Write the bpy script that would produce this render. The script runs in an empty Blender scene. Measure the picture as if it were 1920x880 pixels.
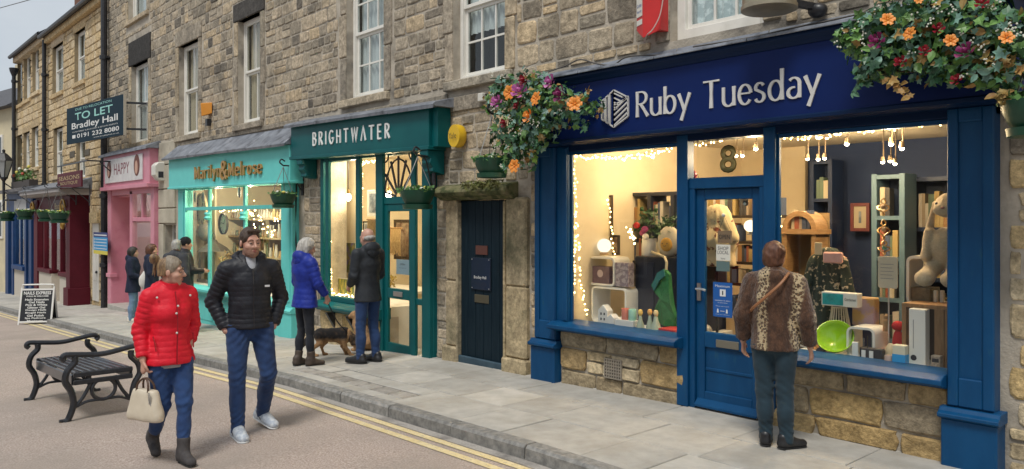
import bpy, bmesh, math, random
import numpy as np
from mathutils import Vector, Matrix
scene = bpy.context.scene
COL = scene.collection
R_ = math.radians
rng = random.Random(7)

# ---------------------------------------------------------------- camera
CAM = (0.0, -5.92, 1.73); YAW = R_(47.8); FPX = 1443.0; HOR = 410.0
cd = bpy.data.cameras.new("camera"); cam = bpy.data.objects.new("camera", cd); COL.objects.link(cam)
cam.location = CAM; cam.rotation_euler = (R_(90), R_(0.0), YAW)
cd.sensor_width = 36.0; cd.lens = FPX / 1920 * 36; cd.shift_y = -(440 - HOR) / 1920; cd.clip_end = 500; cd.clip_start = .05
scene.camera = cam
# ---------------------------------------------------------------- sky, sun, exposure
SUN_EL, SUN_AZ = R_(60), R_(205)         # azimuth measured like the sky texture: direction the light comes from
w = bpy.data.worlds.new("World"); scene.world = w; w.use_nodes = True
nt = w.node_tree; nt.nodes.clear()
out = nt.nodes.new("ShaderNodeOutputWorld"); bg = nt.nodes.new("ShaderNodeBackground"); bg.inputs[1].default_value = 0.055
sky = nt.nodes.new("ShaderNodeTexSky"); sky.sky_type = 'NISHITA'; sky.sun_disc = False
sky.sun_elevation = SUN_EL; sky.sun_rotation = R_(150); sky.dust_density = 2.0; sky.air_density = 1.0
tc = nt.nodes.new("ShaderNodeTexCoord"); mp = nt.nodes.new("ShaderNodeMapping"); mp.inputs['Scale'].default_value = (1.0, 1.0, 2.6)
nz = nt.nodes.new("ShaderNodeTexNoise"); nz.inputs['Scale'].default_value = 2.2; nz.inputs['Detail'].default_value = 6; nz.inputs['Roughness'].default_value = .55
rp = nt.nodes.new("ShaderNodeValToRGB"); rp.color_ramp.elements[0].position = .35; rp.color_ramp.elements[1].position = .68
rp.color_ramp.elements[0].color = (5.6, 6.3, 7.1, 1); rp.color_ramp.elements[1].color = (7.9, 8.3, 8.6, 1)
mx = nt.nodes.new("ShaderNodeMix"); mx.data_type = 'RGBA'; mx.inputs[0].default_value = .86
L = nt.links.new
L(tc.outputs['Generated'], mp.inputs[0]); L(mp.outputs[0], nz.inputs[0]); L(nz.outputs[0], rp.inputs[0])
L(sky.outputs[0], mx.inputs[6]); L(rp.outputs[0], mx.inputs[7]); L(mx.outputs[2], bg.inputs[0]); L(bg.outputs[0], out.inputs[0])
sd = bpy.data.lights.new("sun", 'SUN'); sd.energy = 1.5; sd.angle = R_(17); sd.color = (1, .965, .90)
sun = bpy.data.objects.new("sun", sd); COL.objects.link(sun)
az = R_(-62)                                # light arrives from over the photographer's side of the street
sun_dir = Vector((math.cos(az) * math.cos(SUN_EL), math.sin(az) * math.cos(SUN_EL), math.sin(SUN_EL)))
sun.rotation_euler = sun_dir.to_track_quat('Z', 'Y').to_euler()
sky.sun_rotation = math.atan2(sun_dir.x, sun_dir.y)
scene.view_settings.view_transform = 'Standard'; scene.view_settings.look = 'None'
scene.view_settings.exposure = 0.78; scene.view_settings.gamma = 1.0
scene.view_settings.use_curve_mapping = False
try:
    scene.cycles.max_bounces = 8; scene.cycles.transparent_max_bounces = 16; scene.cycles.sample_clamp_indirect = 4.0
    scene.cycles.use_denoising = True; scene.cycles.caustics_reflective = False; scene.cycles.caustics_refractive = False
except Exception: pass

# ---------------------------------------------------------------- measuring helpers (pixel of the photo -> metres on a real plane)
_F = (-math.sin(YAW), math.cos(YAW)); _Rt = (math.cos(YAW), math.sin(YAW))
def _ray(px, py): return (_F[0]*FPX + _Rt[0]*(px-960), _F[1]*FPX + _Rt[1]*(px-960), HOR-py)
def P(px, py, y=0.0):
    d = _ray(px, py); t = (y-CAM[1])/d[1]; return d[0]*t, CAM[2]+d[2]*t
def gz(x):                                  # the pavement falls away down the street
    d = max(0.0, -4.2-x)
    return -(.02*d if d < 4 else .08+.05*(d-4) if d < 8 else .28+.04*(d-8))
def G(px, py, off=0.0):
    z = 0.0
    for _ in range(25):
        d = _ray(px, py); t = (z+off-CAM[2])/d[2]; x = d[0]*t; z = gz(x)
    return Vector((x, CAM[1]+d[1]*t, z+off))
def proj(x, y, z):
    dx, dy, dz = x-CAM[0], y-CAM[1], z-CAM[2]
    dep = dx*_F[0]+dy*_F[1]
    if dep < .1: return (9999, 9999, dep)
    return (960+FPX*(dx*_Rt[0]+dy*_Rt[1])/dep, HOR-FPX*dz/dep, dep)
def rect(px0, py0, px1, py1, y):            # the rectangle on plane y that spans those pixels
    xm = (px0+px1)/2
    return P(px0, py0, y)[0], P(px1, py0, y)[0], P(xm, py1, y)[1], P(xm, py0, y)[1]

# ---------------------------------------------------------------- materials
def hx(r, g, b):
    f = lambda v: (v/255/12.92 if v/255 <= .04045 else ((v/255+.055)/1.055)**2.4)
    return (f(r), f(g), f(b))
_M = {}
def mat(name, c1, c2=None, scale=8.0, rough=.6, bump=0.0, bscale=None, metal=0.0, coat=0.0, detail=4.0, space='pos', sheen=0.0, stretch=(1,1,1), lo=.35, hi=.65, spec=.5, c3=None, s3=1.5, l3=(.5,.75), emit=None, estr=0.0, trans=0.0, rnd=0.0):
    if name in _M: return _M[name]
    m = bpy.data.materials.new(name); m.use_nodes = True; n = m.node_tree.nodes; l = m.node_tree.links.new
    b = n['Principled BSDF']; b.inputs['Roughness'].default_value = rough; b.inputs['Metallic'].default_value = metal
    b.inputs['Base Color'].default_value = (*c1, 1); b.inputs['Coat Weight'].default_value = coat; b.inputs['Sheen Weight'].default_value = sheen
    b.inputs['Specular IOR Level'].default_value = spec; b.inputs['Transmission Weight'].default_value = trans
    if emit: b.inputs['Emission Color'].default_value = (*emit, 1); b.inputs['Emission Strength'].default_value = estr
    m.diffuse_color = (*c1, 1)
    vec = None
    def v():
        nonlocal vec
        if vec is None:
            if space == 'pos': g = n.new('ShaderNodeNewGeometry'); o = g.outputs['Position']
            else: g = n.new('ShaderNodeTexCoord'); o = g.outputs['Object']
            k = n.new('ShaderNodeMapping'); k.inputs['Scale'].default_value = stretch; l(o, k.inputs[0]); vec = k.outputs[0]
        return vec
    def noise(s, d=detail):
        t = n.new('ShaderNodeTexNoise'); t.inputs['Scale'].default_value = s; t.inputs['Detail'].default_value = d; t.inputs['Roughness'].default_value = .6; l(v(), t.inputs[0]); return t.outputs[0]
    colo = None
    if c2:
        rm = n.new('ShaderNodeMapRange'); rm.inputs[1].default_value = lo; rm.inputs[2].default_value = hi; l(noise(scale), rm.inputs[0])
        mm = n.new('ShaderNodeMix'); mm.data_type = 'RGBA'; mm.inputs[6].default_value = (*c1, 1); mm.inputs[7].default_value = (*c2, 1); l(rm.outputs[0], mm.inputs[0]); colo = mm.outputs[2]
        if c3:
            r3 = n.new('ShaderNodeMapRange'); r3.inputs[1].default_value = l3[0]; r3.inputs[2].default_value = l3[1]; l(noise(s3), r3.inputs[0])
            m3 = n.new('ShaderNodeMix'); m3.data_type = 'RGBA'; m3.inputs[7].default_value = (*c3, 1); l(r3.outputs[0], m3.inputs[0]); l(colo, m3.inputs[6]); colo = m3.outputs[2]
    if rnd:
        oi = n.new('ShaderNodeObjectInfo'); gg = n.new('ShaderNodeNewGeometry'); ad = n.new('ShaderNodeMath'); ad.operation = 'ADD'; l(oi.outputs['Random'], ad.inputs[0]); l(gg.outputs['Random Per Island'], ad.inputs[1])
        fr = n.new('ShaderNodeMath'); fr.operation = 'FRACT'; l(ad.outputs[0], fr.inputs[0])
        mr = n.new('ShaderNodeMapRange'); mr.inputs[3].default_value = 1-rnd; mr.inputs[4].default_value = 1+rnd; l(fr.outputs[0], mr.inputs[0])
        hs = n.new('ShaderNodeHueSaturation'); l(mr.outputs[0], hs.inputs['Value'])
        if colo: l(colo, hs.inputs['Color'])
        else: hs.inputs['Color'].default_value = (*c1, 1)
        colo = hs.outputs[0]
    if colo: l(colo, b.inputs['Base Color'])
    if bump:
        bp = n.new('ShaderNodeBump'); bp.inputs['Strength'].default_value = min(1, bump); bp.inputs['Distance'].default_value = .01*max(1, bump); l(noise(bscale or scale*3, 6), bp.inputs['Height']); l(bp.outputs[0], b.inputs['Normal'])
    _M[name] = m; return m
def emis(name, c, s):
    if name in _M: return _M[name]
    m = bpy.data.materials.new(name); m.use_nodes = True; n = m.node_tree.nodes; n.clear()
    e = n.new('ShaderNodeEmission'); e.inputs[0].default_value = (*c, 1); e.inputs[1].default_value = s; o = n.new('ShaderNodeOutputMaterial'); m.node_tree.links.new(e.outputs[0], o.inputs[0]); _M[name] = m; return m
def glass(name, tint=(1,1,1), refl=1.0, rough=0.0, wav=0.0):
    if name in _M: return _M[name]
    m = bpy.data.materials.new(name); m.use_nodes = True; n = m.node_tree.nodes; n.clear(); l = m.node_tree.links.new
    t = n.new('ShaderNodeBsdfTransparent'); t.inputs[0].default_value = (*tint, 1); g = n.new('ShaderNodeBsdfGlossy'); g.inputs['Roughness'].default_value = rough
    f = n.new('ShaderNodeFresnel'); gb = n.new('ShaderNodeNewGeometry'); mi = n.new('ShaderNodeMath'); mi.operation = 'MULTIPLY_ADD'; mi.inputs[1].default_value = 1/1.5-1.5; mi.inputs[2].default_value = 1.5; l(gb.outputs['Backfacing'], mi.inputs[0]); l(mi.outputs[0], f.inputs[0]); k = n.new('ShaderNodeMath'); k.operation = 'MULTIPLY'; k.inputs[1].default_value = refl; k.use_clamp = True
    x = n.new('ShaderNodeMixShader'); o = n.new('ShaderNodeOutputMaterial')
    if wav:
        q = n.new('ShaderNodeTexNoise'); q.inputs['Scale'].default_value = 2.5; bp = n.new('ShaderNodeBump'); bp.inputs['Strength'].default_value = wav; bp.inputs['Distance'].default_value = .02; gp = n.new('ShaderNodeNewGeometry'); l(gp.outputs['Position'], q.inputs[0]); l(q.outputs[0], bp.inputs['Height']); l(bp.outputs[0], g.inputs['Normal'])
    l(f.outputs[0], k.inputs[0]); l(k.outputs[0], x.inputs[0]); l(t.outputs[0], x.inputs[1]); l(g.outputs[0], x.inputs[2]); l(x.outputs[0], o.inputs[0]); _M[name] = m; return m
def stone_mat(name, cols, grime=(.05,.048,.043), gl=(.52,.78), bump=.8, gs=1.6, sat=.88):
    """coloured per stone: object / island random picks from the ramp, fine noise and grime patches on top"""
    if name in _M: return _M[name]
    m = bpy.data.materials.new(name); m.use_nodes = True; n = m.node_tree.nodes; l = m.node_tree.links.new
    b = n['Principled BSDF']; b.inputs['Roughness'].default_value = .9; b.inputs['Specular IOR Level'].default_value = .25
    oi = n.new('ShaderNodeObjectInfo'); gg = n.new('ShaderNodeNewGeometry'); ad = n.new('ShaderNodeMath'); ad.operation = 'ADD'; l(oi.outputs['Random'], ad.inputs[0]); l(gg.outputs['Random Per Island'], ad.inputs[1])
    fr = n.new('ShaderNodeMath'); fr.operation = 'FRACT'; l(ad.outputs[0], fr.inputs[0])
    rp = n.new('ShaderNodeValToRGB'); cr = rp.color_ramp
    while len(cr.elements) < len(cols): cr.elements.new(.5)
    for i, c in enumerate(cols): cr.elements[i].position = i/(len(cols)-1); cr.elements[i].color = (*c, 1)
    l(fr.outputs[0], rp.inputs[0])
    def noise(s, d=5, r=.6):
        t = n.new('ShaderNodeTexNoise'); t.inputs['Scale'].default_value = s; t.inputs['Detail'].default_value = d; t.inputs['Roughness'].default_value = r; l(gg.outputs['Position'], t.inputs[0]); return t.outputs[0]
    v = n.new('ShaderNodeMapRange'); v.inputs[1].default_value = .3; v.inputs[2].default_value = .7; v.inputs[3].default_value = .5; v.inputs[4].default_value = 1.4; l(noise(24, 7, .75), v.inputs[0])
    v2 = n.new('ShaderNodeMapRange'); v2.inputs[1].default_value = .36; v2.inputs[2].default_value = .64; v2.inputs[3].default_value = .76; v2.inputs[4].default_value = 1.18; l(noise(9, 4, .6), v2.inputs[0])
    vm = n.new('ShaderNodeMath'); vm.operation = 'MULTIPLY'; l(v.outputs[0], vm.inputs[0]); l(v2.outputs[0], vm.inputs[1])
    h = n.new('ShaderNodeHueSaturation'); l(vm.outputs[0], h.inputs['Value']); h.inputs['Saturation'].default_value = sat; l(rp.outputs[0], h.inputs['Color'])
    q = n.new('ShaderNodeMapRange'); q.inputs[1].default_value = gl[0]; q.inputs[2].default_value = gl[1]; q.inputs[4].default_value = .85; l(noise(gs, 7, .68), q.inputs[0])
    mm = n.new('ShaderNodeMix'); mm.data_type = 'RGBA'; l(q.outputs[0], mm.inputs[0]); l(h.outputs[0], mm.inputs[6]); mm.inputs[7].default_value = (*grime, 1)
    l(mm.outputs[2], b.inputs['Base Color'])
    bp = n.new('ShaderNodeBump'); bp.inputs['Strength'].default_value = bump; bp.inputs['Distance'].default_value = .02; l(noise(26, 8, .65), bp.inputs['Height']); l(bp.outputs[0], b.inputs['Normal'])
    _M[name] = m; return m

# ---------------------------------------------------------------- object helpers
def link(name, me, m=None, parent=None):
    o = bpy.data.objects.new(name, me); COL.objects.link(o)
    if m is not None and not me.materials: me.materials.append(m)
    if parent is not None:
        o.parent = parent
    return o
def tag(o, label=None, cat=None, group=None, kind=None):
    if label: o['label'] = label
    if cat: o['category'] = cat
    if group: o['group'] = group
    if kind: o['kind'] = kind
    return o
def thing(name, label, cat, loc=(0,0,0), rz=0.0, group=None):
    o = bpy.data.objects.new(name, None); COL.objects.link(o); o.location = loc; o.rotation_euler = (0,0,rz); o.empty_display_size = .1
    return tag(o, label, cat, group)
def copy_tree(o, parent=None):
    c = o.copy(); COL.objects.link(c)
    if parent is not None: c.parent = parent
    for ch in list(o.children): copy_tree(ch, c)
    return c
class MB:
    """collects simple solids, builds ONE mesh object. World coordinates unless the parent is placed (then local=True)."""
    def __init__(s): s.v = []; s.f = []
    def add(s, vs, fs):
        k = len(s.v); s.v += [tuple(p) for p in vs]; s.f += [tuple(i+k for i in q) for q in fs]; return s
    def box(s, x0, x1, y0, y1, z0, z1):
        if x0 > x1: x0, x1 = x1, x0
        if y0 > y1: y0, y1 = y1, y0
        if z0 > z1: z0, z1 = z1, z0
        return s.add([(x0,y0,z0),(x1,y0,z0),(x1,y1,z0),(x0,y1,z0),(x0,y0,z1),(x1,y0,z1),(x1,y1,z1),(x0,y1,z1)],
                     [(3,2,1,0),(4,5,6,7),(0,1,5,4),(1,2,6,5),(2,3,7,6),(3,0,4,7)])
    def prism_x(s, prof, x0, x1):             # prof: (y,z) polygon extruded along x
        n = len(prof); vs = [(x0,y,z) for y,z in prof]+[(x1,y,z) for y,z in prof]
        return s.add(vs, [tuple(range(n)), tuple(range(2*n-1, n-1, -1))]+[(i, i+n, (i+1)%n+n, (i+1)%n) for i in range(n)])
    def prism_y(s, prof, y0, y1):             # prof: (x,z) polygon, anticlockwise seen from -y, extruded along y
        n = len(prof); vs = [(x,y0,z) for x,z in prof]+[(x,y1,z) for x,z in prof]
        return s.add(vs, [tuple(range(n)), tuple(range(2*n-1, n-1, -1))]+[((i+1)%n, i, i+n, (i+1)%n+n) for i in range(n)])
    def prism_z(s, prof, z0, z1):
        n = len(prof); vs = [(x,y,z0) for x,y in prof]+[(x,y,z1) for x,y in prof]
        return s.add(vs, [tuple(range(n-1,-1,-1)), tuple(range(n, 2*n))]+[(i, (i+1)%n, (i+1)%n+n, i+n) for i in range(n)])
    def bar(s, a, b, w, d=None, up=(0,0,1)):
        a, b = Vector(a), Vector(b); t = (b-a).normalized(); u = Vector(up); sx = t.cross(u)
        if sx.length < 1e-4: sx = t.cross(Vector((1,0,0)))
        sx.normalize(); sy = sx.cross(t); d = d or w; vs = []
        for p in (a, b):
            for i, j in ((-1,-1),(1,-1),(1,1),(-1,1)): vs.append(p+sx*(w/2*i)+sy*(d/2*j))
        return s.add(vs, [(3,2,1,0),(4,5,6,7),(0,1,5,4),(1,2,6,5),(2,3,7,6),(3,0,4,7)])
    def tube(s, pts, r, n=8, closed=False, cap=True):
        pts = [Vector(p) for p in pts]; m = len(pts); rr = r if isinstance(r, (list, tuple)) else [r]*m
        k = len(s.v); up = None
        for i, p in enumerate(pts):
            if closed: t = pts[(i+1)%m]-pts[i-1]
            else: t = pts[min(i+1, m-1)]-pts[max(i-1, 0)]
            t.normalize()
            if up is None:
                up = Vector((0,0,1)) if abs(t.z) < .9 else Vector((1,0,0))
            sx = t.cross(up); sx.normalize(); up = sx.cross(t)
            for j in range(n):
                a = 2*math.pi*j/n; s.v.append(tuple(p+(sx*math.cos(a)+up*math.sin(a))*rr[i]))
        for i in range(m if closed else m-1):
            for j in range(n):
                a, b = k+i*n, k+((i+1)%m)*n; s.f.append((a+j, a+(j+1)%n, b+(j+1)%n, b+j))
        if cap and not closed: s.f.append(tuple(k+j for j in range(n-1,-1,-1))); s.f.append(tuple(k+(m-1)*n+j for j in range(n)))
        return s
    def lathe(s, prof, c=(0,0,0), n=20, axis='z', cap=True):
        k = len(s.v); m = len(prof)
        for r, h in prof:
            for j in range(n):
                a = 2*math.pi*j/n; ca, sa = r*math.cos(a), r*math.sin(a)
                p = (ca, sa, h) if axis == 'z' else (ca, -h, sa) if axis == 'y' else (h, ca, sa)
                s.v.append((c[0]+p[0], c[1]+p[1], c[2]+p[2]))
        for i in range(m-1):
            for j in range(n): a, b = k+i*n, k+(i+1)*n; s.f.append((a+j, a+(j+1)%n, b+(j+1)%n, b+j))
        if cap:
            if prof[0][0] > 1e-4: s.f.append(tuple(k+j for j in range(n-1,-1,-1)))
            if prof[-1][0] > 1e-4 and not (m == 2 and prof[0][0] < 1e-4): s.f.append(tuple(k+(m-1)*n+j for j in range(n)))
        return s
    def sphere(s, c, r, n=12, m=8):
        rx, ry, rz = r if isinstance(r, (tuple, list)) else (r, r, r)
        k = len(s.v); s.v.append((c[0], c[1], c[2]-rz))
        for i in range(1, m):
            t = math.pi*i/m
            for j in range(n): a = 2*math.pi*j/n; s.v.append((c[0]+rx*math.sin(t)*math.cos(a), c[1]+ry*math.sin(t)*math.sin(a), c[2]-rz*math.cos(t)))
        s.v.append((c[0], c[1], c[2]+rz)); e = len(s.v)-1
        for j in range(n): s.f.append((k, k+1+(j+1)%n, k+1+j)); s.f.append((e, e-n+j, e-n+(j+1)%n))
        for i in range(m-2):
            for j in range(n): a, b = k+1+i*n, k+1+(i+1)*n; s.f.append((a+j, a+(j+1)%n, b+(j+1)%n, b+j))
        return s
    def xf(s, M, k0=0):
        for i in range(k0, len(s.v)): s.v[i] = tuple(M @ Vector(s.v[i]))
        return s
    def build(s, name, m=None, parent=None, smooth=False, bevel=0.0, local=False, seg=1, angle=35):
        me = bpy.data.meshes.new(name); me.from_pydata(s.v, [], s.f); me.update()
        if smooth:
            me.polygons.foreach_set('use_smooth', [True]*len(me.polygons))
            try: me.set_sharp_from_angle(angle=R_(angle))
            except Exception: pass
        o = link(name, me, m, parent)
        if parent is not None and not local and parent.type == 'EMPTY':
            o.matrix_parent_inverse = Matrix.Translation(-Vector(parent.location))
        if bevel:
            b = o.modifiers.new('bevel', 'BEVEL'); b.width = bevel; b.segments = seg; b.limit_method = 'ANGLE'; b.angle_limit = R_(40)
            b.harden_normals = False
        return o
def rbox(x0, x1, y0, y1, z0, z1): return MB().box(x0, x1, y0, y1, z0, z1)
def area(name, loc, size, energy, col, rot=(0,0,0)):
    d = bpy.data.lights.new(name, 'AREA'); d.size = size; d.energy = energy; d.color = col
    o = bpy.data.objects.new(name, d); COL.objects.link(o); o.location = loc; o.rotation_euler = rot; return o
def point(name, loc, energy, col, r=.04):
    d = bpy.data.lights.new(name, 'POINT'); d.shadow_soft_size = r; d.energy = energy; d.color = col
    o = bpy.data.objects.new(name, d); COL.objects.link(o); o.location = loc; return o

# ---------------------------------------------------------------- lettering
def text_obj(s, x0, x1, z0, z1, y, m, parent, name='lettering', extrude=.002, slope=0.0, bold=0.0, local=False, res=3):
    """printed lettering from the built-in font, fitted to the rectangle, facing -y (slope: rise per metre of run)"""
    cu = bpy.data.curves.new('lettering', 'FONT'); cu.body = s; cu.size = 1; cu.extrude = .0; cu.offset = bold; cu.resolution_u = res; cu.align_x = 'LEFT'
    t = bpy.data.objects.new('lettering_tmp', cu); COL.objects.link(t)
    dg = bpy.context.evaluated_depsgraph_get(); me = bpy.data.meshes.new_from_object(t.evaluated_get(dg)); bpy.data.objects.remove(t); bpy.data.curves.remove(cu)
    n = len(me.vertices); a = np.empty(n*3, np.float32); me.vertices.foreach_get('co', a); a = a.reshape(-1, 3)
    lo, hi = a.min(0), a.max(0); q = np.empty_like(a)
    q[:,0] = x0+(a[:,0]-lo[0])/(hi[0]-lo[0])*(x1-x0); q[:,2] = z0+(a[:,1]-lo[1])/(hi[1]-lo[1])*(z1-z0)+(q[:,0]-x0)*slope; q[:,1] = y
    me.vertices.foreach_set('co', q.ravel()); me.update(); me.name = name
    o = link(name, me, m, parent)
    if parent is not None and not local and parent.type == 'EMPTY': o.matrix_parent_inverse = Matrix.Translation(-Vector(parent.location))
    if extrude:
        so = o.modifiers.new('solid', 'SOLIDIFY'); so.thickness = extrude; so.offset = 0
    return o
def arc(cx, cy, rx, ry, a0, a1, n=14):
    return [(cx+rx*math.cos(R_(a0+(a1-a0)*i/n)), cy+ry*math.sin(R_(a0+(a1-a0)*i/n))) for i in range(n+1)]
def _glyphs():
    X = .68
    g = {}
    g['R'] = (.56, [[(.06,0),(.06,1)], [(.06,.97),(.2,.97)]+arc(.24,.735,.23,.235,90,-90)+[(.06,.5)], [(.22,.5),(.54,0)]])
    g['u'] = (.52, [[(.06,X),(.06,.24)]+arc(.25,.22,.19,.22,180,310)+[(.44,.12)], [(.45,X),(.45,0)]])
    g['b'] = (.54, [[(.06,0),(.06,1.04)], arc(.27,.33,.21,.33,175,-175,22)])
    g['y'] = (.5, [[(.02,X),(.27,.03)], [(.48,X),(.13,-.32)]])
    g['T'] = (.66, [[(.02,.97),(.64,.97)], [(.33,.97),(.33,0)]])
    g['e'] = (.5, [[(.05,.37),(.44,.37)], arc(.26,.33,.21,.34,6,325,22)])
    g['s'] = (.4, [arc(.2,.5,.14,.16,25,200,10)+arc(.2,.18,.15,.17,70,-160,12)])
    g['d'] = (.56, [[(.48,0),(.48,1.04)], arc(.27,.33,.21,.33,5,355,22)])
    g['a'] = (.5, [arc(.24,.46,.18,.21,140,10,10)+[(.42,.3),(.42,0)], arc(.23,.18,.18,.18,75,350,18)])
    g['B'] = (.56, [[(.06,0),(.06,1)], [(.06,.97)]+arc(.26,.745,.2,.225,90,-90)+[(.06,.52)], [(.24,.52)]+arc(.28,.27,.23,.25,90,-90)+[(.06,.02)]])
    g['I'] = (.16, [[(.08,0),(.08,1)]])
    g['G'] = (.66, [arc(.34,.5,.3,.48,45,350,24)+[(.6,.42),(.4,.42)]])
    g['H'] = (.6, [[(.06,0),(.06,1)], [(.54,0),(.54,1)], [(.06,.5),(.54,.5)]])
    g['W'] = (.86, [[(.03,1),(.23,.02),(.43,.95),(.63,.02),(.83,1)]])
    g['A'] = (.62, [[(.03,0),(.31,.98),(.59,0)]])
    g['E'] = (.5, [[(.06,0),(.06,1)], [(.06,.97),(.46,.97)], [(.06,.5),(.42,.5)], [(.06,.03),(.46,.03)]])
    g['M'] = (.78, [[(.07,0),(.07,1)], [(.07,1),(.39,.1)], [(.39,.1),(.71,1)], [(.71,1),(.71,0)]])
    g['l'] = (.2, [[(.1,0),(.1,1.04)]])
    g['i'] = (.2, [[(.1,0),(.1,X)]]); g['.'] = (.2, [[(.1,.86),(.1,.95)]])
    g['n'] = (.52, [[(.06,0),(.06,X)], arc(.26,.44,.2,.24,170,0)+[(.46,0)]])
    g['r'] = (.36, [[(.06,0),(.06,X)], arc(.26,.44,.2,.22,170,50)])
    g['o'] = (.52, [arc(.26,.34,.2,.33,0,360,22)])
    g['&'] = (.66, [arc(.3,.78,.15,.2,-60,240,18)+[(.62,.02)], [(.42,.62)]+[(.18,.48)]+arc(.28,.26,.22,.25,120,345,16)+[(.6,.5)]])
    return g
GLY = _glyphs()
def stroke_text(s, x0, x1, z0, z1, y, depth, m, parent, thick, thin, flare=0.0, serif=0.0, gap=.12, space=.4, slope=0.0, name='lettering', skew_last=None):
    """raised sign lettering: each letter a stroked mesh with real depth; z0..z1 is baseline to cap height"""
    adv = 0; pos = []
    for ch in s:
        if ch == ' ': adv += space; continue
        pos += [(ch, adv)]+([('.', adv)] if ch == 'i' else []); adv += GLY[ch][0]+gap
    adv -= gap; kx = (x1-x0)/adv; kz = z1-z0; obs = []
    for ch, a in pos:
        mb = MB(); yo = 0.0
        strokes = [list(q) for q in GLY[ch][1]]
        if serif and ch != '.':
            extra = []
            for q in strokes:
                for e, f in ((q[0], q[1]), (q[-1], q[-2])):
                    if abs(e[0]-f[0]) < .03 and abs(e[1]-f[1]) > .2: extra.append([(e[0]-serif, e[1]+(.0)), (e[0]+serif, e[1])])
            strokes += extra
        for q in strokes:
            pts = [(x0+(a+px)*kx, z0+pz*kz) for px, pz in q]; n = len(pts); fr, bk = [], []
            for i, (px, pz) in enumerate(pts):
                d0 = (pts[i][0]-pts[i-1][0], pts[i][1]-pts[i-1][1]) if i else None
                d1 = (pts[i+1][0]-pts[i][0], pts[i+1][1]-pts[i][1]) if i < n-1 else None
                nrm = lambda d: (d[0]/max(1e-9, math.hypot(*d)), d[1]/max(1e-9, math.hypot(*d)))
                if d0 and d1:
                    u0, u1 = nrm(d0), nrm(d1); t = (u0[0]+u1[0], u0[1]+u1[1]); t = nrm(t); c = max(.35, t[0]*u0[0]+t[1]*u0[1])
                else: t = nrm(d1 or d0); c = 1
                wdt = thin+(thick-thin)*abs(t[1])**1.3
                if flare and n == 2: wdt *= 1+flare
                e = min(wdt/c, wdt*1.8)/2; nx, nz = -t[1]*e, t[0]*e; zz = (px-x0)*slope
                fr.append(((px+nx, pz+nz+zz), (px-nx, pz-nz+zz)))
            if n == 2 and flare:   # waist the straight strokes
                (a0, b0), (a1, b1) = fr; mid = lambda p, r, f: ((p[0]+r[0])/2, (p[1]+r[1])/2)
                ma, mb_ = mid(a0, a1, 0), mid(b0, b1, 0); cx, cz = (ma[0]+mb_[0])/2, (ma[1]+mb_[1])/2; kf = 1/(1+flare*1.6)
                fr = [fr[0], ((cx+(ma[0]-cx)*kf, cz+(ma[1]-cz)*kf), (cx+(mb_[0]-cx)*kf, cz+(mb_[1]-cz)*kf)), fr[1]]; n = 3
            vs = []
            for l_, r_ in fr: vs += [(l_[0], y-yo, l_[1]), (r_[0], y-yo, r_[1]), (l_[0], y+depth, l_[1]), (r_[0], y+depth, r_[1])]
            fs = []
            for i in range(n-1):
                p, q2 = 4*i, 4*(i+1); fs += [(p, p+1, q2+1, q2), (p+2, q2+2, q2+3, p+3), (p, q2, q2+2, p+2), (p+1, p+3, q2+3, q2+1)]
            fs += [(0, 2, 3, 1), (4*n-4, 4*n-3, 4*n-1, 4*n-2)]
            mb.add(vs, fs); yo += .0009
        obs.append(mb.build(name, m, parent))
    for o in obs:
        bm = bmesh.new(); bm.from_mesh(o.data); bmesh.ops.recalc_face_normals(bm, faces=bm.faces); bm.to_mesh(o.data); bm.free()
    return obs
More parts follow.
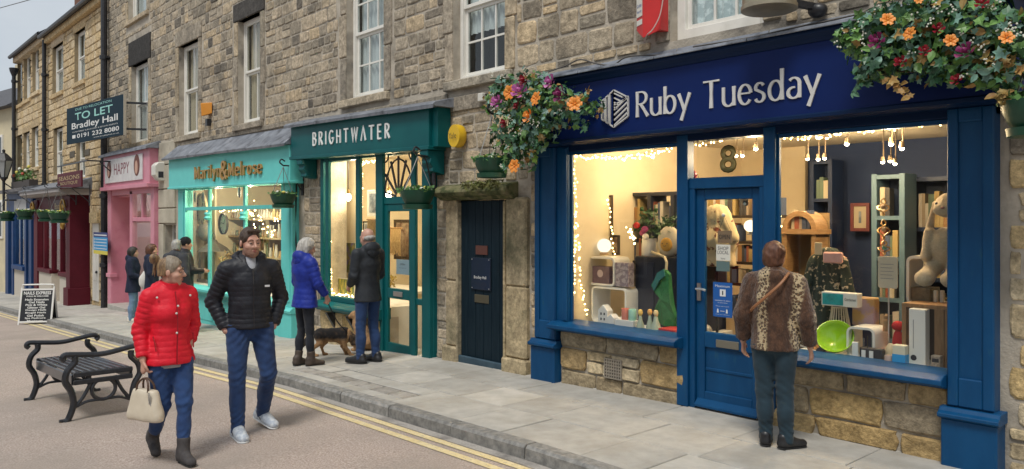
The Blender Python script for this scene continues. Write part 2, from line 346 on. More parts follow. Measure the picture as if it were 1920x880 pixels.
# ================================================================ soft bodies: smooth-union solids on a grid, meshed by surface nets
def _n3(X, Y, Z, f, seed=0.0):
    s = seed
    return (np.sin(f*X+1.7*np.sin(f*.6*Y+s)+s)*np.sin(f*Y*1.1+1.3*np.sin(f*.7*Z+2*s)+1.3)*np.sin(f*Z*.9+1.9*np.sin(f*.5*X+s*3)+.5))
class SDF:
    def __init__(s, lo, hi, h):
        s.lo = np.array(lo, np.float32); s.h = h; s.n = np.ceil((np.array(hi)-np.array(lo))/h).astype(int)+1
        s.D = np.full(s.n, .2, np.float32); s.M = None; s.rs = 1.0
        s.ax = [s.lo[i]+h*np.arange(s.n[i], dtype=np.float32) for i in range(3)]
    def _pt(s, p):
        p = Vector(p); return np.array(s.M @ p if s.M else p, np.float32)
    def _blk(s, lo, hi):
        i0 = np.clip(np.floor((lo-s.lo)/s.h).astype(int), 0, s.n); i1 = np.clip(np.ceil((hi-s.lo)/s.h).astype(int)+1, 0, s.n)
        if np.any(i1 <= i0): return None
        sl = tuple(slice(a, b) for a, b in zip(i0, i1))
        return sl, s.ax[0][sl[0]][:,None,None], s.ax[1][sl[1]][None,:,None], s.ax[2][sl[2]][None,None,:]
    def _mix(s, sl, d, k, sub):
        A = s.D[sl]
        if sub: d = -d; h = np.clip(.5-.5*(A-d)/k, 0, 1); s.D[sl] = A*(1-h)+d*h+k*h*(1-h)
        else: h = np.clip(.5+.5*(A-d)/k, 0, 1); s.D[sl] = A*(1-h)+d*h-k*h*(1-h)
    def cone(s, a, b, ra, rb=None, k=.02, flat=None, sub=False, rib=None, off=0.0):
        """tapered capsule a-b; flat=(axis, factor) squashes the section along axis; rib=(spacing, depth) quilts it"""
        rb = ra if rb is None else rb; ra, rb, k = ra*s.rs, rb*s.rs, k*s.rs; a, b = s._pt(a), s._pt(b); m = max(ra, rb)*1.15+k+.03
        q = s._blk(np.minimum(a, b)-m, np.maximum(a, b)+m)
        if q is None: return s
        sl, X, Y, Z = q; ab = b-a; L2 = float(ab@ab)+1e-9; ln = L2**.5
        x, y, z = X-a[0], Y-a[1], Z-a[2]; t = np.clip((x*ab[0]+y*ab[1]+z*ab[2])/L2, 0, 1)
        x, y, z = x-t*ab[0], y-t*ab[1], z-t*ab[2]; sc = 1.0
        if flat:
            n = np.array(flat[0], np.float32)
            if s.M: n = np.array(s.M.to_3x3() @ Vector(flat[0]), np.float32)
            n /= np.linalg.norm(n); e = x*n[0]+y*n[1]+z*n[2]; g = 1/flat[1]-1; x, y, z = x+e*n[0]*g, y+e*n[1]*g, z+e*n[2]*g; sc = min(1.0, flat[1])
        r = ra+(rb-ra)*t
        if rib: u = np.abs(np.sin(np.pi*(t*ln+off)/rib[0])); r = r-rib[1]*(1-u)**2*1.0
        s._mix(sl, (np.sqrt(x*x+y*y+z*z)-r)*(.5+.5*sc), k, sub); return s
    def ell(s, c, r, k=.02, sub=False, rot=None):
        c = s._pt(c); r = np.array(r, np.float32); R = Matrix.Identity(3)
        if s.M: R = s.M.to_3x3(); q_ = R.col[0].length; R = R*(1/q_); r = r*q_; k = k*q_
        if rot is not None: R = R @ rot
        m = float(r.max())+k+.03; q = s._blk(c-m, c+m)
        if q is None: return s
        sl, X, Y, Z = q; x, y, z = X-c[0], Y-c[1], Z-c[2]
        Ri = np.array(R.transposed(), np.float32)
        u = [(Ri[i,0]*x+Ri[i,1]*y+Ri[i,2]*z)/r[i] for i in range(3)]
        k0 = np.sqrt(u[0]**2+u[1]**2+u[2]**2)+1e-6; k1 = np.sqrt(sum((u[i]/r[i])**2 for i in range(3)))+1e-6
        s._mix(sl, np.where(k0 < .02, -float(r.min()), k0*(k0-1)/k1), k, sub); return s
    def cut(s, n, d, k=.01, box=None):
        """keep the side where n.p < d (inside optional box)"""
        n = np.array(n, np.float32); lo, hi = (s.lo, s.lo+s.h*s.n) if box is None else (np.array(box[0]), np.array(box[1]))
        q = s._blk(lo, hi)
        if q is None: return s
        sl, X, Y, Z = q; dd = X*n[0]+Y*n[1]+Z*n[2]-d; A = s.D[sl]; h = np.clip(.5-.5*(A-dd)/k, 0, 1); s.D[sl] = A*(1-h)+dd*h+k*h*(1-h); return s
    def noise(s, f, amp, seed=0.0, box=None):
        lo, hi = (s.lo, s.lo+s.h*s.n) if box is None else (np.array(box[0]), np.array(box[1])); q = s._blk(lo, hi)
        if q is None: return s
        sl, X, Y, Z = q; s.D[sl] += (amp*_n3(X, Y, Z, f, seed)).astype(np.float32); return s
    def fold(s, centre, n, spacing, amp, rad):
        """creases across direction n that fade out with distance from centre"""
        c = s._pt(centre); q = s._blk(c-rad*1.6, c+rad*1.6)
        if q is None: return s
        sl, X, Y, Z = q; x, y, z = X-c[0], Y-c[1], Z-c[2]; f = np.exp(-(x*x+y*y+z*z)/(rad*rad)); w_ = x*n[0]+y*n[1]+z*n[2]+.02*np.sin(9*x/rad*.3+7*y)
        s.D[sl] += amp*f*np.sin(2*np.pi*w_/spacing); return s
    def build(s, name, m, parent, smooth=True, subtle=1):
        D = s.D; S = D < 0; nx, ny, nz = s.n
        c = [S[i:nx-1+i, j:ny-1+j, k:nz-1+k] for i in (0,1) for j in (0,1) for k in (0,1)]
        cnt = sum(q.astype(np.int8) for q in c); act = (cnt > 0) & (cnt < 8); I = np.argwhere(act); N = len(I)
        if N == 0: return None
        idx = -np.ones(act.shape, np.int32); idx[act] = np.arange(N)
        cor = np.array([(i,j,k) for i in (0,1) for j in (0,1) for k in (0,1)]); V = np.stack([D[I[:,0]+o[0], I[:,1]+o[1], I[:,2]+o[2]] for o in cor], 1)
        acc = np.zeros((N,3), np.float32); num = np.zeros(N, np.float32)
        for a in range(8):
            for b in range(a+1, 8):
                df = cor[b]-cor[a]
                if abs(df).sum() != 1: continue
                va, vb = V[:,a], V[:,b]; x = (va < 0) != (vb < 0); t = np.where(x, va/np.where(x, va-vb, 1), 0)
                acc += np.where(x[:,None], cor[a]+t[:,None]*df, 0); num += x
        P3 = s.lo+s.h*(I+acc/num[:,None]); F = []
        for ax in range(3):
            a1, a2 = (ax+1)%3, (ax+2)%3; sl0 = [slice(None)]*3; sl1 = [slice(None)]*3; sl0[ax] = slice(0,-1); sl1[ax] = slice(1,None)
            e = S[tuple(sl0)] != S[tuple(sl1)]; E = np.argwhere(e); E = E[(E[:,a1] > 0) & (E[:,a2] > 0) & (E[:,a1] < s.n[a1]-1) & (E[:,a2] < s.n[a2]-1)]
            if not len(E): continue
            ins = S[E[:,0], E[:,1], E[:,2]]
            def cell(d1, d2): q = E.copy(); q[:,a1] -= d1; q[:,a2] -= d2; return idx[q[:,0], q[:,1], q[:,2]]
            Q = np.stack([cell(1,1), cell(0,1), cell(0,0), cell(1,0)], 1); Q[~ins] = Q[~ins][:, ::-1]; F.append(Q)
        F = np.concatenate(F); F = F[(F >= 0).all(1)]
        # one relaxing pass
        if subtle:
            nb = np.zeros_like(P3); w_ = np.zeros(N, np.float32)
            for a in range(4):
                b = (a+1) % 4; np.add.at(nb, F[:,a], P3[F[:,b]]); np.add.at(nb, F[:,b], P3[F[:,a]]); np.add.at(w_, F[:,a], 1); np.add.at(w_, F[:,b], 1)
            P3 = P3*.55+.45*nb/np.maximum(w_, 1)[:,None]
        me = bpy.data.meshes.new(name); me.vertices.add(N); me.vertices.foreach_set('co', P3.astype(np.float32).ravel())
        nf = len(F); me.loops.add(4*nf); me.loops.foreach_set('vertex_index', F.astype(np.int32).ravel()); me.polygons.add(nf); me.polygons.foreach_set('loop_start', np.arange(0, 4*nf, 4, dtype=np.int32))
        try: me.polygons.foreach_set('loop_total', np.full(nf, 4, np.int32))
        except Exception: pass
        me.update(calc_edges=True)
        if smooth: me.polygons.foreach_set('use_smooth', [True]*nf)
        return link(name, me, m, parent)
# ================================================================ materials of the place
ASPH = mat('asphalt', (.25,.195,.168), (.55,.465,.41), scale=70, rough=.9, bump=.7, bscale=120, detail=7, lo=.33, hi=.67, c3=(.30,.26,.225), s3=.9, l3=(.42,.75), spec=.2)
FLAG = mat('flagstone', (.345,.33,.295), (.465,.445,.405), scale=5.5, rough=.85, bump=.45, bscale=70, detail=8, lo=.3, hi=.7, c3=(.33,.305,.26), s3=1.6, l3=(.5,.75), rnd=.11, spec=.3)
FLAGJ = mat('flag_joint', (.13,.125,.11), (.24,.225,.20), scale=14, rough=.95, bump=.4)
KERB = mat('kerb_granite', (.15,.148,.14), (.29,.28,.26), scale=18, rough=.7, bump=.3, bscale=70, detail=8, rnd=.15)
SETT = mat('worn_sett', (.26,.24,.21), (.36,.335,.30), scale=12, rough=.85, bump=.4, rnd=.12)
YEL = mat('line_paint', (.60,.48,.24), (.66,.56,.34), scale=14, rough=.75, bump=.2, bscale=120, c3=(.30,.26,.2), s3=45, l3=(.56,.70), detail=7)
MORT = mat('mortar', (.50,.445,.365), (.38,.335,.27), scale=5, rough=.95, bump=.8, bscale=40, detail=8, c3=(.07,.065,.06), s3=1.4, l3=(.52,.75))
MORT_Y = mat('mortar_sand', (.36,.28,.17), (.26,.20,.12), scale=4, rough=.95, bump=.8, bscale=40, detail=8)
ST_MAIN = stone_mat('rubble_stone', [(.148,.128,.102),(.444,.368,.264),(.296,.252,.186),(.547,.436,.295),(.369,.314,.228),(.531,.402,.240),(.488,.402,.282),(.237,.204,.156)], gl=(.5,.8))
ST_RUBY = stone_mat('rubble_stone_warm', [(.422,.343,.231),(.174,.151,.118),(.568,.444,.279),(.350,.289,.207),(.496,.403,.272),(.612,.444,.237),(.437,.363,.255),(.276,.235,.172)], gl=(.52,.82))
ST_SAND = stone_mat('sandstone_ashlar', [(.627,.485,.294),(.549,.407,.225),(.686,.553,.363),(.470,.359,.216),(.647,.485,.265),(.588,.475,.333)], gl=(.62,.9), grime=(.14,.11,.075), sat=1.0)
ST_PALE = stone_mat('pale_stone', [(.610,.494,.306),(.516,.414,.262),(.704,.586,.393),(.540,.380,.164),(.446,.380,.273)], gl=(.6,.85), grime=(.16,.13,.095), sat=1.0)
ST_BASE = stone_mat('plinth_stone', [(.279,.246,.189),(.465,.312,.126),(.326,.285,.220),(.512,.357,.157),(.302,.262,.194),(.384,.301,.183)], gl=(.58,.85), bump=1.0, sat=1.0)
DRESS = stone_mat('dressed_stone', [(.330,.284,.218),(.441,.365,.263),(.551,.425,.257),(.386,.338,.257)], gl=(.46,.75), gs=1.1, bump=.5)
DARKDRESS = stone_mat('sooty_stone', [(.045,.042,.04),(.07,.065,.06),(.10,.09,.08)], gl=(.5,.75))
LEAD = mat('lead_sheet', (.17,.185,.215), (.30,.32,.36), scale=4, rough=.5, bump=.5, bscale=14, metal=.35, detail=6, c3=(.10,.105,.12), s3=6, l3=(.5,.7))
WHITE = mat('white_paint', (.78,.76,.70), (.66,.64,.58), scale=6, rough=.45, lo=.45, hi=.8, bump=.05)
BLACKM = mat('black_metal', (.012,.013,.016), (.03,.03,.034), scale=20, rough=.4, bump=.08)
SLATE = mat('roof_slate', (.05,.052,.06), (.09,.09,.1), scale=8, rough=.75, bump=.5, rnd=.2)
BRICK = mat('brick_red', (.24,.10,.06), (.16,.075,.05), scale=10, rough=.9, bump=.5, rnd=.3)
WGLASS = glass('window_glass', (.93,.96,.96), .9, wav=.10)
SGLASS = glass('shop_glass', (.97,.98,.97), .55); GGLASS = glass('gallery_glass', (.97,.98,.97), .35)
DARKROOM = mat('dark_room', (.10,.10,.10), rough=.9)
CURT = mat('net_curtain', (.70,.72,.70), (.50,.52,.52), scale=7, rough=.9, stretch=(6,1,.4))
CURT_W = mat('warm_curtain', (.66,.54,.38), (.48,.38,.26), scale=7, rough=.9, stretch=(6,1,.3))

# ================================================================ ground
XS = [30, 8, 2, -2, -4.2] + [-4.2-.5*i for i in range(1, 17)] + [-14, -17, -20, -24, -28, -34, -40, -48, -60, -90]
KY = -1.92                                   # kerb face
def strip(name, ya, yb, dz, m, x_lo=-90, x_hi=30, kind='structure', parent=None):
    mb = MB(); xs = [x for x in XS if x_lo <= x <= x_hi]
    vs = [(x, y, gz(x)+dz) for x in xs for y in (ya, yb)]
    mb.add(vs, [(2*i, 2*i+1, 2*i+3, 2*i+2)[::-1] for i in range(len(xs)-1)])
    o = mb.build(name, m, parent, smooth=True)
    if kind: o['kind'] = kind
    return o
road = strip('road', -40, KY+.02, -.105, ASPH)
pav = strip('pavement', KY+.14, .6, -.014, FLAGJ)
ground = MB(); ground.add([(-300,-300,-5),(300,-300,-5),(300,300,-5),(-300,300,-5)], [(0,1,2,3)]); tag(ground.build('ground', ASPH), kind='structure')
# flagstones (every one a slab of its own)
def slab(name, x0, x1, y0, y1, h, m, parent, bev=.006, jit=.004, sink=0.0):
    g = lambda: rng.uniform(-jit, jit)
    c = [(x0+g(), y0+g()), (x1+g(), y0+g()), (x1+g(), y1+g()), (x0+g(), y1+g())]; t = rng.uniform(-.003, .002)-sink
    vs = [(x, y, gz(x)-h) for x, y in c]+[(x, y, gz(x)+t-bev) for x, y in c]
    cx, cy = (x0+x1)/2, (y0+y1)/2; k = bev
    vs += [(x+(k if x < cx else -k), y+(k if y < cy else -k), gz(x)+t) for x, y in c]
    fs = [(0,1,5,4),(1,2,6,5),(2,3,7,6),(3,0,4,7),(4,5,9,8),(5,6,10,9),(6,7,11,10),(7,4,8,11),(8,9,10,11)]
    return MB().add(vs, fs).build(name, m, parent)
rows = [(KY+.15, -1.16), (-1.15, -.56), (-.55, .03), (.04, .5)]
sett_zone = (-8.75, -6.35)
for ri, (ya, yb) in enumerate(rows):
    x = 1.2+rng.uniform(0, .4)
    while x > -38:
        L_ = rng.uniform(.45, .95)*(1.0 if x > -20 else 1.35); x0 = x-L_
        if not (ri == 0 and x0 < sett_zone[1] and x > sett_zone[0]):
            slab('flagstone', x0, x-.011, ya, yb, .05, FLAG, pav)
        elif x > sett_zone[1]: slab('flagstone', sett_zone[1]+.01, x-.011, ya, yb, .05, FLAG, pav)
        x = x0
        if ri == 0 and sett_zone[0] < x < sett_zone[1]: x = sett_zone[0]
# the patch of old setts let into the front row of flags
zx = sett_zone[1]
slab('flagstone', sett_zone[0]+.01, sett_zone[1], -1.38, -1.16, .05, FLAG, pav)
while zx > sett_zone[0]+.1:
    wq = rng.uniform(.25, .36)
    slab('sett', zx-wq, zx-.03, -1.60, -1.40, .05, SETT, pav, bev=.02, jit=.014, sink=.004)
    slab('flagstone', zx-wq, zx-.012, KY+.15, -1.62, .05, FLAG, pav); zx -= wq
kerb = strip('kerb', KY+.005, KY+.145, -.10, FLAGJ)
x = 1.5
while x > -38:
    L_ = rng.uniform(.8, 1.05); j = rng.uniform(-.006, .006)
    x0, x1 = x-L_, x-.012
    vs = []
    for xx in (x0, x1):
        zt = gz(xx)+.004; vs += [(xx, KY+j, zt-.16), (xx, KY+j+.006, zt-.022), (xx, KY+j+.026, zt), (xx, KY+.14, zt), (xx, KY+.14, zt-.16)]
    MB().add(vs, [(0,5,6,1),(1,6,7,2),(2,7,8,3),(3,8,9,4),(0,1,2,3,4),(9,8,7,6,5)]).build('kerbstone', KERB, kerb)
    x = x0
gut = strip('gutter', KY-.10, KY, -.1005, mat('gutter_asphalt', (.30,.275,.25), (.42,.39,.35), scale=60, rough=.8, bump=.3, bscale=120, c3=(.12,.11,.1), s3=2, l3=(.5,.7)))
for ya in (KY-.19, KY-.335): strip('yellow_line', ya, ya+.075, -.0995, YEL, x_hi=8)

# ================================================================ stonework
def stone_templates(seed, asp, n=6):
    r = random.Random(seed); out = []
    for _ in range(n):
        ring = []; per = [(-.5,-.5),(0,-.5),(.5,-.5),(.5,0),(.5,.5),(0,.5),(-.5,.5),(-.5,0)]
        ring = []
        for i, (px, pz) in enumerate(per):
            corner = abs(px) == .5 and abs(pz) == .5
            if corner:
                k = .10
                a = (px-math.copysign(k/asp, px)*r.uniform(.5,1.7), pz+r.uniform(-.05,.03)*math.copysign(1,pz)); b_ = (px+r.uniform(-.04,.02)*math.copysign(1,px), pz-math.copysign(k, pz)*r.uniform(.5,1.8))
                pr = per[i-1]
                ring += [a, b_] if abs(pr[1]) == .5 and pr[0] == 0 else [b_, a]
            else: ring.append((px*(1+r.uniform(-.05,.03)), pz*(1+r.uniform(-.07,.03))))
        n_ = len(ring); ins = .055
        vs = [(x, .3, z) for x, z in ring]+[(x, -.55, z) for x, z in ring]
        vs += [(x*(1-2*ins/asp**.5)+r.uniform(-.01,.01), -1+r.uniform(-.15,.1), z*(1-2.6*ins)+r.uniform(-.01,.01)) for x, z in ring]
        vs += [(r.uniform(-.1,.1), -1.02+r.uniform(-.12,.12), r.uniform(-.1,.1))]
        fs = []
        for i in range(n_):
            j = (i+1) % n_; fs += [(i, j, n_+j, n_+i), (n_+i, n_+j, 2*n_+j, 2*n_+i), (2*n_+i, 2*n_+j, 3*n_)]
        me = bpy.data.meshes.new('stone'); me.from_pydata(vs, [], fs)
        me.update()
        out.append((me, vs, fs))
    return out
TEMPL = {1: stone_templates(1, 1.0), 2: stone_templates(2, 1.7), 3: stone_templates(3, 2.6)}
_stone_me = {}
def stone_piece(parent, x0, x1, z0, z1, y, d, m, name='stone'):
    asp = (x1-x0)/(z1-z0); k = 1 if asp < 1.3 else 2 if asp < 2.2 else 3; i = rng.randrange(6)
    key = (k, i, m.name)
    if key not in _stone_me:
        me = TEMPL[k][i][0].copy(); me.materials.append(m); _stone_me[key] = me
    o = bpy.data.objects.new(name, _stone_me[key]); COL.objects.link(o); o.parent = parent
    o.location = ((x0+x1)/2, y, (z0+z1)/2); o.scale = (x1-x0, d, z1-z0); o.rotation_euler = (0, rng.uniform(-.012,.012), 0)
    if parent.type == 'EMPTY': o.matrix_parent_inverse = Matrix.Translation(-Vector(parent.location))
    return o
def stones_mass(parent, rects, y, dr, m, name='stones'):
    mb = MB()
    for x0, x1, z0, z1 in rects:
        asp = (x1-x0)/(z1-z0); k = 1 if asp < 1.3 else 2 if asp < 2.2 else 3; _, vs, fs = TEMPL[k][rng.randrange(6)]; d = rng.uniform(*dr)
        cx, cz = (x0+x1)/2, (z0+z1)/2
        mb.add([(cx+a*(x1-x0), y+b*d, cz+c*(z1-z0)) for a, b, c in vs], fs)
    if mb.v:
        o = mb.build(name, m, parent); o['kind'] = 'stuff'
def rubble(x0, x1, z0, z1, holes, ch=(.15,.26), wr=(1.0,2.2), gap=.022, split=.18):
    rects = []; z = z0
    while z < z1-.05:
        h = min(rng.uniform(*ch), z1-z); zt = z+h
        x = x0-rng.uniform(0, .2)
        while x < x1:
            wq = h*rng.uniform(*wr); cell = [x, min(x+wq, x1), z, zt]; x += wq
            cell[0] = max(cell[0], x0)
            if cell[1]-cell[0] < .06: continue
            cells = [cell]
            if h > .2 and rng.random() < split:
                zm = z+h*rng.uniform(.4,.6); cells = [[cell[0], cell[1], z, zm], [cell[0], cell[1], zm, zt]]
            for c in cells:
                ok = True
                for hx0, hx1, hz0, hz1 in holes:
                    if c[0] < hx1 and c[1] > hx0 and c[2] < hz1 and c[3] > hz0:
                        opts = [(c[0], min(c[1],hx0), c[2], c[3]), (max(c[0],hx1), c[1], c[2], c[3]), (c[0], c[1], c[2], min(c[3],hz0)), (c[0], c[1], max(c[2],hz1), c[3])]
                        opts = [q for q in opts if q[1]-q[0] > .07 and q[3]-q[2] > .06]
                        if not opts: ok = False; break
                        c = list(max(opts, key=lambda q: (q[1]-q[0])*(q[3]-q[2])))
                if ok:
                    g = gap/2; jj = lambda: rng.uniform(0, gap*.45)
                    rects.append((c[0]+g-jj()*.3, c[1]-g+jj()*.3, c[2]+g-jj()*.3, c[3]-g+jj()*.3))
        z = zt
    return rects
def place_stones(parent, rects, y, m, limit, dr=(.014,.03), block=()):
    """the stones that show largest become parts, the rest one mass"""
    sc = []
    for r_ in rects:
        cx, cz = (r_[0]+r_[1])/2, (r_[2]+r_[3])/2; px, py, dep = proj(cx, y, cz)
        vis = -15 < px < 1935 and -15 < py < 895 and not any(b[0] < cx < b[1] and b[2] < cz < b[3] for b in block)
        sc.append(((r_[1]-r_[0])*(r_[3]-r_[2])/max(dep,.1)**2*abs(CAM[1]-y)/max(dep,.1) if vis else 0, r_))
    sc.sort(key=lambda t: -t[0]); keep = [r_ for s_, r_ in sc[:limit] if s_ > 0]; rest = [r_ for s_, r_ in sc[len(keep):]]
    for r_ in keep: stone_piece(parent, *r_, y, rng.uniform(*dr), m if not callable(m) else m(r_))
    if callable(m):
        groups = {}
        for r_ in rest: groups.setdefault(m(r_).name, []).append(r_)
        for k_, g_ in groups.items(): stones_mass(parent, g_, y, dr, _M[k_])
    else: stones_mass(parent, rest, y, dr, m)
def wall_with_holes(parent, x0, x1, z0, z1, y, holes, m, depth=.34, name='wall'):
    xs = sorted({x0, x1, *[min(max(v, x0), x1) for h in holes for v in h[:2]]}); zs = sorted({z0, z1, *[min(max(v, z0), z1) for h in holes for v in h[2:4]]})
    mb = MB()
    for a, b in zip(xs, xs[1:]):
        for c, d in zip(zs, zs[1:]):
            cx, cz = (a+b)/2, (c+d)/2
            if any(h[0] < cx < h[1] and h[2] < cz < h[3] for h in holes): continue
            mb.add([(a,y,c),(b,y,c),(b,y,d),(a,y,d)], [(0,1,2,3)])
    for h in holes:
        a, b, c, d = max(h[0],x0), min(h[1],x1), max(h[2],z0), min(h[3],z1); yb = y+(h[4] if len(h) > 4 else depth)
        mb.add([(a,y,c),(a,yb,c),(a,yb,d),(a,y,d)], [(0,3,2,1)]); mb.add([(b,y,c),(b,yb,c),(b,yb,d),(b,y,d)], [(0,1,2,3)])
        mb.add([(a,y,d),(b,y,d),(b,yb,d),(a,yb,d)], [(0,3,2,1)]); mb.add([(a,y,c),(b,y,c),(b,yb,c),(a,yb,c)], [(0,1,2,3)])
    return mb.build(name, m, parent)

def window(parent, x0, x1, z0, z1, y, cols=2, rows_=(1,1), curtain=CURT, rail=True, fw=.055, curt_z=None, warm=False, name='window', boxdepth=.6, splits=None):
    """sash window: frame is the part; panes, bars, curtain and sill are its pieces"""
    mb = MB(); mb.box(x0, x0+fw, y, y+.09, z0, z1); mb.box(x1-fw, x1, y, y+.09, z0, z1); mb.box(x0+fw, x1-fw, y, y+.09, z1-fw, z1); mb.box(x0+fw, x1-fw, y-.003, y+.09, z0, z0+fw*1.3)
    o = mb.build(name, WHITE, parent, bevel=.004)
    a, b = x0+fw, x1-fw; zm = (z0+z1)/2
    sashes = [(z0+fw*1.3, zm, .02, rows_[0]), (zm, z1-fw, -.012, rows_[1])] if rail else [(z0+fw*1.3, z1-fw, .01, rows_[0])]
    for si, (c, d, dy, nr) in enumerate(sashes):
        s = MB(); st = .045; yy = y+.03+dy
        s.box(a, a+st, yy, yy+.035, c, d); s.box(b-st, b, yy, yy+.035, c, d); s.box(a+st, b-st, yy, yy+.035, c, c+st); s.box(a+st, b-st, yy, yy+.035, d-st*.9, d)
        so = s.build('sash', WHITE, o, bevel=.003)
        bb = MB(); us = [a+st+(b-a-2*st)*f for f in (splits or [i/cols for i in range(1, cols)])]; vs = [c+st+(d-c-2*st)*i/nr for i in range(1, nr)]
        xs = [a+st, *us, b-st]; zs = [c+st, *vs, d-st*.9]
        for u in us: bb.box(u-.012, u+.012, yy+.004, yy+.03, c+st, d-st*.9)
        for v_ in vs: bb.box(a+st, b-st, yy+.006, yy+.028, v_-.012, v_+.012)
        if bb.v: bb.build('glazing_bar', WHITE, o)
        for p, q in zip(xs, xs[1:]):
            for r_, t in zip(zs, zs[1:]): MB().box(p, q, yy+.014, yy+.018, r_, t).build('pane', WGLASS, o)
    if curtain:
        cb = MB(); n = 40; zt, zb = z1-fw, (curt_z if curt_z is not None else z0+fw); yc = y+.12
        vs = []
        for i in range(n+1):
            u = a+(b-a)*i/n; dy = .018*math.sin(i*1.3)+.012*math.sin(i*2.9+1)
            vs += [(u, yc+dy, zb), (u, yc+dy*.6, zt)]
        cb.add(vs, [(2*i, 2*i+2, 2*i+3, 2*i+1) for i in range(n)]); cb.build('curtain', curtain, o, smooth=True, angle=180)
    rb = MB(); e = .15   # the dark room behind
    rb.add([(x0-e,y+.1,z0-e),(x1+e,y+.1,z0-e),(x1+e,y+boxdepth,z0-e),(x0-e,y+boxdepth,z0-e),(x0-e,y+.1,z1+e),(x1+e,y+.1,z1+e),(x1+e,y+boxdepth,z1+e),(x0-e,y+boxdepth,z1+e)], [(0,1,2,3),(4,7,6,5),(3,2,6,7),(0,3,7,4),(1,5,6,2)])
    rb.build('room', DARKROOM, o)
    return o
def surround(parent, x0, x1, z0, z1, y, jw=.2, lh=.3, sh=.14, mj=None, ml=None, ms=None, jn=3, proud=.028):
    """dressed stones round an opening: lintel, jamb stones, sill; pieces of the building"""
    for side, (a, b) in (('l', (x0-jw, x0)), ('r', (x1, x1+jw))):
        zz = z0
        for i in range(jn):
            h = (z1-z0)/jn; ww = jw*(1.0 if i % 2 else .82)
            aa, bb = (b-ww, b) if side == 'l' else (a, a+ww)
            MB().box(aa, bb-.004 if side == 'l' else bb, y-proud+rng.uniform(0,.006), y+.12, zz+.006, zz+h-.006).build('jamb_stone', (mj or DRESS), parent, bevel=.012)
            zz += h
    MB().box(x0-jw*.9, x1+jw*.9, y-proud-.004, y+.13, z1, z1+lh).build('lintel', ml or DRESS, parent, bevel=.012)
    if sh: MB().box(x0-jw*.7, x1+jw*.7, y-proud-.045, y+.14, z0-sh, z0-.002).build('sill', ms or DRESS, parent, bevel=.012)

# ---------------------------------------------------------------- the Ruby building and the long grey building
WY = .12                                    # face of the bare wall
SPLIT = -7.86
def wrect(px0, py0, px1, py1, y=WY+.12):
    a = P(px0, py0, y)[0]; b = P(px1, py0, WY)[0]; xm = (px0+px1)/2
    return a, b, P(xm, py1, y)[1], P(xm, py0, y)[1]
SW = {}
SW['w1'] = wrect(256, 121, 279, 269); SW['w2'] = wrect(346, 84, 373, 255); SW['w3'] = wrect(458, 36, 489, 233)
a, b, c, _ = wrect(663, 60, 721, 184); zr = P(692, 60, WY+.12)[1]; SW['w4'] = (a, b, c, 2*zr-c)
a, b, c, _ = wrect(864, 60, 948, 147); zr = P(906, 6, WY+.12)[1]; SW['w5'] = (a, b, c, 2*zr-c)
a, b, c, _ = wrect(1271, 60, 1432, 66); SW['w6'] = (a, b, c, c+1.55)
a, b, c, _ = wrect(250, 20, 276, 36); SW['w0'] = (a, b, c, c+1.6)
TOPZ = 7.6
shop_open = {'ruby': (-6.12, -1.70, -.2, 3.12), 'bw': (-11.02, -8.12, -.4, 2.72), 'door2': (-7.66, -6.70, -.3, 2.0), 'mm': (-17.6, -12.0, -.6, 2.95),
             'pink': (-22.9, -19.02, -1.2, 3.4)}
ruby_b = thing('stone_building', 'warm rubble stone building above the blue bookshop front and the dark plank door', 'building', (-3.3, .12, 0))
long_b = thing('stone_building', 'long grey rubble stone building rising over the turquoise, teal and pink shops', 'building', (-15.5, .12, -.4))
hr = [shop_open['ruby'], shop_open['door2'], SW['w5'], SW['w6']]
hl = [shop_open['bw'], shop_open['mm'], shop_open['pink'], SW['w1'], SW['w2'], SW['w3'], SW['w4'], SW['w0']]
gdoor = (-18.65, -17.95, -.55, 1.58); hl.append(gdoor)
wall_with_holes(ruby_b, SPLIT, 2.2, -.5, TOPZ, WY, [h+(.14,) if h in (SW['w5'], SW['w6']) else h for h in hr], MORT)
wall_with_holes(long_b, -23.42, SPLIT, -1.4, 9.6, WY, [h+(.14,) if h in (SW['w0'],SW['w1'],SW['w2'],SW['w3'],SW['w4']) else h for h in hl], MORT)
grow = lambda h, l, r, b, t: (h[0]-l, h[1]+r, h[2]-b, h[3]+t)
# Ruby building stones: upper wall, the strip at the right edge, the piers beside the plank door
hs = [grow(SW['w5'], .2, .2, .16, .3), grow(SW['w6'], .22, .2, .14, .3), grow(shop_open['door2'], .24, .36, 0, .17), (-6.2, -1.62, -.3, 3.36)]
rects = rubble(SPLIT, 2.2, -.4, 5.4, hs, ch=(.17,.27), wr=(.9,1.9), gap=.03)
mfun = lambda r_: ST_PALE if (r_[0] > -1.75 and r_[3] < 2.3) else ST_RUBY
place_stones(ruby_b, rects, WY, mfun, 290, dr=(.006,.020))
hs2 = [grow(SW['w1'], .22, .2, .16, .75), grow(SW['w2'], .22, .2, .16, .3), grow(SW['w3'], .26, .2, .16, .36), grow(SW['w4'], .26, .24, .16, .3), grow(SW['w0'], .2, .2, .3, .3),
       (-17.9, -11.8, -1, 3.4), (-11.86, SPLIT+.0, 2.6, 3.36), grow(shop_open['bw'], .06, .0, 0, 0), (-23.1, -17.9, -1.4, 3.55)]
rects2 = rubble(-23.40, SPLIT, -.8, 7.8, hs2, ch=(.13,.25), wr=(.8,2.1), gap=.025, split=.3)
place_stones(long_b, rects2, WY, ST_MAIN, 292, dr=(.005,.018))
for k, v in SW.items():
    pb = ruby_b if k in ('w5', 'w6') else long_b
    surround(pb, *v, WY, jw=.2, lh=.34 if k != 'w1' else .62, sh=.12 if k != 'w6' else 0, mj=DRESS, ml=DARKDRESS if k in ('w1','w3') else DRESS, jn=3)
window(long_b, *SW['w0'], WY+.11, cols=1, curtain=CURT)
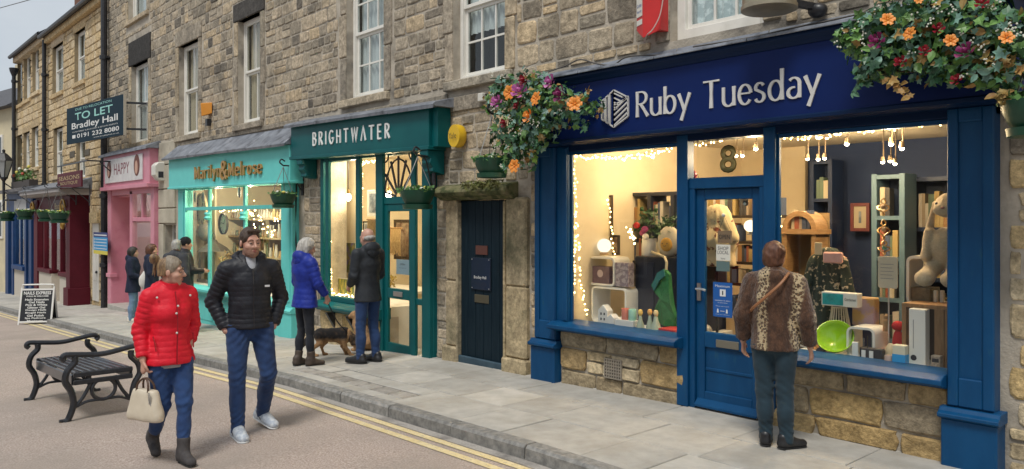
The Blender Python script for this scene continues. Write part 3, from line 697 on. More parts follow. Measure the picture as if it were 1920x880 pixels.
window(long_b, *SW['w1'], WY+.11, cols=2)
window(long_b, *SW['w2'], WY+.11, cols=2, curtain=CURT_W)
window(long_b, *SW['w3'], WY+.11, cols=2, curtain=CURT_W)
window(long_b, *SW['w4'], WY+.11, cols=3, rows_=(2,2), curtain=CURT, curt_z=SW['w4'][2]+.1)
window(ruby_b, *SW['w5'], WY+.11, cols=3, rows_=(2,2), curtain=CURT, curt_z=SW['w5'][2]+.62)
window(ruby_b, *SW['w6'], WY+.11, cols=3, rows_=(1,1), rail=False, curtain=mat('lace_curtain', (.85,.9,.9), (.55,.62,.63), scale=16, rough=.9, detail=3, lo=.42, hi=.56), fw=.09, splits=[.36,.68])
# roofs: well above the frame, still there
for pb, xa, xb, ze in ((ruby_b, SPLIT, 2.2, TOPZ), (long_b, -23.42, SPLIT-.01, 9.6)):
    MB().prism_x([(-.12, ze), (4.6, ze+3.4), (9.2, ze), (9.2, ze-.1), (-.12, ze-.1)], xa, xb).build('roof', SLATE, pb)
    MB().tube([(xa+.02, -.1, ze-.04), (xb-.02, -.1, ze-.04)], .06, 8).build('gutter', BLACKM, pb)
    MB().box(xa+.004, xb-.004, 8.6, 9.0, -1.5, ze-.102).build('rear_wall', MORT, pb)
# string course of long flat stones under the upper windows, above the shopfronts
x = -11.9
for (xa, xb, za, zb, pb) in ((-11.9, -9.2, 3.18, 3.34, long_b), (-9.15, SPLIT-.02, 3.16, 3.33, long_b), (SPLIT+.02, -6.55, 3.08, 3.27, ruby_b), (-17.6, -15.2, 3.33, 3.42, long_b), (-15.17, -12.0, 3.32, 3.41, long_b)):
    MB().box(xa, xb, WY-.03, WY+.05, za, zb).build('band_stone', DRESS, pb, bevel=.012)
# stall-riser blocks beneath the blue windows
def blocks(parent, rows_, y, m, d=(.02,.04)):
    for z0, z1, cuts in rows_:
        for a, b in zip(cuts, cuts[1:]): stone_piece(parent, a+.008, b-.008, z0+.007, z1-.007, y, rng.uniform(*d), m)
MB().box(-5.8, -4.16, .06, .3, -.2, .535).build('riser_wall', MORT, ruby_b); MB().box(-3.36, -1.95, .06, .3, -.2, .535).build('riser_wall', MORT, ruby_b)
blocks(ruby_b, [(-.09, .12, [-5.8,-5.3,-4.95,-4.18]), (.12, .36, [-5.8,-5.42]), (.12, .36, [-4.72,-4.18]), (.36, .535, [-5.8,-5.15,-4.5,-4.18])], .06, ST_BASE)
blocks(ruby_b, [(.12, .25, [-5.42,-5.2,-5.0,-4.72]), (.25, .36, [-5.42,-5.08,-4.72])], .06, ST_PALE)
blocks(ruby_b, [(-.02, .15, [-3.36,-2.95,-2.3,-1.96]), (.15, .37, [-3.36,-3.0,-2.42,-1.96]), (.37, .535, [-3.36,-2.7,-2.25,-1.96])], .06, ST_BASE)
# Brightwater riser and pier stones
MB().box(-11.02, -9.28, .0, .3, -.5, .32).build('riser_wall', MORT, long_b)
blocks(long_b, [(-.3, .0, [-11.02,-10.5,-9.9,-9.3]), (.0, .3, [-11.02,-10.3,-9.3])], .0, ST_PALE)
# cream painted stone pier with a narrow grey door, right of the pink shop
CREAM = mat('cream_render', (.50,.455,.36), (.40,.36,.28), scale=3, rough=.9, bump=.3, bscale=30, c3=(.28,.25,.2), s3=1.1, l3=(.55,.75))
mbk = []
for i, (za, zb) in enumerate(((2.98,3.5),(2.42,2.96),(1.98,2.4),(1.62,1.96))):
    cuts = [-19.0, -17.9] if i % 2 else [-19.0, -18.35, -17.9]
    for a, b in zip(cuts, cuts[1:]): MB().box(a+.006, b-.006, WY-.05, WY+.1, za, zb-.004).build('quoin_stone', CREAM, long_b, bevel=.012)
MB().box(-19.0, -18.67, WY-.045, WY+.1, -1.0, 1.6).build('quoin_stone', CREAM, long_b, bevel=.012)
gd = MB().box(gdoor[0], gdoor[1], WY+.2, WY+.25, gdoor[2], gdoor[3]).build('door', mat('grey_door', (.20,.21,.20), rough=.5), long_b)
MB().box(gdoor[0]+.1, gdoor[1]-.1, WY+.18, WY+.198, .6, 1.4).build('pane', mat('dim_glass', (.06,.07,.07), rough=.1), gd)
MB().box(gdoor[0], gdoor[0]+.07, WY+.16, WY+.199, gdoor[2], gdoor[3]).build('door_frame', WHITE, gd)

# ---------------------------------------------------------------- plank door in its stone surround
dx0, dx1 = -7.62, -6.72
JAMB = stone_mat('door_jamb_stone', [(.426,.330,.193),(.348,.281,.172),(.482,.369,.199)], gl=(.48,.7), gs=1.3, grime=(.10,.105,.06), bump=.4)
for side, xa, xb in ((0, -7.86, -7.63), (1, -6.71, -6.36)):
    cuts = [-.16, .12, .95, 1.98]
    for i, (za, zb) in enumerate(zip(cuts, cuts[1:])):
        e = .05 if i == 0 else 0
        MB().box(xa-e, xb+e*.3, .055-e*.6, WY+.25, za, zb-.005).build('jamb_stone', JAMB, ruby_b, bevel=.02)
    # inner roll moulding
    MB().box(*((xb-.002, xb+.03) if side == 0 else (xa-.03, xa+.002)), .035, WY+.2, -.12, 1.94).build('jamb_moulding', JAMB, ruby_b, bevel=.015)
MOSS = mat('mossy_stone', (.10,.115,.035), (.19,.165,.09), scale=5, rough=.95, bump=1.0, bscale=30, detail=8, c3=(.05,.06,.02), s3=9, l3=(.45,.6))
MB().prism_x([(.2,1.96),(.02,1.96),(-.01,1.99),(-.07,2.01),(-.10,2.05),(-.10,2.07),(-.03,2.13),(.2,2.18)], -7.93, -6.55).build('door_hood', MOSS, ruby_b, bevel=.012)
DKBLUE = mat('door_navy', (.005,.014,.022), (.010,.022,.032), scale=4, rough=.5, bump=.12, stretch=(9,9,.6), c3=(.014,.028,.04), s3=3, l3=(.58,.8), spec=.14)
pd = thing('plank_door', 'dark navy plank door with small notices, in a mossy stone surround', 'door', (-7.17, .2, -.1))
n = 6
for i in range(n):
    a = dx0+(dx1-dx0)*i/n; b = dx0+(dx1-dx0)*(i+1)/n
    MB().box(a+.003, b-.003, .11, .16, -.06, 1.95).build('plank', DKBLUE, pd, bevel=.005)
MB().box(dx0, dx1, .065, .109, -.10, .02).build('weatherboard', mat('door_slate_blue', (.03,.06,.085), (.05,.09,.12), scale=6, rough=.5), pd, bevel=.01)
MB().box(-7.3, -7.08, .096, .108, 1.29, 1.40).build('small_notice', mat('brown_notice', (.10,.035,.025), rough=.5), pd)
pl = MB().box(-7.38, -7.02, .09, .108, .86, 1.25).build('notice_plate', mat('dark_plate', (.02,.03,.05), rough=.15, coat=.5), pd, bevel=.003)
WT = mat('white_print', (.72,.72,.70), rough=.5)
text_obj('Bradley Hall', -7.32, -7.09, .985, 1.03, .087, WT, pl, extrude=0)
for xx in (-7.36, -7.04):
    for zz in (.88, 1.23): MB().sphere((xx, .088, zz), .008, 6, 4).build('screw', mat('steel', (.5,.5,.5), rough=.3, metal=1), pl)
MB().box(-7.33, -7.06, .10, .109, .70, .80).build('letter_plate', mat('dull_brass', (.14,.125,.085), rough=.45, metal=.6), pd, bevel=.004)
MB().box(dx0, dx1, .0, .26, -.4, -.102).build('threshold', FLAG, pd)
# ---------------------------------------------------------------- the two sandstone buildings further down
def far_building(label, x0, x1, ze, wins, y=WY, ch=(.2,.28), lim=290, z_lo=-1.6, holes_extra=(), block=()):
    b = thing('sandstone_building', label, 'building', ((x0+x1)/2, .12, gz((x0+x1)/2)))
    hol = [wrect(*q, y+.1) for q in wins]
    wall_with_holes(b, x0, x1, z_lo, ze, y, [h+(.12,) for h in hol]+list(holes_extra), MORT_Y)
    rr = rubble(x0, x1, gz(x0)-.1, ze-.25, [grow(h, .02, .02, .1, .2) for h in hol]+list(holes_extra), ch=ch, wr=(1.0,2.1), gap=.024, split=.06)
    place_stones(b, rr, y, ST_SAND, lim, dr=(.014,.03), block=block)
    for h in hol:
        MB().box(h[0]-.12, h[1]+.12, y-.03, y+.1, h[3], h[3]+.24).build('lintel', ST_SAND, b, bevel=.01); MB().box(h[0]-.1, h[1]+.1, y-.08, y+.1, h[2]-.14, h[2]).build('sill', ST_SAND, b, bevel=.01)
        window(b, h[0], h[1], h[2], h[3], y+.1, cols=2 if h[1]-h[0] > .8 else 1, curtain=CURT)
    MB().box(x0, x1, y-.16, y+.1, ze-.22, ze).build('eaves_course', ST_SAND, b, bevel=.02)
    MB().prism_x([(y-.3, ze+.03), (4.2, ze+3.0), (8.5, ze), (8.5, ze-.0), (y-.3, ze-.0)], x0, x1).build('roof', SLATE, b)
    MB().tube([(x0+.02, y-.27, ze+.0), (x1-.02, y-.27, ze+.0)], .07, 8).build('gutter', BLACKM, b)
    return b
x_a0, x_a1, x_b0 = -30.75, -23.44, -36.2
near_b = far_building('golden sandstone building with two window columns above the maroon boutique', x_a0, x_a1, 8.0,
    [(105, 87, 119, 177), (147, 60, 160, 156), (107, 241, 118, 330), (150, 262, 160, 335)], holes_extra=[(-30.4, -25.0, -1.6, 2.9)], block=[])
far_b = far_building('sandstone building with six narrow dark windows above the navy shopfront', x_b0, x_a0-.02, 8.15,
    [(35, 117, 43, 199), (51, 104, 58, 189), (67, 88, 74, 175), (35, 256, 42, 325), (50, 250, 56, 320), (66, 240, 73, 315)], holes_extra=[(-36.0, -31.0, -1.9, 2.75)])
for px, py in ((137, 290), (165, 286)):
    a, b, c, d = rect(px-4, py-6, px+5, py+6, WY); MB().box(a, b, WY-.04, WY+.02, c, d).build('wall_vent', mat('vent_iron', (.10,.085,.06), rough=.8), near_b, bevel=.01)
# brick chimney standing behind the eaves, with cap and pots
ch = thing('chimney', 'brick chimney stack with stone cap behind the sandstone eaves', 'chimney', (-31.0, 2.2, 9.0))
MB().box(-31.9, -30.2, 1.2, 4.2, 8.0, 11.6).build('stack', BRICK, ch); MB().box(-32.0, -30.1, 1.1, 4.3, 11.6, 11.85).build('cap', ST_SAND, ch, bevel=.02)
for i in range(26):
    for j in range(7):
        z = 9.4+i*.085; ya = 1.2+j*.43+(.2 if i % 2 else 0)
        if ya+.4 <= 4.2: MB().box(-30.2, -30.185, ya, ya+.40, z, z+.07).build('brick', BRICK, ch) if i < 24 else None
# gable parapet in brick at the right-hand side of the far roof
def drainpipe(label, px, y, z0, z1, r, py=300, bend=False):
    x = P(px, py, y)[0]; t = thing('drainpipe', label, 'drainpipe', (x, y, z0))
    MB().tube([(x,y,z0),(x,y,z1)], r, 10).build('pipe', BLACKM, t, smooth=True)
    z = z0+1.2
    while z < z1:
        MB().lathe([(r*1.02,-.06),(r*1.35,-.05),(r*1.35,.05),(r*1.02,.06)], (x,y,z), 10).build('collar', BLACKM, t, smooth=True); MB().box(x-.16, x+.16, y+.01, WY, z-.02, z+.02).build('bracket', BLACKM, t); z += 1.9
    return t
drainpipe('tall thick black drainpipe between the pink shop and the golden building', 195, -.02, -.75, 9.5, .085)
drainpipe('black drainpipe between the maroon boutique and the navy shop', 83, -.02, -.2, 7.9, .07, 250)
t = drainpipe('black drainpipe with a hopper at the far end of the sandstone terrace', 26, -.02, .3, 7.5, .07, 250)
MB().lathe([(.07,-.2),(.15,0),(.17,.12),(.15,.13)], (t.location.x, -.02, 7.6), 10).build('hopper', BLACKM, t)
# cream building where the street bends away, in the far distance
cb = thing('cream_building', 'pale cream rendered house at the far end of the street', 'building', (-42, -1, -1.6))
CRM = mat('far_cream', (.62,.54,.36), (.52,.46,.32), scale=1.5, rough=.9)
Mx = Matrix.Translation((-36.3, .1, 0)) @ Matrix.Rotation(R_(180+9), 4, 'Z')
def fb(name, m, x0, x1, y0, y1, z0, z1): o = MB().box(x0, x1, y0, y1, z0, z1).xf(Mx).build(name, m, cb); return o
fb('wall', CRM, .1, 16, -6, 0, -2.5, 6.3)
MB().prism_x([(0.35, 6.25), (-3, 8.4), (-6.3, 6.25)], .1, 16).xf(Mx).build('roof', SLATE, cb)
for i in range(4):
    for z in (.9, 3.6):
        wf = fb('window', WHITE, 1.4+i*3.6, 2.5+i*3.6, -.02, .05, z, z+1.6); fb('pane', mat('far_pane', (.05,.06,.07), rough=.1), 1.5+i*3.6, 2.4+i*3.6, .051, .06, z+.1, z+1.5).parent = wf
fb('door', mat('grey_shutter', (.12,.115,.12), rough=.6), 3.0, 3.9, .01, .06, -2.4, .2)
for k, dx in enumerate((5.2, 7.0)):
    fb('chimney_stack', CRM, dx, dx+1.0, -3.6, -2.6, 7.0, 9.3); MB().lathe([(.16,0),(.13,.6)], (dx+.5, -3.1, 9.3), 8).xf(Mx).build('chimney_pot', mat('terracotta', (.42,.20,.10), rough=.8), cb)

# terrace on the photographer's side of the street: only ever seen mirrored in the glass
opp = thing('stone_terrace', 'plain stone terrace across the street, seen only as reflections in the shop glass', 'building', (-10, -14, -.3))
OST = mat('terrace_stone', (.20,.175,.14), (.30,.26,.20), scale=4, rough=.9, bump=.4)
MB().box(-38, 9, -20, -14, -2, 3.4).build('wall', OST, opp); MB().prism_x([(-13.8,3.4),(-17,5.4),(-20.2,3.4)], -38, 9).build('roof', SLATE, opp)
for i in range(14):
    x = -36+i*3.2
    for z, h in ((-.2, 1.9),):
        wf = MB().box(x, x+1.2, -14.02, -13.95, z, z+h).build('window', WHITE, opp); MB().box(x+.1, x+1.1, -13.949, -13.94, z+.1, z+h-.1).build('pane', mat('opposite_pane', (.05,.06,.07), rough=.1), wf)
# ================================================================ shopfronts
BLUE = mat('blue_paint', (.001,.046,.132), (.003,.062,.168), scale=3.5, rough=.45, bump=.12, bscale=45, stretch=(1.5,1.5,.5), spec=.28, c3=(.015,.075,.13), s3=14, l3=(.62,.8))
NAVY = mat('navy_fascia', (.0005,.011,.085), (.0008,.014,.10), scale=2, rough=.55, bump=.03, spec=.22)
NAVYD = mat('navy_trim', (.001,.014,.055), rough=.5, spec=.2)
TEAL = mat('teal_paint', (.001,.085,.092), (.002,.10,.105), scale=3, rough=.45, bump=.06, bscale=30, spec=.25)
TURQ = mat('turquoise_paint', (.13,.60,.56), (.11,.55,.52), scale=3, rough=.5, bump=.05, bscale=30)
PINK = mat('pink_paint', (.62,.255,.32), (.57,.225,.29), scale=3, rough=.5, bump=.05, c3=(.5,.15,.22), s3=2, l3=(.55,.8))
MAROON = mat('maroon_paint', (.10,.009,.019), (.08,.007,.015), scale=3, rough=.55, spec=.2)
BLUE2 = mat('royal_blue_paint', (.012,.05,.16), (.010,.04,.13), scale=3, rough=.5, spec=.25)
LETTER = mat('letter_metal', (.66,.65,.62), (.56,.55,.53), scale=6, rough=.35)
LETW = mat('letter_white', (.80,.80,.78), rough=.5)
GOLDL = mat('letter_gold', (.50,.29,.09), (.36,.19,.05), scale=20, rough=.4, metal=.25)
STEEL = mat('steel', (.5,.5,.5), rough=.3, metal=1)
PLAST = mat('cream_plaster', (.66,.56,.40), (.60,.50,.35), scale=2.5, rough=.9, bump=.05)
CREAMW = mat('cream_wall', (.72,.64,.48), (.66,.58,.42), scale=2, rough=.9)
NAVYWALL = mat('navy_wall', (.004,.018,.075), (.007,.024,.085), scale=2, rough=.7)
CEIL = mat('ceiling_paint', (.66,.58,.44), rough=.9)
BOARDS = mat('floor_boards', (.22,.13,.06), (.15,.085,.04), scale=5, rough=.5, stretch=(8,1,1))
SHELFW = mat('display_white', (.74,.71,.64), (.68,.65,.58), scale=4, rough=.5)
def door_rails(mb, x0, x1, z0, z1, y, yb, st, rails):
    mb.box(x0, x0+st, y, yb, z0, z1); mb.box(x1-st, x1, y, yb, z0, z1)
    for a, b in rails: mb.box(x0+st, x1-st, y+.001, yb, a, b)
    return mb
def pane(parent, x0, x1, z0, z1, y, m=SGLASS): return MB().box(x0, x1, y, y+.006, z0, z1).build('pane', m, parent)
def part(mb, name, m, t, bevel=.006, **k): return mb.build(name, m, t, bevel=bevel, **k)
def interior(x0, x1, y0, y1, z0, z1, mats, floor=BOARDS, ceil=CEIL):
    """closed shop interior: floor, ceiling and walls"""
    l, b, r = mats; e = .05
    for nm, m, q in (('shop_floor', floor, (x0,x1,y0,y1,z0-e,z0)), ('shop_ceiling', ceil, (x0,x1,y0,y1,z1,z1+e)), ('shop_wall', l, (x0-e,x0,y0,y1,z0,z1)), ('shop_wall', r, (x1,x1+e,y0,y1,z0,z1)), ('shop_wall', b, (x0,x1,y1,y1+e,z0,z1))):
        tag(MB().box(*q).build(nm, m), kind='structure')

# ---------------------------------------------------------------- blue bookshop-gift front (right)
rs = thing('shopfront', 'deep blue shopfront with silver letters reading Ruby Tuesday and the number 8', 'shopfront', (-3.9, .0, 0))
GY = .075                                   # glass plane
def pilaster(x0, x1, t, pw=.03, zc=.36, ztop=2.5):
    mb = MB(); mb.box(x0, x1, 0, .2, zc, ztop); part(mb, 'pilaster', BLUE, t)
    mb = MB()                               # raised moulding round a sunk panel
    for a, b, c, d in ((x0, x0+.07, zc+.06, ztop), (x1-.07, x1, zc+.06, ztop), (x0+.07, x1-.07, zc+.06, .62), (x0+.07, x1-.07, ztop-.1, ztop)): mb.box(a, b, -.022, .002, c, d)
    part(mb, 'pilaster_moulding', BLUE, t, .008)
    mb = MB().box(x0-pw, x1+pw, -.05, .2, gz(x0)-.06, zc-.03); part(mb, 'plinth_block', BLUE, t)
    mb = MB().prism_x([(.2,zc-.03),(-.055,zc-.03),(-.085,zc-.015),(-.085,zc+.01),(-.05,zc+.025),(-.03,zc+.05),(.2,zc+.05)], x0-pw-.015, x1+pw+.015); part(mb, 'plinth_cap', BLUE, t, .004)
pilaster(-6.14, -5.83, rs); pilaster(-1.955, -1.665, rs)
part(MB().box(-5.83, -5.66, .015, .10, .52, 2.5), 'window_post', BLUE, rs)
part(MB().box(-5.72, -5.66, -.012, .014, .64, 2.48), 'post_moulding', BLUE, rs, .008)
part(MB().box(-4.275, -4.155, .02, .13, .0, 2.5), 'mullion', BLUE, rs); part(MB().box(-3.395, -3.285, .02, .13, .0, 2.5), 'mullion', BLUE, rs)
part(MB().box(-6.14, -1.665, .03, .2, 2.44, 2.52), 'head_rail', NAVYD, rs)
SILLP = [(.2,.53),(-.03,.53),(-.045,.545),(-.1,.55),(-.125,.565),(-.125,.6),(-.09,.615),(-.05,.63),(.2,.64)]
part(MB().prism_x(SILLP, -5.85, -4.2), 'window_sill', BLUE, rs, .004); part(MB().prism_x(SILLP, -3.37, -1.958), 'window_sill', BLUE, rs, .004)
pane(rs, -5.66, -4.275, .635, 2.44, GY); pane(rs, -3.285, -1.957, .635, 2.44, GY)
for a, b in ((-5.66, -4.275), (-3.285, -1.957)):
    mb = MB(); mb.box(a, a+.02, GY-.02, GY+.012, .64, 2.44); mb.box(b-.02, b, GY-.02, GY+.012, .64, 2.44); mb.box(a, b, GY-.018, GY+.03, 2.405, 2.439); part(mb, 'glazing_bead', BLUE, rs, .003)
# fascia, cornice and lead
fx0, fx1 = -6.2, -1.52
part(MB().box(fx0, fx1, -.16, .11, 2.52, 3.115), 'fascia_board', NAVY, rs)
part(MB().prism_x([(.1,2.50),(-.13,2.50),(-.175,2.515),(-.175,2.54),(-.158,2.555),(.1,2.555)], fx0-.003, fx1+.003), 'fascia_moulding', NAVYD, rs, 0)
part(MB().prism_x([(.11,3.10),(-.17,3.10),(-.185,3.13),(-.215,3.16),(-.215,3.2),(.11,3.2)], fx0-.01, fx1+.01), 'cornice', NAVYD, rs, 0)
for i in range(5):
    a = fx0-.03+(fx1-fx0+.06)*i/5; b = fx0-.03+(fx1-fx0+.06)*(i+1)/5
    part(MB().prism_x([(.115,3.2),(-.235,3.2),(-.24,3.185),(-.25,3.187),(-.245,3.213),(.09,3.285),(.115,3.34)], a, b-.006), 'lead_sheet', LEAD, rs, .004)
stroke_text('Ruby Tuesday', -4.60, -2.80, 2.685, 2.925, -.172, .012, LETTER, rs, 000.028, .0135, flare=.22, gap=.075, space=.42)
# striped hexagonal cube emblem
lx0, lx1 = -5.02, -4.69; mb = MB(); yq = -.172
def eb(a, b, w=.011): mb.bar((a[0], yq, a[1]), (b[0], yq, b[1]), w, .018, up=(0,1,0))
xm = -4.865; zt, zm_, zb = 3.01, 2.955, 2.60
def bars(x0, x1, t0, t1, b0, b1):
    for p, q in (((x0,t0),(x1,t1)), ((x1,t1),(x1,b1)), ((x1,b1),(x0,b0)), ((x0,b0),(x0,t0))): eb(p, q)
bars(lx0, lx0+.036, 2.885, 2.905, 2.705, 2.685); bars(lx0+.052, lx0+.088, 2.915, 2.935, 2.675, 2.655); bars(lx0+.104, xm, 2.945, 2.975, 2.645, 2.615)
bars(xm, lx1, 2.975, 2.885, 2.615, 2.705)
for i in range(5):
    za = 2.63+i*.05; eb((xm, za), (lx1, za+.115 if i < 4 else za+.05), .013)
for i in range(4): eb((xm+.002, 2.945-i*.045), (xm+.11-.024*i, 2.893-i*.034), .012)
part(mb, 'emblem', LETTER, rs, 0)
# door
fr = MB(); fr.box(-4.155, -4.10, .05, .2, -.01, 2.09); fr.box(-3.45, -3.395, .05, .2, -.01, 2.09); fr.box(-4.155, -3.395, .045, .2, 2.0, 2.1); part(fr, 'door_frame', BLUE, rs)
pane(rs, -4.11, -3.44, 2.1, 2.44, .1)
dr = part(door_rails(MB(), -4.10, -3.45, .03, 2.0, .085, .13, .085, [(1.90,2.0),(.56,.70),(.03,.16)]), 'door', BLUE, rs)
pane(dr, -4.015, -3.535, .70, 1.90, .1)
part(MB().box(-4.015, -3.535, .105, .125, .155, .565), 'door_panel', BLUE, dr); part(MB().box(-4.015, -3.535, .098, .112, .345, .375), 'panel_moulding', BLUE, dr)
part(MB().prism_x([(.09,.02),(.03,.02),(.03,.04),(.085,.09),(.09,.09)], -4.09, -3.46), 'weather_bar', BLUE, dr, .003)
part(MB().box(-3.89, -3.66, .075, .09, .575, .645), 'letter_plate', mat('letter_nickel', (.30,.29,.24), rough=.35, metal=.8), dr, .004)
hb = MB().box(-4.085, -4.045, .07, .086, .98, 1.14); hb.tube([(-4.065,.075,1.09),(-4.065,.03,1.09),(-4.0,.03,1.09),(-3.97,.035,1.08)], .011, 8); part(hb, 'door_handle', STEEL, dr, 0, smooth=True)
part(MB().box(-4.2, -3.35, .0, .3, -.12, -.002), 'door_step', FLAG, rs)
# gold 8 on the fanlight
text_obj('8', -3.86, -3.69, 2.135, 2.385, .096, mat('gilt', (.20,.15,.045), rough=.35, metal=.6), rs, 'gilt_number', extrude=.004, bold=.028)
text_obj('8', -3.85, -3.70, 2.145, 2.375, .090, mat('gilt_light', (.42,.33,.12), rough=.35, metal=.4), rs, 'gilt_number', extrude=.004, bold=.002)
# air grille in the riser
gr = thing('air_grille', 'small square terracotta air grille set low in the stone under the left blue window', 'grille', (-5.05, .03, .12))
GRM = mat('grille_clay', (.23,.20,.165), (.30,.26,.2), scale=12, rough=.9)
MB().box(-5.15, -4.93, .02, .05, .12, .32).build('backing', mat('grille_dark', (.03,.027,.023), rough=1), gr)
for i in range(8): MB().box(-5.15+i*.0305, -5.137+i*.0305, .005, .03, .12, .32).build('bar', GRM, gr)
for i in range(7): MB().box(-5.15, -4.925, .008, .028, .12+i*.0313, .132+i*.0313).build('bar', GRM, gr)
# notices stuck on the door glass (each lies on its own)
def notice(name, label, px, y, m, lines=(), cat='sign', depth=.003):
    x0, x1, z0, z1 = rect(*px, y); t = thing(name, label, cat, ((x0+x1)/2, y, z0))
    MB().box(x0, x1, y, y+depth, z0, z1).build('board', m, t); W, H = x1-x0, z1-z0
    for s, u0, u1, v0, v1, tm in lines: text_obj(s, x0+W*u0, x0+W*u1, z0+H*v0, z0+H*v1, y-.0015, tm, t, extrude=0, res=2)
    return t, x0, x1, z0, z1
INK = mat('ink', (.02,.022,.03), rough=.6)
notice('door_notice', 'blue notice about the maximum number of customers on the blue door glass', (1337, 530, 1373, 595), .092, mat('notice_blue', (.012,.10,.36), rough=.4),
  [('Maximum', .12, .88, .86, .93, WT), ('customers in store', .1, .9, .46, .50, WT), ('at any time', .25, .75, .39, .43, WT), ('Please wait outside', .15, .85, .30, .325, WT), ('keep your distance', .15, .85, .06, .085, WT)])
x0, x1, z0, z1 = rect(1337, 530, 1373, 595, .0905); q = thing('notice_print', 'white square with figures printed on the blue maximum notice', 'print', (x0, .09, z0)); W, H = x1-x0, z1-z0
MB().box(x0+W*.36, x0+W*.66, .0895, .0905, z0+H*.60, z0+H*.80).build('square', WT, q); text_obj('1', x0+W*.48, x0+W*.54, z0+H*.64, z0+H*.76, .0885, INK, q, extrude=0)
for u in (.25, .72): MB().prism_y([(x0+W*(u-.05), z0+H*.12), (x0+W*(u+.05), z0+H*.12), (x0+W*(u+.035), z0+H*.21), (x0+W*u, z0+H*.245), (x0+W*(u-.035), z0+H*.21)], .0895, .0905).build('figure_print', WT, q)
MB().box(x0+W*.38, x0+W*.60, .0895, .0905, z0+H*.165, z0+H*.18).build('arrow_print', WT, q)
notice('door_sticker', 'white sticker reading SHOP LOCAL on the blue door glass', (1343, 459, 1369, 489), .092, mat('paper', (.66,.65,.58), rough=.6),
  [('SHOP', .12, .88, .66, .88, INK), ('LOCAL', .1, .9, .40, .62, INK), ('here', .35, .65, .08, .2, INK)])
notice('door_sticker', 'small grey green sticker just below the SHOP LOCAL one', (1343, 490, 1368, 509), .092, mat('sticker_teal', (.10,.16,.16), rough=.5))
x0, x1, z0, z1 = rect(1346, 433, 1372, 456, .14)
op = thing('open_sign', 'brown hanging sign reading OPEN inside the blue door glass', 'sign', ((x0+x1)/2, .14, z0))
MB().box(x0, x1, .135, .145, z0, z1).build('board', mat('sign_tan', (.24,.16,.10), rough=.6), op); text_obj('OPEN', x0+.015, x1-.015, z0+.035, z1-.035, .133, INK, op, extrude=0)
xm2 = (x0+x1)/2; MB().tube([(x0+.01,.14,z1),(xm2,.135,z1+.13),(x1-.01,.14,z1)], .002, 5).build('string', INK, op); MB().sphere((xm2,.12,z1+.14), .018, 10, 6).build('sucker', SHELFW, op, smooth=True)

# ---------------------------------------------------------------- teal gallery front BRIGHTWATER
bs = thing('shopfront', 'dark teal shopfront with white letters reading BRIGHTWATER', 'shopfront', (-9.8, 0, -.2))
def tilt_box(x0, x1, y0, y1, zl0, zr0, zl1, zr1):
    return MB().add([(x0,y0,zl0),(x1,y0,zr0),(x1,y1,zr0),(x0,y1,zl0),(x0,y0,zl1),(x1,y0,zr1),(x1,y1,zr1),(x0,y1,zl1)], [(3,2,1,0),(4,5,6,7),(0,1,5,4),(1,2,6,5),(2,3,7,6),(3,0,4,7)])
fz = lambda x: 2.72+(x+11.75)*(-.022)         # bottom of the fascia dips to the right
b0, b1 = -11.72, -7.92
part(tilt_box(b0, b1, -.16, .1, fz(b0), fz(b1), fz(b0)+.50, fz(b1)+.50), 'fascia_board', TEAL, bs)
part(tilt_box(b0-.02, b1+.02, -.185, .1, fz(b0)-.035, fz(b1)-.035, fz(b0)+.015, fz(b1)+.015), 'fascia_moulding', TEAL, bs)
part(tilt_box(b1+.001, b1+.12, -.11, .1, fz(b1), fz(b1), fz(b1)+.5, fz(b1)+.5), 'fascia_return', TEAL, bs)
for i in range(4):
    a = b0-.1+(b1-b0+.3)*i/4; b = b0-.1+(b1-b0+.3)*(i+1)/4; za = fz(a)+.5
    vs = []
    for xx in (a, b-.008):
        zz = fz(xx)+.503
        for yy, dz in ((.115, 0), (-.22, 0), (-.235, -.03), (-.245, .02), (-.2, .05), (.05, .12), (.115, .14)): vs.append((xx, yy, zz+dz+rng.uniform(-.006,.006)))
    part(MB().add(vs, [tuple(range(7)), tuple(range(13,6,-1))]+[(j, j+7, (j+1)%7+7, (j+1)%7) for j in range(7)]), 'lead_sheet', LEAD, bs, .004)
stroke_text('BRIGHTWATER', -10.96, -8.80, 2.865, 3.065, -.176, .014, LETW, bs, .027, .024, gap=.42, slope=-.022)
def corbel(x, z, m, t, s=1.0):
    part(MB().prism_x([(.1,z),(-.17*s,z),(-.17*s,z-.08),(-.12*s,z-.1),(-.14*s,z-.16),(-.09*s,z-.22),(-.1*s,z-.27),(.1,z-.31)], x-.09, x+.09), 'corbel', m, t, .008)
corbel(-11.42, fz(-11.4)-.037, TEAL, bs); corbel(-8.02, fz(-8.0)-.037, TEAL, bs)
bt = 2.66
def post(x0, x1, z0=-.35, z1=bt, y=.0, m=TEAL, t=bs, nm='post'): return part(MB().box(x0, x1, y, y+.055, z0, z1), nm, m, t)
post(-11.04, -10.95, .30); post(-10.885, -10.79, .31, y=.003); post(-9.97, -9.86, .31); post(-9.42, -9.24, -.3, y=-.003); post(-8.55, -8.46, -.28, y=.003); post(-8.30, -8.12, -.3)
part(MB().prism_x([(.15,.30),(-.05,.30),(-.06,.33),(-.16,.34),(-.19,.37),(-.19,.40),(-.12,.42),(-.06,.45),(.15,.46)], -11.06, -9.25), 'window_sill', TEAL, bs, .004)
part(MB().box(-10.93, -9.42, .004, .12, .455, .53), 'bottom_rail', TEAL, bs)
for a, b in ((-10.95,-10.885),(-10.79,-9.97),(-9.86,-9.42)): pane(bs, a, b, .53, bt, .05, GGLASS)
part(MB().box(-11.04, -8.12, .01, .14, bt-.05, bt+.09), 'head_rail', TEAL, bs)
part(MB().box(-9.24, -8.55, .02, .14, 1.93, 2.03), 'transom', TEAL, bs); pane(bs, -9.24, -8.55, 2.03, bt-.05, .06, GGLASS)
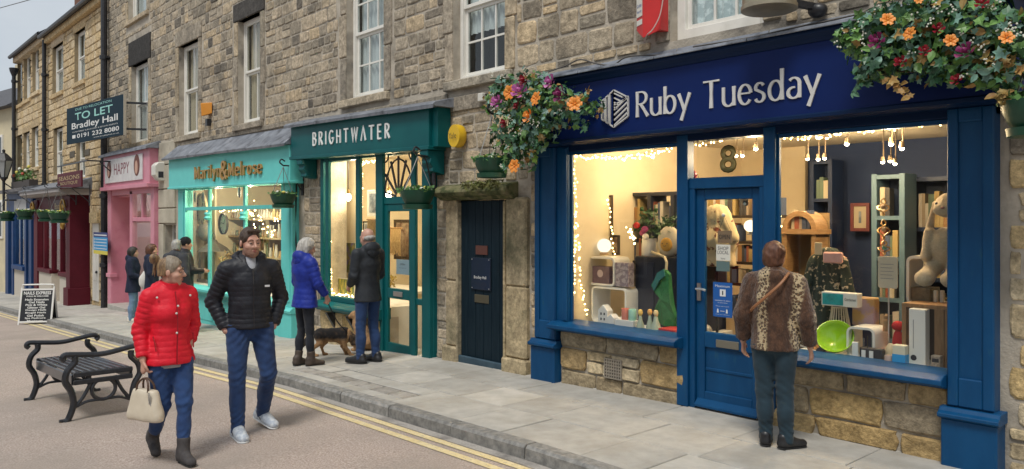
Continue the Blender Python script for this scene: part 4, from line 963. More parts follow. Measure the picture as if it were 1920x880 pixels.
fan = MB(); cx, cz = -8.90, 2.03                # wrought fan in the light over the door
for a in (8, 35, 62, 90, 118, 145, 172): fan.bar((cx+.06*math.cos(R_(a)), .04, cz+.06*math.sin(R_(a))), (cx+.40*math.cos(R_(a))*(.88 if a in (8,172) else 1), .04, cz+.56*math.sin(R_(a))), .028, .02, up=(0,1,0))
fan.tube([(cx+.34*math.cos(R_(a)), .04, cz+.52*math.sin(R_(a))) for a in range(0, 181, 12)], .013, 6)
for sx in (-1, 1): fan.tube([(cx+sx*.34+.09*math.cos(R_(a)), .04, 2.61+.09*math.sin(R_(a))) for a in range(180, 361, 20)], .011, 6)
part(fan, 'fan_grille', BLACKM, bs, 0)
bd = part(door_rails(MB(), -9.24, -8.55, -.17, 1.93, .03, .075, .085, [(1.83,1.93),(.62,.76),(-.17,.0)]), 'door', TEAL, bs)
pane(bd, -9.155, -8.635, .76, 1.83, .05, GGLASS); pane(bd, -9.155, -8.635, .0, .62, .05, GGLASS)
part(MB().box(-9.0, -8.78, .018, .032, .655, .725), 'letter_plate', STEEL, bd, .003)
part(MB().box(-8.46, -8.30, .02, .12, .58, .66), 'side_rail', TEAL, bs); part(MB().box(-8.46, -8.30, .02, .12, -.25, -.13), 'side_rail', TEAL, bs)
pane(bs, -8.46, -8.30, -.13, .58, .06, GGLASS); pane(bs, -8.46, -8.30, .66, bt-.05, .06, GGLASS)
part(MB().box(-8.165, -8.117, .054, .18, -.35, 2.66), 'post', TEAL, bs)
for x in (-10.55, -9.95): part(MB().prism_x([(-.0,.30),(-.17,.30),(-.0,.02)], x-.03, x+.03), 'sill_bracket', BLACKM, bs, 0)
part(MB().box(-9.3, -8.1, -.02, .3, -.5, -.19), 'door_step', FLAG, bs)
notice('window_card', 'pale blue card in the glass of the teal gallery door', (743, 487, 767, 515), .07, mat('card_blue', (.26,.36,.42), rough=.6), [('OPEN', .3, .7, .62, .74, INK), ('opening hours', .2, .8, .4, .46, INK)])

# ---------------------------------------------------------------- turquoise shop Marilyn & Melrose
ms = thing('shopfront', 'turquoise shopfront with raised gold lettering Marilyn & Melrose', 'shopfront', (-14.8, 0, -.3))
m0, m1 = -17.62, -11.80; mz = lambda x: 2.40+(x+17.6)*(-.010)
part(tilt_box(m0, m1, -.14, .1, mz(m0), mz(m1), mz(m0)+.62, mz(m1)+.60), 'fascia_board', TURQ, ms)
part(tilt_box(m0-.01, m1+.01, -.165, .1, mz(m0)-.03, mz(m1)-.03, mz(m0)+.012, mz(m1)+.012), 'fascia_moulding', TURQ, ms)
for i in range(4):
    a = m0-.12+(m1-m0+.16)*i/4; b = m0-.12+(m1-m0+.16)*(i+1)/4; vs = []
    for xx in (a, b-.01):
        zz = mz(xx)+.63-(xx-m0)*.004
        for yy, dz in ((.115,0),(-.24,0),(-.25,-.035),(-.265,.012),(-.2,.06),(.08,.30),(.115,.34)): vs.append((xx, yy, zz+dz+rng.uniform(-.006,.006)))
    part(MB().add(vs, [tuple(range(7)), tuple(range(13,6,-1))]+[(j, j+7, (j+1)%7+7, (j+1)%7) for j in range(7)]), 'lead_sheet', LEAD, ms, .004)
x0, x1, z0, z1 = rect(365, 304, 491, 335, -.16)
w3 = (x1-x0)
zb = lambda u: P(365+(491-365)*u, 336-11*u, -.16)[1]
stroke_text('Marilyn', x0, x0+w3*.43, zb(0)+.0, zb(0)+.235, -.175, .03, GOLDL, ms, .042, .017, serif=.06, gap=.17, slope=-.005)
stroke_text('&', x0+w3*.435, x0+w3*.535, zb(.5)-.05, zb(.5)+.29, -.19, .035, GOLDL, ms, .06, .034, slope=0)
stroke_text('Melrose', x0+w3*.545, x1, zb(.6)+.0, zb(.6)+.235, -.175, .03, GOLDL, ms, .042, .017, serif=.06, gap=.17, slope=-.005)
for a, b in ((-17.45,-17.02),(-12.42,-11.99)):
    part(MB().box(a, b, .0, .08, .2, 2.4), 'pilaster', TURQ, ms); part(MB().box(a-.03, b+.03, -.04, .14, -.75, .15), 'plinth_block', TURQ, ms); part(MB().prism_x([(.1,.14),(-.06,.14),(-.07,.18),(-.02,.23),(.1,.23)], a-.04, b+.04), 'plinth_cap', TURQ, ms, 0)
    part(MB().box(a+.08, b-.08, -.015, .002, .32, 2.3), 'pilaster_panel', TURQ, ms); part(MB().box(b-.05, b-.003, .079, .17, -.7, 2.4), 'pilaster', TURQ, ms, 0)
for x in (-15.72, -13.98): part(MB().box(x-.045, x+.045, .015, .07, .3, 2.4), 'mullion', TURQ, ms); part(MB().lathe([(.05,1.7),(.075,1.74),(.05,1.78),(.07,1.82),(.05,1.86)], (x,.0,0), 10), 'mullion_collar', TURQ, ms, 0, smooth=True)
part(MB().box(-17.02, -12.42, .012, .068, 1.9, 1.97), 'transom', TURQ, ms)
part(MB().prism_x([(.1,.22),(-.08,.22),(-.11,.25),(-.11,.29),(-.04,.33),(.1,.34)], -17.0, -12.43), 'window_sill', TURQ, ms, 0)
part(MB().box(-17.02, -12.42, .03, .14, -.75, .222), 'stall_riser', TURQ, ms)
for i in range(3):
    a = -16.9+i*1.53; part(MB().box(a, a+1.36, .018, .031, -.35, .12), 'riser_panel', TURQ, ms)
part(MB().box(-17.02, -12.42, .02, .13, 2.33, 2.42), 'head_rail', TURQ, ms)
for a, b in ((-17.02,-15.77),(-15.67,-14.03),(-13.93,-12.42)): pane(ms, a, b, .335, 1.9, .06, GGLASS); pane(ms, a, b, 1.97, 2.33, .06, GGLASS)

# ---------------------------------------------------------------- pink shop HAPPY
ps = thing('shopfront', 'pink shopfront with a recessed door and a pale sign reading HAPPY', 'shopfront', (-20.9, 0, -.65))
p0, p1 = -22.85, -19.0
part(MB().box(p0, p1, -.12, .1, 2.55, 3.38), 'fascia_board', PINK, ps); part(MB().box(p0-.05, p1+.05, -.2, .1, 2.47, 2.56), 'fascia_moulding', PINK, ps)
part(MB().prism_x([(.1,3.38),(-.2,3.38),(-.22,3.36),(-.22,3.42),(.1,3.56)], p0-.12, p1+.08), 'lead_sheet', LEAD, ps, 0)
sg = part(MB().box(p0+.25, p1-.45, -.15, -.121, 2.66, 3.28), 'sign_panel', mat('sign_white', (.66,.64,.62), (.56,.54,.54), scale=5, rough=.5), ps)
text_obj('HAPPY', -21.75, -20.45, 2.86, 3.14, -.153, mat('sign_plum', (.22,.05,.07), rough=.5), sg, extrude=0)
HB_ = mat('hair_print', (.14,.04,.025), rough=.6); SK_ = mat('face_print', (.55,.33,.24), rough=.6)
for cx, s in ((-22.2, 1), (-19.85, 1.15)):      # two printed hair portraits at the ends of the sign
    MB().lathe([(0,0),(.2*s,0)], (0,0,0), 18, 'y').xf(Matrix.Translation((cx,-.1535,3.02)) @ Matrix.Diagonal((1,1,1.15,1))).build('print', HB_, sg)
    MB().lathe([(0,0),(.12*s,0)], (0,0,0), 16, 'y').xf(Matrix.Translation((cx-.03,-.1550,2.97)) @ Matrix.Diagonal((.8,1,1.2,1))).build('print', SK_, sg)
part(MB().box(p0, -22.55, -.02, .14, -.8, 2.47), 'pilaster', PINK, ps); part(MB().box(p1-.25, p1, -.02, .14, -.8, 2.47), 'pilaster', PINK, ps); part(MB().box(p0-.04, -22.5, -.05, .14, .15, .25), 'pilaster_band', PINK, ps)
part(MB().box(-20.95, -20.75, -.0, .14, -.7, 2.42), 'post', PINK, ps); part(MB().box(-22.55, p1-.25, .0, .12, 2.34, 2.47), 'head_rail', PINK, ps)
part(MB().box(-20.75, p1-.25, .01, .12, 1.66, 1.76), 'transom', PINK, ps); part(MB().box(-20.05, -19.97, .012, .12, 1.76, 2.34), 'glazing_bar', PINK, ps)
part(MB().box(-20.75, p1-.25, .01, .14, -.75, .05), 'stall_riser', PINK, ps)
pane(ps, -20.75, p1-.25, .05, 1.66, .06); pane(ps, -20.75, -20.05, 1.76, 2.34, .06); pane(ps, -19.97, p1-.25, 1.76, 2.34, .06)
pdv = part(MB().box(-22.55, -20.95, .75, .8, -.55, 2.34), 'door', PINK, ps); part(MB().box(-22.2, -21.4, .735, .752, .55, 1.9), 'door_notice', mat('notice_pale', (.5,.45,.45), rough=.5), pdv)
for a, b in ((-.3,.4),): part(MB().box(-22.25, -21.35, .738, .752, a, b), 'door_panel', PINK, pdv)
part(MB().box(-22.58, -22.54, .0, .8, -.6, 2.34), 'recess_wall', PINK, ps); part(MB().box(-20.96, -20.92, .14, .8, -.6, 2.34), 'recess_wall', PINK, ps); part(MB().box(-22.55, -20.95, .14, .8, 2.3, 2.34), 'recess_ceiling', PINK, ps)
part(MB().box(-22.55, -20.95, -.1, .8, -.95, -.55), 'door_step', FLAG, ps)
GREENW = mat('green_backdrop', (.30,.42,.30), (.36,.48,.36), scale=2, rough=.9)
interior(-20.9, -19.1, .9, 2.2, -.7, 2.6, (GREENW, GREENW, GREENW), ceil=GREENW)
# ---------------------------------------------------------------- maroon boutique
qs = thing('shopfront', 'maroon boutique front with lead canopy and gilded scroll brackets', 'shopfront', (-27.5, 0, -.95))
yq = -.35
part(MB().box(-25.6, -25.15, yq-.08, .1, -.75, 2.45), 'pilaster', MAROON, qs); part(MB().box(-25.66, -25.09, yq-.14, .1, -1.1, -.3), 'plinth_block', MAROON, qs); part(MB().box(-30.25, -29.7, yq-.05, .1, -1.1, 2.35), 'pilaster', MAROON, qs)
part(MB().prism_x([(.1,2.42),(yq-.25,2.42),(yq-.4,2.5),(yq-.4,2.6),(.1,2.6)], -30.6, -24.95), 'cornice', mat('cornice_grey', (.33,.30,.29), rough=.6), qs, 0); part(MB().prism_x([(.115,2.6),(yq-.43,2.6),(yq-.44,2.64),(.0,2.9),(.115,2.95)], -30.65, -24.9), 'lead_sheet', LEAD, qs, 0)
part(MB().box(-30.2, -25.6, yq, .1, 1.75, 2.42), 'fascia_board', MAROON, qs); part(MB().box(-27.4, -26.1, yq-.02, yq+.001, 1.85, 2.3), 'name_panel', mat('name_dark', (.05,.012,.012), rough=.5), qs)
text_obj('Boutique', -27.3, -26.2, 1.97, 2.2, yq-.024, mat('name_gold', (.5,.36,.14), rough=.4, metal=.3), qs, extrude=0)
GILT = mat('gilding', (.55,.34,.08), (.4,.22,.05), scale=9, rough=.35, metal=.6)
for cx, cz, r0 in ((-25.75, 2.05, .28), (-25.75, 1.55, .2), (-30.0, 2.05, .26)):
    MB().tube([(cx+(r0-.0016*a*r0)*math.cos(R_(a)), yq-.14, cz+(r0-.0016*a*r0)*math.sin(R_(a))) for a in range(0, 560, 20)], .035, 6).build('scroll', GILT, qs, smooth=True)
for x in (-29.0, -27.9, -26.75): part(MB().box(x-.05, x+.05, yq+.01, .05, .05, 1.76), 'mullion', MAROON, qs)
part(MB().box(-29.75, -27.9, yq-.05, .1, -.02, .1), 'window_sill', MAROON, qs); part(MB().box(-26.8, -25.6, yq-.05, .1, -.02, .1), 'window_sill', MAROON, qs); part(MB().box(-29.7, -27.9, yq, .1, -1.2, -.02), 'stall_riser', mat('riser_cream', (.52,.47,.40), rough=.8), qs); part(MB().box(-26.8, -25.6, yq+.002, .1, -1.2, -.02), 'stall_riser', _M['riser_cream'], qs)
for a, b in ((-29.7,-29.05),(-28.95,-27.95),(-27.85,-26.8),(-26.7,-25.6)): pane(qs, a, b, .1, 1.75, yq+.08, WGLASS)
interior(-30.2, -25.2, .15, 2.6, -1.0, 2.5, (CREAMW, CREAMW, CREAMW))
wd = thing('white_door', 'narrow white door in the sandstone beside the tall drainpipe', 'door', (-24.3, .2, -.85)); a, b, c, d = rect(176, 425, 187, 545, .1)
MB().box(a, b, .06, .1, c-.3, d+.1).build('door_leaf', WHITE, wd, bevel=.01); MB().box(a+.15, b-.15, .045, .061, c+.3, d-.2).build('door_panel', WHITE, wd); MB().sphere((b-.1, .04, .2), .04, 8, 6).build('knob', BLACKM, wd); MB().box(a-.1, b+.1, .0, .15, d+.1, d+.4).build('lintel', ST_PALE, wd)
# ---------------------------------------------------------------- navy shop at the far end
ns = thing('shopfront', 'navy blue shopfront with curved window at the far end of the terrace', 'shopfront', (-33.5, 0, -1.2))
yq = -.3
part(MB().box(-35.9, -31.0, yq, .1, 1.9, 2.7), 'fascia_board', BLUE2, ns); part(MB().prism_x([(.1,2.7),(yq-.3,2.7),(yq-.35,2.8),(.1,2.95)], -36.1, -30.85), 'cornice', LEAD, ns, 0); part(MB().box(-34.2, -32.0, yq-.02, yq+.001, 2.0, 2.45), 'name_panel', mat('name_pale', (.42,.42,.42), rough=.6), ns)
for a, b in ((-35.9,-35.3),(-34.6,-34.3),(-31.45,-31.0),(-32.2,-31.9)): part(MB().box(a, b, yq-.04, .1, -1.5, 1.9), 'pilaster', BLUE2, ns)
part(MB().box(-34.3, -32.2, yq-.1, .1, -.15, .0), 'window_sill', BLUE2, ns); part(MB().box(-34.3, -32.2, yq, .1, -1.6, -.15), 'stall_riser', _M['riser_cream'], ns); part(MB().box(-33.3, -33.2, yq+.02, .05, 0, 1.9), 'mullion', BLUE2, ns)
pane(ns, -34.3, -33.3, 0, 1.9, yq+.06, WGLASS); pane(ns, -33.2, -32.2, 0, 1.9, yq+.06, WGLASS)
part(MB().box(-31.9, -31.45, .02, .06, -1.4, 1.9), 'door', BLUE2, ns); part(MB().box(-35.3, -34.6, .02, .06, -1.4, 1.9), 'door', mat('teal_door', (.02,.14,.17), rough=.5), ns)
interior(-34.3, -32.2, .12, 2.0, -1.2, 2.5, (CREAMW, CREAMW, CREAMW))
# ================================================================ inside the shops
WARM = (1.0, .74, .43)
BULB = emis('bulb_glow', (1.0, .80, .50), 9.0); FAIRY = emis('fairy_glow', (1.0, .70, .28), 14.0); SPOTG = emis('spot_glow', (1.0, .86, .62), 22.0)
interior(-5.72, -1.72, .13, 3.6, 0.0, 2.66, (PLAST, NAVYWALL, NAVYWALL))
tag(MB().box(-5.72, -4.80, 3.52, 3.598, 0, 2.66).build('shop_wall', PLAST), kind='structure')
for a, b in ((-5.70, -4.26), (-3.27, -1.96)): tag(MB().box(a, b, .135, .95, .03, .60).build('window_bed', SHELFW), kind='structure')
interior(-11.93, -8.14, .16, 3.0, -.35, 2.82, (CREAMW, CREAMW, CREAMW)); tag(MB().box(-11.92, -9.3, .165, .9, -.3, .46).build('window_bed', SHELFW), kind='structure')
interior(-17.92, -12.05, .15, 3.2, -.7, 2.5, (CREAMW, CREAMW, CREAMW)); tag(MB().box(-17.9, -12.5, .16, 1.0, -.65, .30).build('window_bed', SHELFW), kind='structure')

BRZ = mat('bronze_dark', (.10,.07,.04), rough=.5)
def spotlight(label, px, py, y, e=26, lamp=True, zc=2.66):
    x, z = P(px, py, y); t = thing('spotlight', label, 'spotlight', (x, y, z))
    MB().tube([(x,y+.02,zc),(x,y+.02,z+.05)], .006, 6).build('stem', BRZ, t); MB().lathe([(.018,.045),(.023,0),(.019,-.012)], (x,y,z), 10, cap=False).build('shade', BRZ, t, smooth=True); MB().sphere((x,y,z-.010), .020, 10, 6).build('bulb', SPOTG, t, smooth=True)
    if lamp: point('spot_light', (x, y-.03, z-.06), e, WARM, .03)
spotlight('single bright spotlight at the upper left of the left blue window', 1110, 300, .55, 11)
spotlight('bright spotlight in the corner of the fanlight with the gilt 8', 1417, 277, .7, 17)
spotlight('small chrome spotlight near the top right of the left blue window', 1224, 292, .8, 8)
for k, (px, py, w_) in enumerate(((1514, 296, 'left'), (1534, 297, 'middle'), (1546, 295, 'right'))): spotlight(f'{w_} bulb of the three low ceiling spots at the left of the big blue window', px, py, 2.2, 9, k == 1)
spotlight('lone tilted spotlight in the upper middle of the big blue window', 1588, 268, 1.2, 20)
spotlight('brightest spotlight of the upper right pair in the big blue window', 1671, 268, .9, 20)
spotlight('second spotlight of the upper right pair, slightly lower and nearer the post', 1691, 276, .9, 16, False)
for px, py, w_ in ((1655, 302, 'left'), (1669, 300, 'upper'), (1678, 305, 'right')): spotlight(f'{w_} small bulb of the cluster over the grey bookcase', px, py, 2.4, 9, w_ == 'upper')
for px, w_ in ((1380, 'left'), (1392, 'right')): spotlight(f'{w_} small hanging bulb behind the gilt 8', px, 290, 1.6, 10, w_ == 'left')
point('shop_lamp', (-4.9, 1.0, 2.45), 12, WARM, .1); point('shop_lamp', (-2.7, .75, 2.5), 18, WARM, .1); point('shop_lamp', (-3.9, 1.9, 2.45), 16, WARM, .1)

def fairy(label, pts, n, wob=.03, r=.0072, seed=1, down=0.0, m=FAIRY):
    r_ = random.Random(seed); pts = [Vector(p) for p in pts]; x0 = pts[0]; t = thing('fairy_lights', label, 'fairy lights', x0)
    path = []
    for a, b in zip(pts, pts[1:]):
        for i in range(10): path.append(a.lerp(b, i/10))
    path.append(pts[-1])
    MB().tube([p+Vector((r_.uniform(-.01,.01), r_.uniform(-.005,.005), r_.uniform(-.008,.008))) for p in path], .0022, 4).build('cable', mat('fairy_cable', (.25,.18,.08), rough=.5), t)
    me = None; inv = Matrix.Translation(-x0)
    for i in range(n):
        u = (i+r_.random()*.8)/n*(len(path)-1); k = min(int(u), len(path)-2); p = path[k].lerp(path[k+1], u-k)+Vector((r_.uniform(-wob,wob), r_.uniform(-.012,.012), r_.uniform(-wob,wob)-down*r_.random()))
        if me is None: me = bpy.data.meshes.new('bulb'); q = MB().sphere((0,0,0), 1, 6, 4); me.from_pydata(q.v, [], q.f); me.materials.append(m)
        o = bpy.data.objects.new('bulb', me); COL.objects.link(o); o.location = p; o.scale = (r,)*3 if r_.random() > .12 else (r*1.5,)*3; o.parent = t; o.matrix_parent_inverse = inv
    return t
Pz = lambda px, py, y: Vector((P(px,py,y)[0], y, P(px,py,y)[1]))
fairy('fairy lights along the top of the left blue window', [Pz(1072,290,.2), Pz(1110,293,.2), Pz(1150,294,.22), Pz(1190,292,.2), Pz(1225,285,.2), Pz(1262,274,.2)], 62, .02, seed=2, down=.03)
fairy('fairy lights hanging straight down the left edge of the left blue window', [Pz(1076,292,.18), Pz(1080,400,.18), Pz(1078,500,.18), Pz(1073,600,.18)], 42, .014, seed=3)
fairy('second fairy light strand swinging out to the right as it falls', [Pz(1079,292,.22), Pz(1082,420,.24), Pz(1088,520,.26), Pz(1101,596,.28)], 34, .014, seed=4)
fairy('fairy lights round the top of the fanlight with the gilt 8', [Pz(1296,272,.2), Pz(1330,270,.2), Pz(1370,258,.2), Pz(1425,250,.2)], 16, .012, seed=5)
fairy('fairy lights down the left edge of the big blue window', [Pz(1456,258,.16), Pz(1457,340,.16), Pz(1462,430,.16), Pz(1458,470,.16)], 26, .012, seed=6)
fairy('fairy lights draped along the top of the big blue window', [Pz(1456,257,.16), Pz(1500,258,.18), Pz(1545,254,.2), Pz(1580,243,.18), Pz(1625,243,.18), Pz(1690,236,.18), Pz(1768,228,.18)], 58, .018, seed=7, down=.02)
fairy('fairy lights lying along the sill of the big blue window', [Pz(1520,668,.18), Pz(1580,680,.18), Pz(1660,694,.18), Pz(1765,706,.18)], 22, .008, seed=8)
fairy('fairy lights tangled round the leaning ladder frame in the left blue window', [Pz(1140,372,.7), Pz(1147,420,.7), Pz(1150,470,.7), Pz(1160,500,.7)], 18, .015, seed=9)
fairy('small cluster of fairy lights beside the white flower vase', [Pz(1178,425,.5), Pz(1184,440,.5), Pz(1188,455,.5)], 14, .035, seed=10)
fairy('dense curtain of fairy lights at the left pane of the teal gallery', [Pz(616,305,.14), Pz(617,400,.14), Pz(619,500,.14), Pz(620,565,.14)], 90, .03, .0075, seed=11)
fairy('fairy lights in the narrow outer pane of the teal gallery', [Pz(609,310,.14), Pz(609,420,.14), Pz(610,560,.14)], 46, .008, .0075, seed=12)
fairy('fairy lights along the second pane of the teal gallery', [Pz(704,303,.14), Pz(684,304,.14), Pz(678,310,.14), Pz(678,380,.14), Pz(678,440,.14)], 46, .02, .0075, seed=13)
fairy('fairy lights heaped on the sill of the teal gallery', [Pz(622,555,.2), Pz(640,557,.2), Pz(664,560,.2)], 60, .05, .008, seed=14)
fairy('fairy lights in the narrow pane right of the teal door', [Pz(793,400,.14), Pz(793,440,.14), Pz(793,470,.14)], 14, .008, .0075, seed=15)
fairy('fairy lights strung across the turquoise shop window', [Pz(402,392,.2), Pz(425,398,.2), Pz(466,395,.2), Pz(474,402,.2), Pz(478,430,.2)], 24, .03, .010, seed=16)
fairy('fairy lights down the right part of the turquoise window', [Pz(474,380,.3), Pz(490,420,.3), Pz(510,440,.3), Pz(522,400,.3)], 26, .08, .010, seed=17)
fairy('green and gold fairy lights down the pink shop window', [Pz(252,385,.2), Pz(252,410,.2), Pz(252,455,.2)], 26, .02, .014, seed=18, m=emis('fairy_green', (.8,.85,.25), 7.0))

# ---------------------------------------------------------------- small goods, built from their outline in the window and their own depth
def plastic(n, c, rough=.45, **k): return mat(n, c, rough=rough, **k)
def rrect(x0, x1, z0, z1, r, n=4):
    o = []
    for cx, cz, a in ((x1-r, z0+r, -90), (x1-r, z1-r, 0), (x0+r, z1-r, 90), (x0+r, z0+r, 180)): o += [(cx+r*math.cos(R_(a+90*i/n)), cz+r*math.sin(R_(a+90*i/n))) for i in range(n+1)]
    return o
def ring_shelf(name, label, px, y, depth, th, m, r=.05, zfix=None):
    x0, x1, z0, z1 = rect(*px, y)
    if zfix is not None: z0 = zfix
    t = thing(name, label, 'shelf', ((x0+x1)/2, y, z0)); A, B = rrect(x0, x1, z0, z1, r), rrect(x0+th, x1-th, z0+th, z1-th, max(.005, r-th)); n = len(A)
    vs = [(a, y, b) for a, b in A]+[(a, y, b) for a, b in B]+[(a, y+depth, b) for a, b in A]+[(a, y+depth, b) for a, b in B]; fs = []
    for i in range(n):
        j = (i+1) % n; fs += [(i, j, n+j, n+i), (2*n+j, 2*n+i, 3*n+i, 3*n+j), (j, i, 2*n+i, 2*n+j), (n+i, n+j, 3*n+j, 3*n+i)]
    MB().add(vs, fs).build('shell', m, t, smooth=True); return t, x0, x1, z0, z1
def boxgood(name, label, cat, px, y, depth, m, zfix=None, front=None, bevel=.004, side=None):
    x0, x1, z0, z1 = rect(*px, y)
    if zfix is not None: z1 += zfix-z0; z0 = zfix
    t = thing(name, label, cat, ((x0+x1)/2, y, z0)); MB().box(x0, x1, y, y+depth, z0, z1).build('body', m, t, bevel=bevel); return t, x0, x1, z0, z1
BED = .601
SHW = plastic('lacquer_white', (.74,.72,.67))
t, *_ = ring_shelf('box_shelf', 'upper rounded white box shelf under the glowing moon lamp', (1104, 482, 1152, 536), .45, .26, .022, SHW)
t, *_ = ring_shelf('box_shelf', 'lower rounded white box shelf standing on the left window bed', (1109, 539, 1174, 606), .42, .30, .020, SHW, zfix=BED)
x, z = P(1133, 461, .58); ml = thing('moon_lamp', 'round glowing white moon lamp on the upper box shelf', 'lamp', (x, .58, z-.09)); MB().sphere((x, .58, z), .078, 20, 14).build('globe', emis('moon_glow', (1.0,.88,.68), .85), ml, smooth=True); MB().lathe([(.05,-.10),(.05,-.085),(.035,-.07)], (x,.58,z), 14).build('stand', plastic('beech', (.4,.25,.12)), ml)
t, x0, x1, z0, z1 = boxgood('gift_box', 'mauve gift box with a pale moon printed on it, inside the upper shelf', 'box', (1109, 500, 1142, 533), .47, .12, plastic('mauve', (.12,.075,.105), c2=(.16,.1,.13), scale=20))
MB().lathe([(0,0),(.042,0)], ((x0+x1)/2, .4685, (z0+z1)/2+.02), 20, 'y').build('moon_print', plastic('mauve_pale', (.50,.40,.42)), t)
t, x0, x1, z0, z1 = boxgood('print_box', 'grey lilac box with a floral picture, right of the upper shelf', 'box', (1153, 493, 1178, 538), .45, .10, mat('lilac_print', (.22,.17,.2), (.42,.36,.36), scale=26, rough=.6, lo=.45, hi=.55))
def house(label, px, y):
    x0, x1, z0, z1 = rect(*px, y); z1 += BED-z0; z0 = BED; zm = z0+(z1-z0)*.72; t = thing('ceramic_house', label, 'ornament', ((x0+x1)/2, y, z0)); cx = (x0+x1)/2
    MB().prism_y([(x0,z0),(x1,z0),(x1,zm),(cx,z1),(x0,zm)], y, y+.09).build('house_body', plastic('ceramic', (.70,.66,.60), .35), t, bevel=.004)
    for i in range(3):
        for j in (-1, 1): MB().box(cx+j*.022-.009, cx+j*.022+.009, y-.001, y+.004, z0+.06+i*.055, z0+.085+i*.055).build('window', INK, t) if zm > z0+.1+i*.055 else None
    MB().box(cx-.009, cx+.009, y-.001, y+.004, z0, z0+.035).build('door', INK, t)
house('tallest white ceramic house in the left blue window', (1121, 566, 1139, 606), .22); house('middle sized white ceramic house beside the tallest', (1138, 582, 1151, 607), .2); house('smallest white ceramic house behind the white tray', (1153, 590, 1162, 610), .24)
t, x0, x1, z0, z1 = boxgood('candle_tray', 'long white ceramic tray in front of the lower box shelf', 'tray', (1152, 600, 1187, 618), .17, .09, plastic('ceramic', (.70,.66,.60)), zfix=BED)
def jar(name, label, cat, px, y, prof, m, zfix=BED, n=16, extra=None):
    x0, x1, z0, z1 = rect(*px, y); cx = (x0+x1)/2; R0 = (x1-x0)/2
    if zfix is not None: z1 += zfix-z0; z0 = zfix
    H = z1-z0; t = thing(name, label, cat, (cx, y+R0, z0)); MB().lathe([(R0*a, H*b) for a, b in prof], (cx, y+R0, z0), n).build('body', m, t, smooth=True)
    return t, cx, y+R0, z0, z1, R0
CYL = [(.96,0),(1,.04),(1,.96),(.96,1),(.85,1),(.83,.9)]
jar('candle_cup', 'small coral cup with a white rim standing in the white tray', 'cup', (1162, 579, 1174, 600), .18, CYL, plastic('coral', (.62,.20,.14)), zfix=z1); jar('candle_cup', 'small mint green cup beside the coral one in the white tray', 'cup', (1175, 580, 1187, 601), .18, CYL, plastic('mint', (.34,.58,.46)), zfix=z1)
BOT = [(.7,0),(1,.05),(.9,.35),(.45,.75),(.35,.97),(.3,1)]
for k, (px, tc_, w_) in enumerate((((1189, 593, 1202, 622), (.85,.55,.15), 'yellow'), ((1207, 594, 1220, 626), (.82,.42,.12), 'red and yellow'), ((1214, 599, 1232, 630), (.80,.60,.30), 'pale'))):
    t, cx, cy, z0, z1, R0 = jar('bud_vase', f'grey green bottle vase holding a {w_} tulip on the left window bed', 'vase', px, .17, BOT, plastic('celadon', (.33,.37,.28), .25))
    q = MB(); q.lathe([(.004,-.02),(.02,.01),(.026,.03),(.018,.055),(.0,.06)], (cx, cy, z1+.005), 10); q.build('tulip', plastic('tulip%d' % k, tc_), t, smooth=True)
CAB = plastic('dark_cabinet', (.012,.016,.03), .35)
x0, x1, z0, z1 = rect(1191, 482, 1275, 630, .62); dc = thing('display_cabinet', 'dark navy cabinet behind the tulip vases in the left blue window', 'cabinet', ((x0+x1)/2, .62, 0)); MB().box(x0, x1+.3, .62, 1.0, 0, z1).build('carcass', CAB, dc, bevel=.006); MB().box(x0+.05, x0+.25, .612, .622, .65, z1-.06).build('door', plastic('cab_door', (.02,.026,.045), .3), dc)
cz = z1
t, cx, cy, z0, z1, R0 = jar('flower_vase', 'tall plain white vase of flowers on the dark cabinet', 'vase', (1198, 448, 1220, 481), .66, CYL, plastic('ceramic', (.70,.66,.60)), zfix=cz)
def leafcloud(name, parent, c, r, n, cols, size, seed, hang=0.0, m=None):
    r_ = random.Random(seed); mb = MB()
    for _ in range(n):
        p = Vector((r_.gauss(0,1), r_.gauss(0,1), r_.gauss(0,1))); p = p.normalized()*(r_.random()**.45); p = Vector((c[0]+p.x*r[0], c[1]+p.y*r[1], c[2]+p.z*r[2]))
        d = Vector((r_.uniform(-1,1), r_.uniform(-1,1), r_.uniform(-1,.7)-hang)).normalized(); s_ = d.cross(Vector((r_.uniform(-1,1), r_.uniform(-1,1), r_.uniform(-1,1)))).normalized(); L_ = size*r_.uniform(.6,1.4); w_ = L_*.32; nn = d.cross(s_)*L_*.12
        mb.add([p, p+d*L_*.5+s_*w_+nn, p+d*L_, p+d*L_*.5-s_*w_+nn], [(0,1,2),(0,2,3)])
    o = mb.build(name, m, parent); o['kind'] = 'stuff'; return o
LEAFD = mat('leaf_dark', (.022,.060,.022), (.045,.105,.04), scale=9, rough=.5, rnd=.45)
LEAFM = mat('leaf_mid', (.05,.13,.035), (.10,.20,.06), scale=9, rough=.5, rnd=.4)
leafcloud('foliage', t, (cx-.02, cy, z1+.16), (.13,.1,.2), 90, 0, .07, 21, m=LEAFD); leafcloud('foliage', t, (cx+.22, cy+.05, z1+.12), (.17,.1,.13), 100, 0, .06, 22, m=LEAFD)
for dx, dz, c in ((-.1,.14,(.45,.02,.02)), (-.02,.06,(.22,.02,.09)), (.02,.02,(.75,.68,.6)), (.01,.1,(.3,.03,.14))): MB().sphere((cx+dx, cy-.09, z1+dz), (.04,.035,.035), 9, 6).build('bloom', plastic('bloom%d' % int(dz*100), c), t, smooth=True)
x, z = P(1249, 452, .7); ep = thing('plush_egg', 'round cream plush egg with a smiling yellow yolk face', 'plush toy', (x, .7, cz)); MB().sphere((x, .75, cz+.16), (.14,.07,.165), 18, 12).build('white', plastic('plush_cream', (.66,.58,.44), .95), ep, smooth=True); MB().sphere((x+.01, .69, cz+.13), (.075,.03,.075), 14, 10).build('yolk', plastic('yolk', (.62,.34,.07), .9), ep, smooth=True)
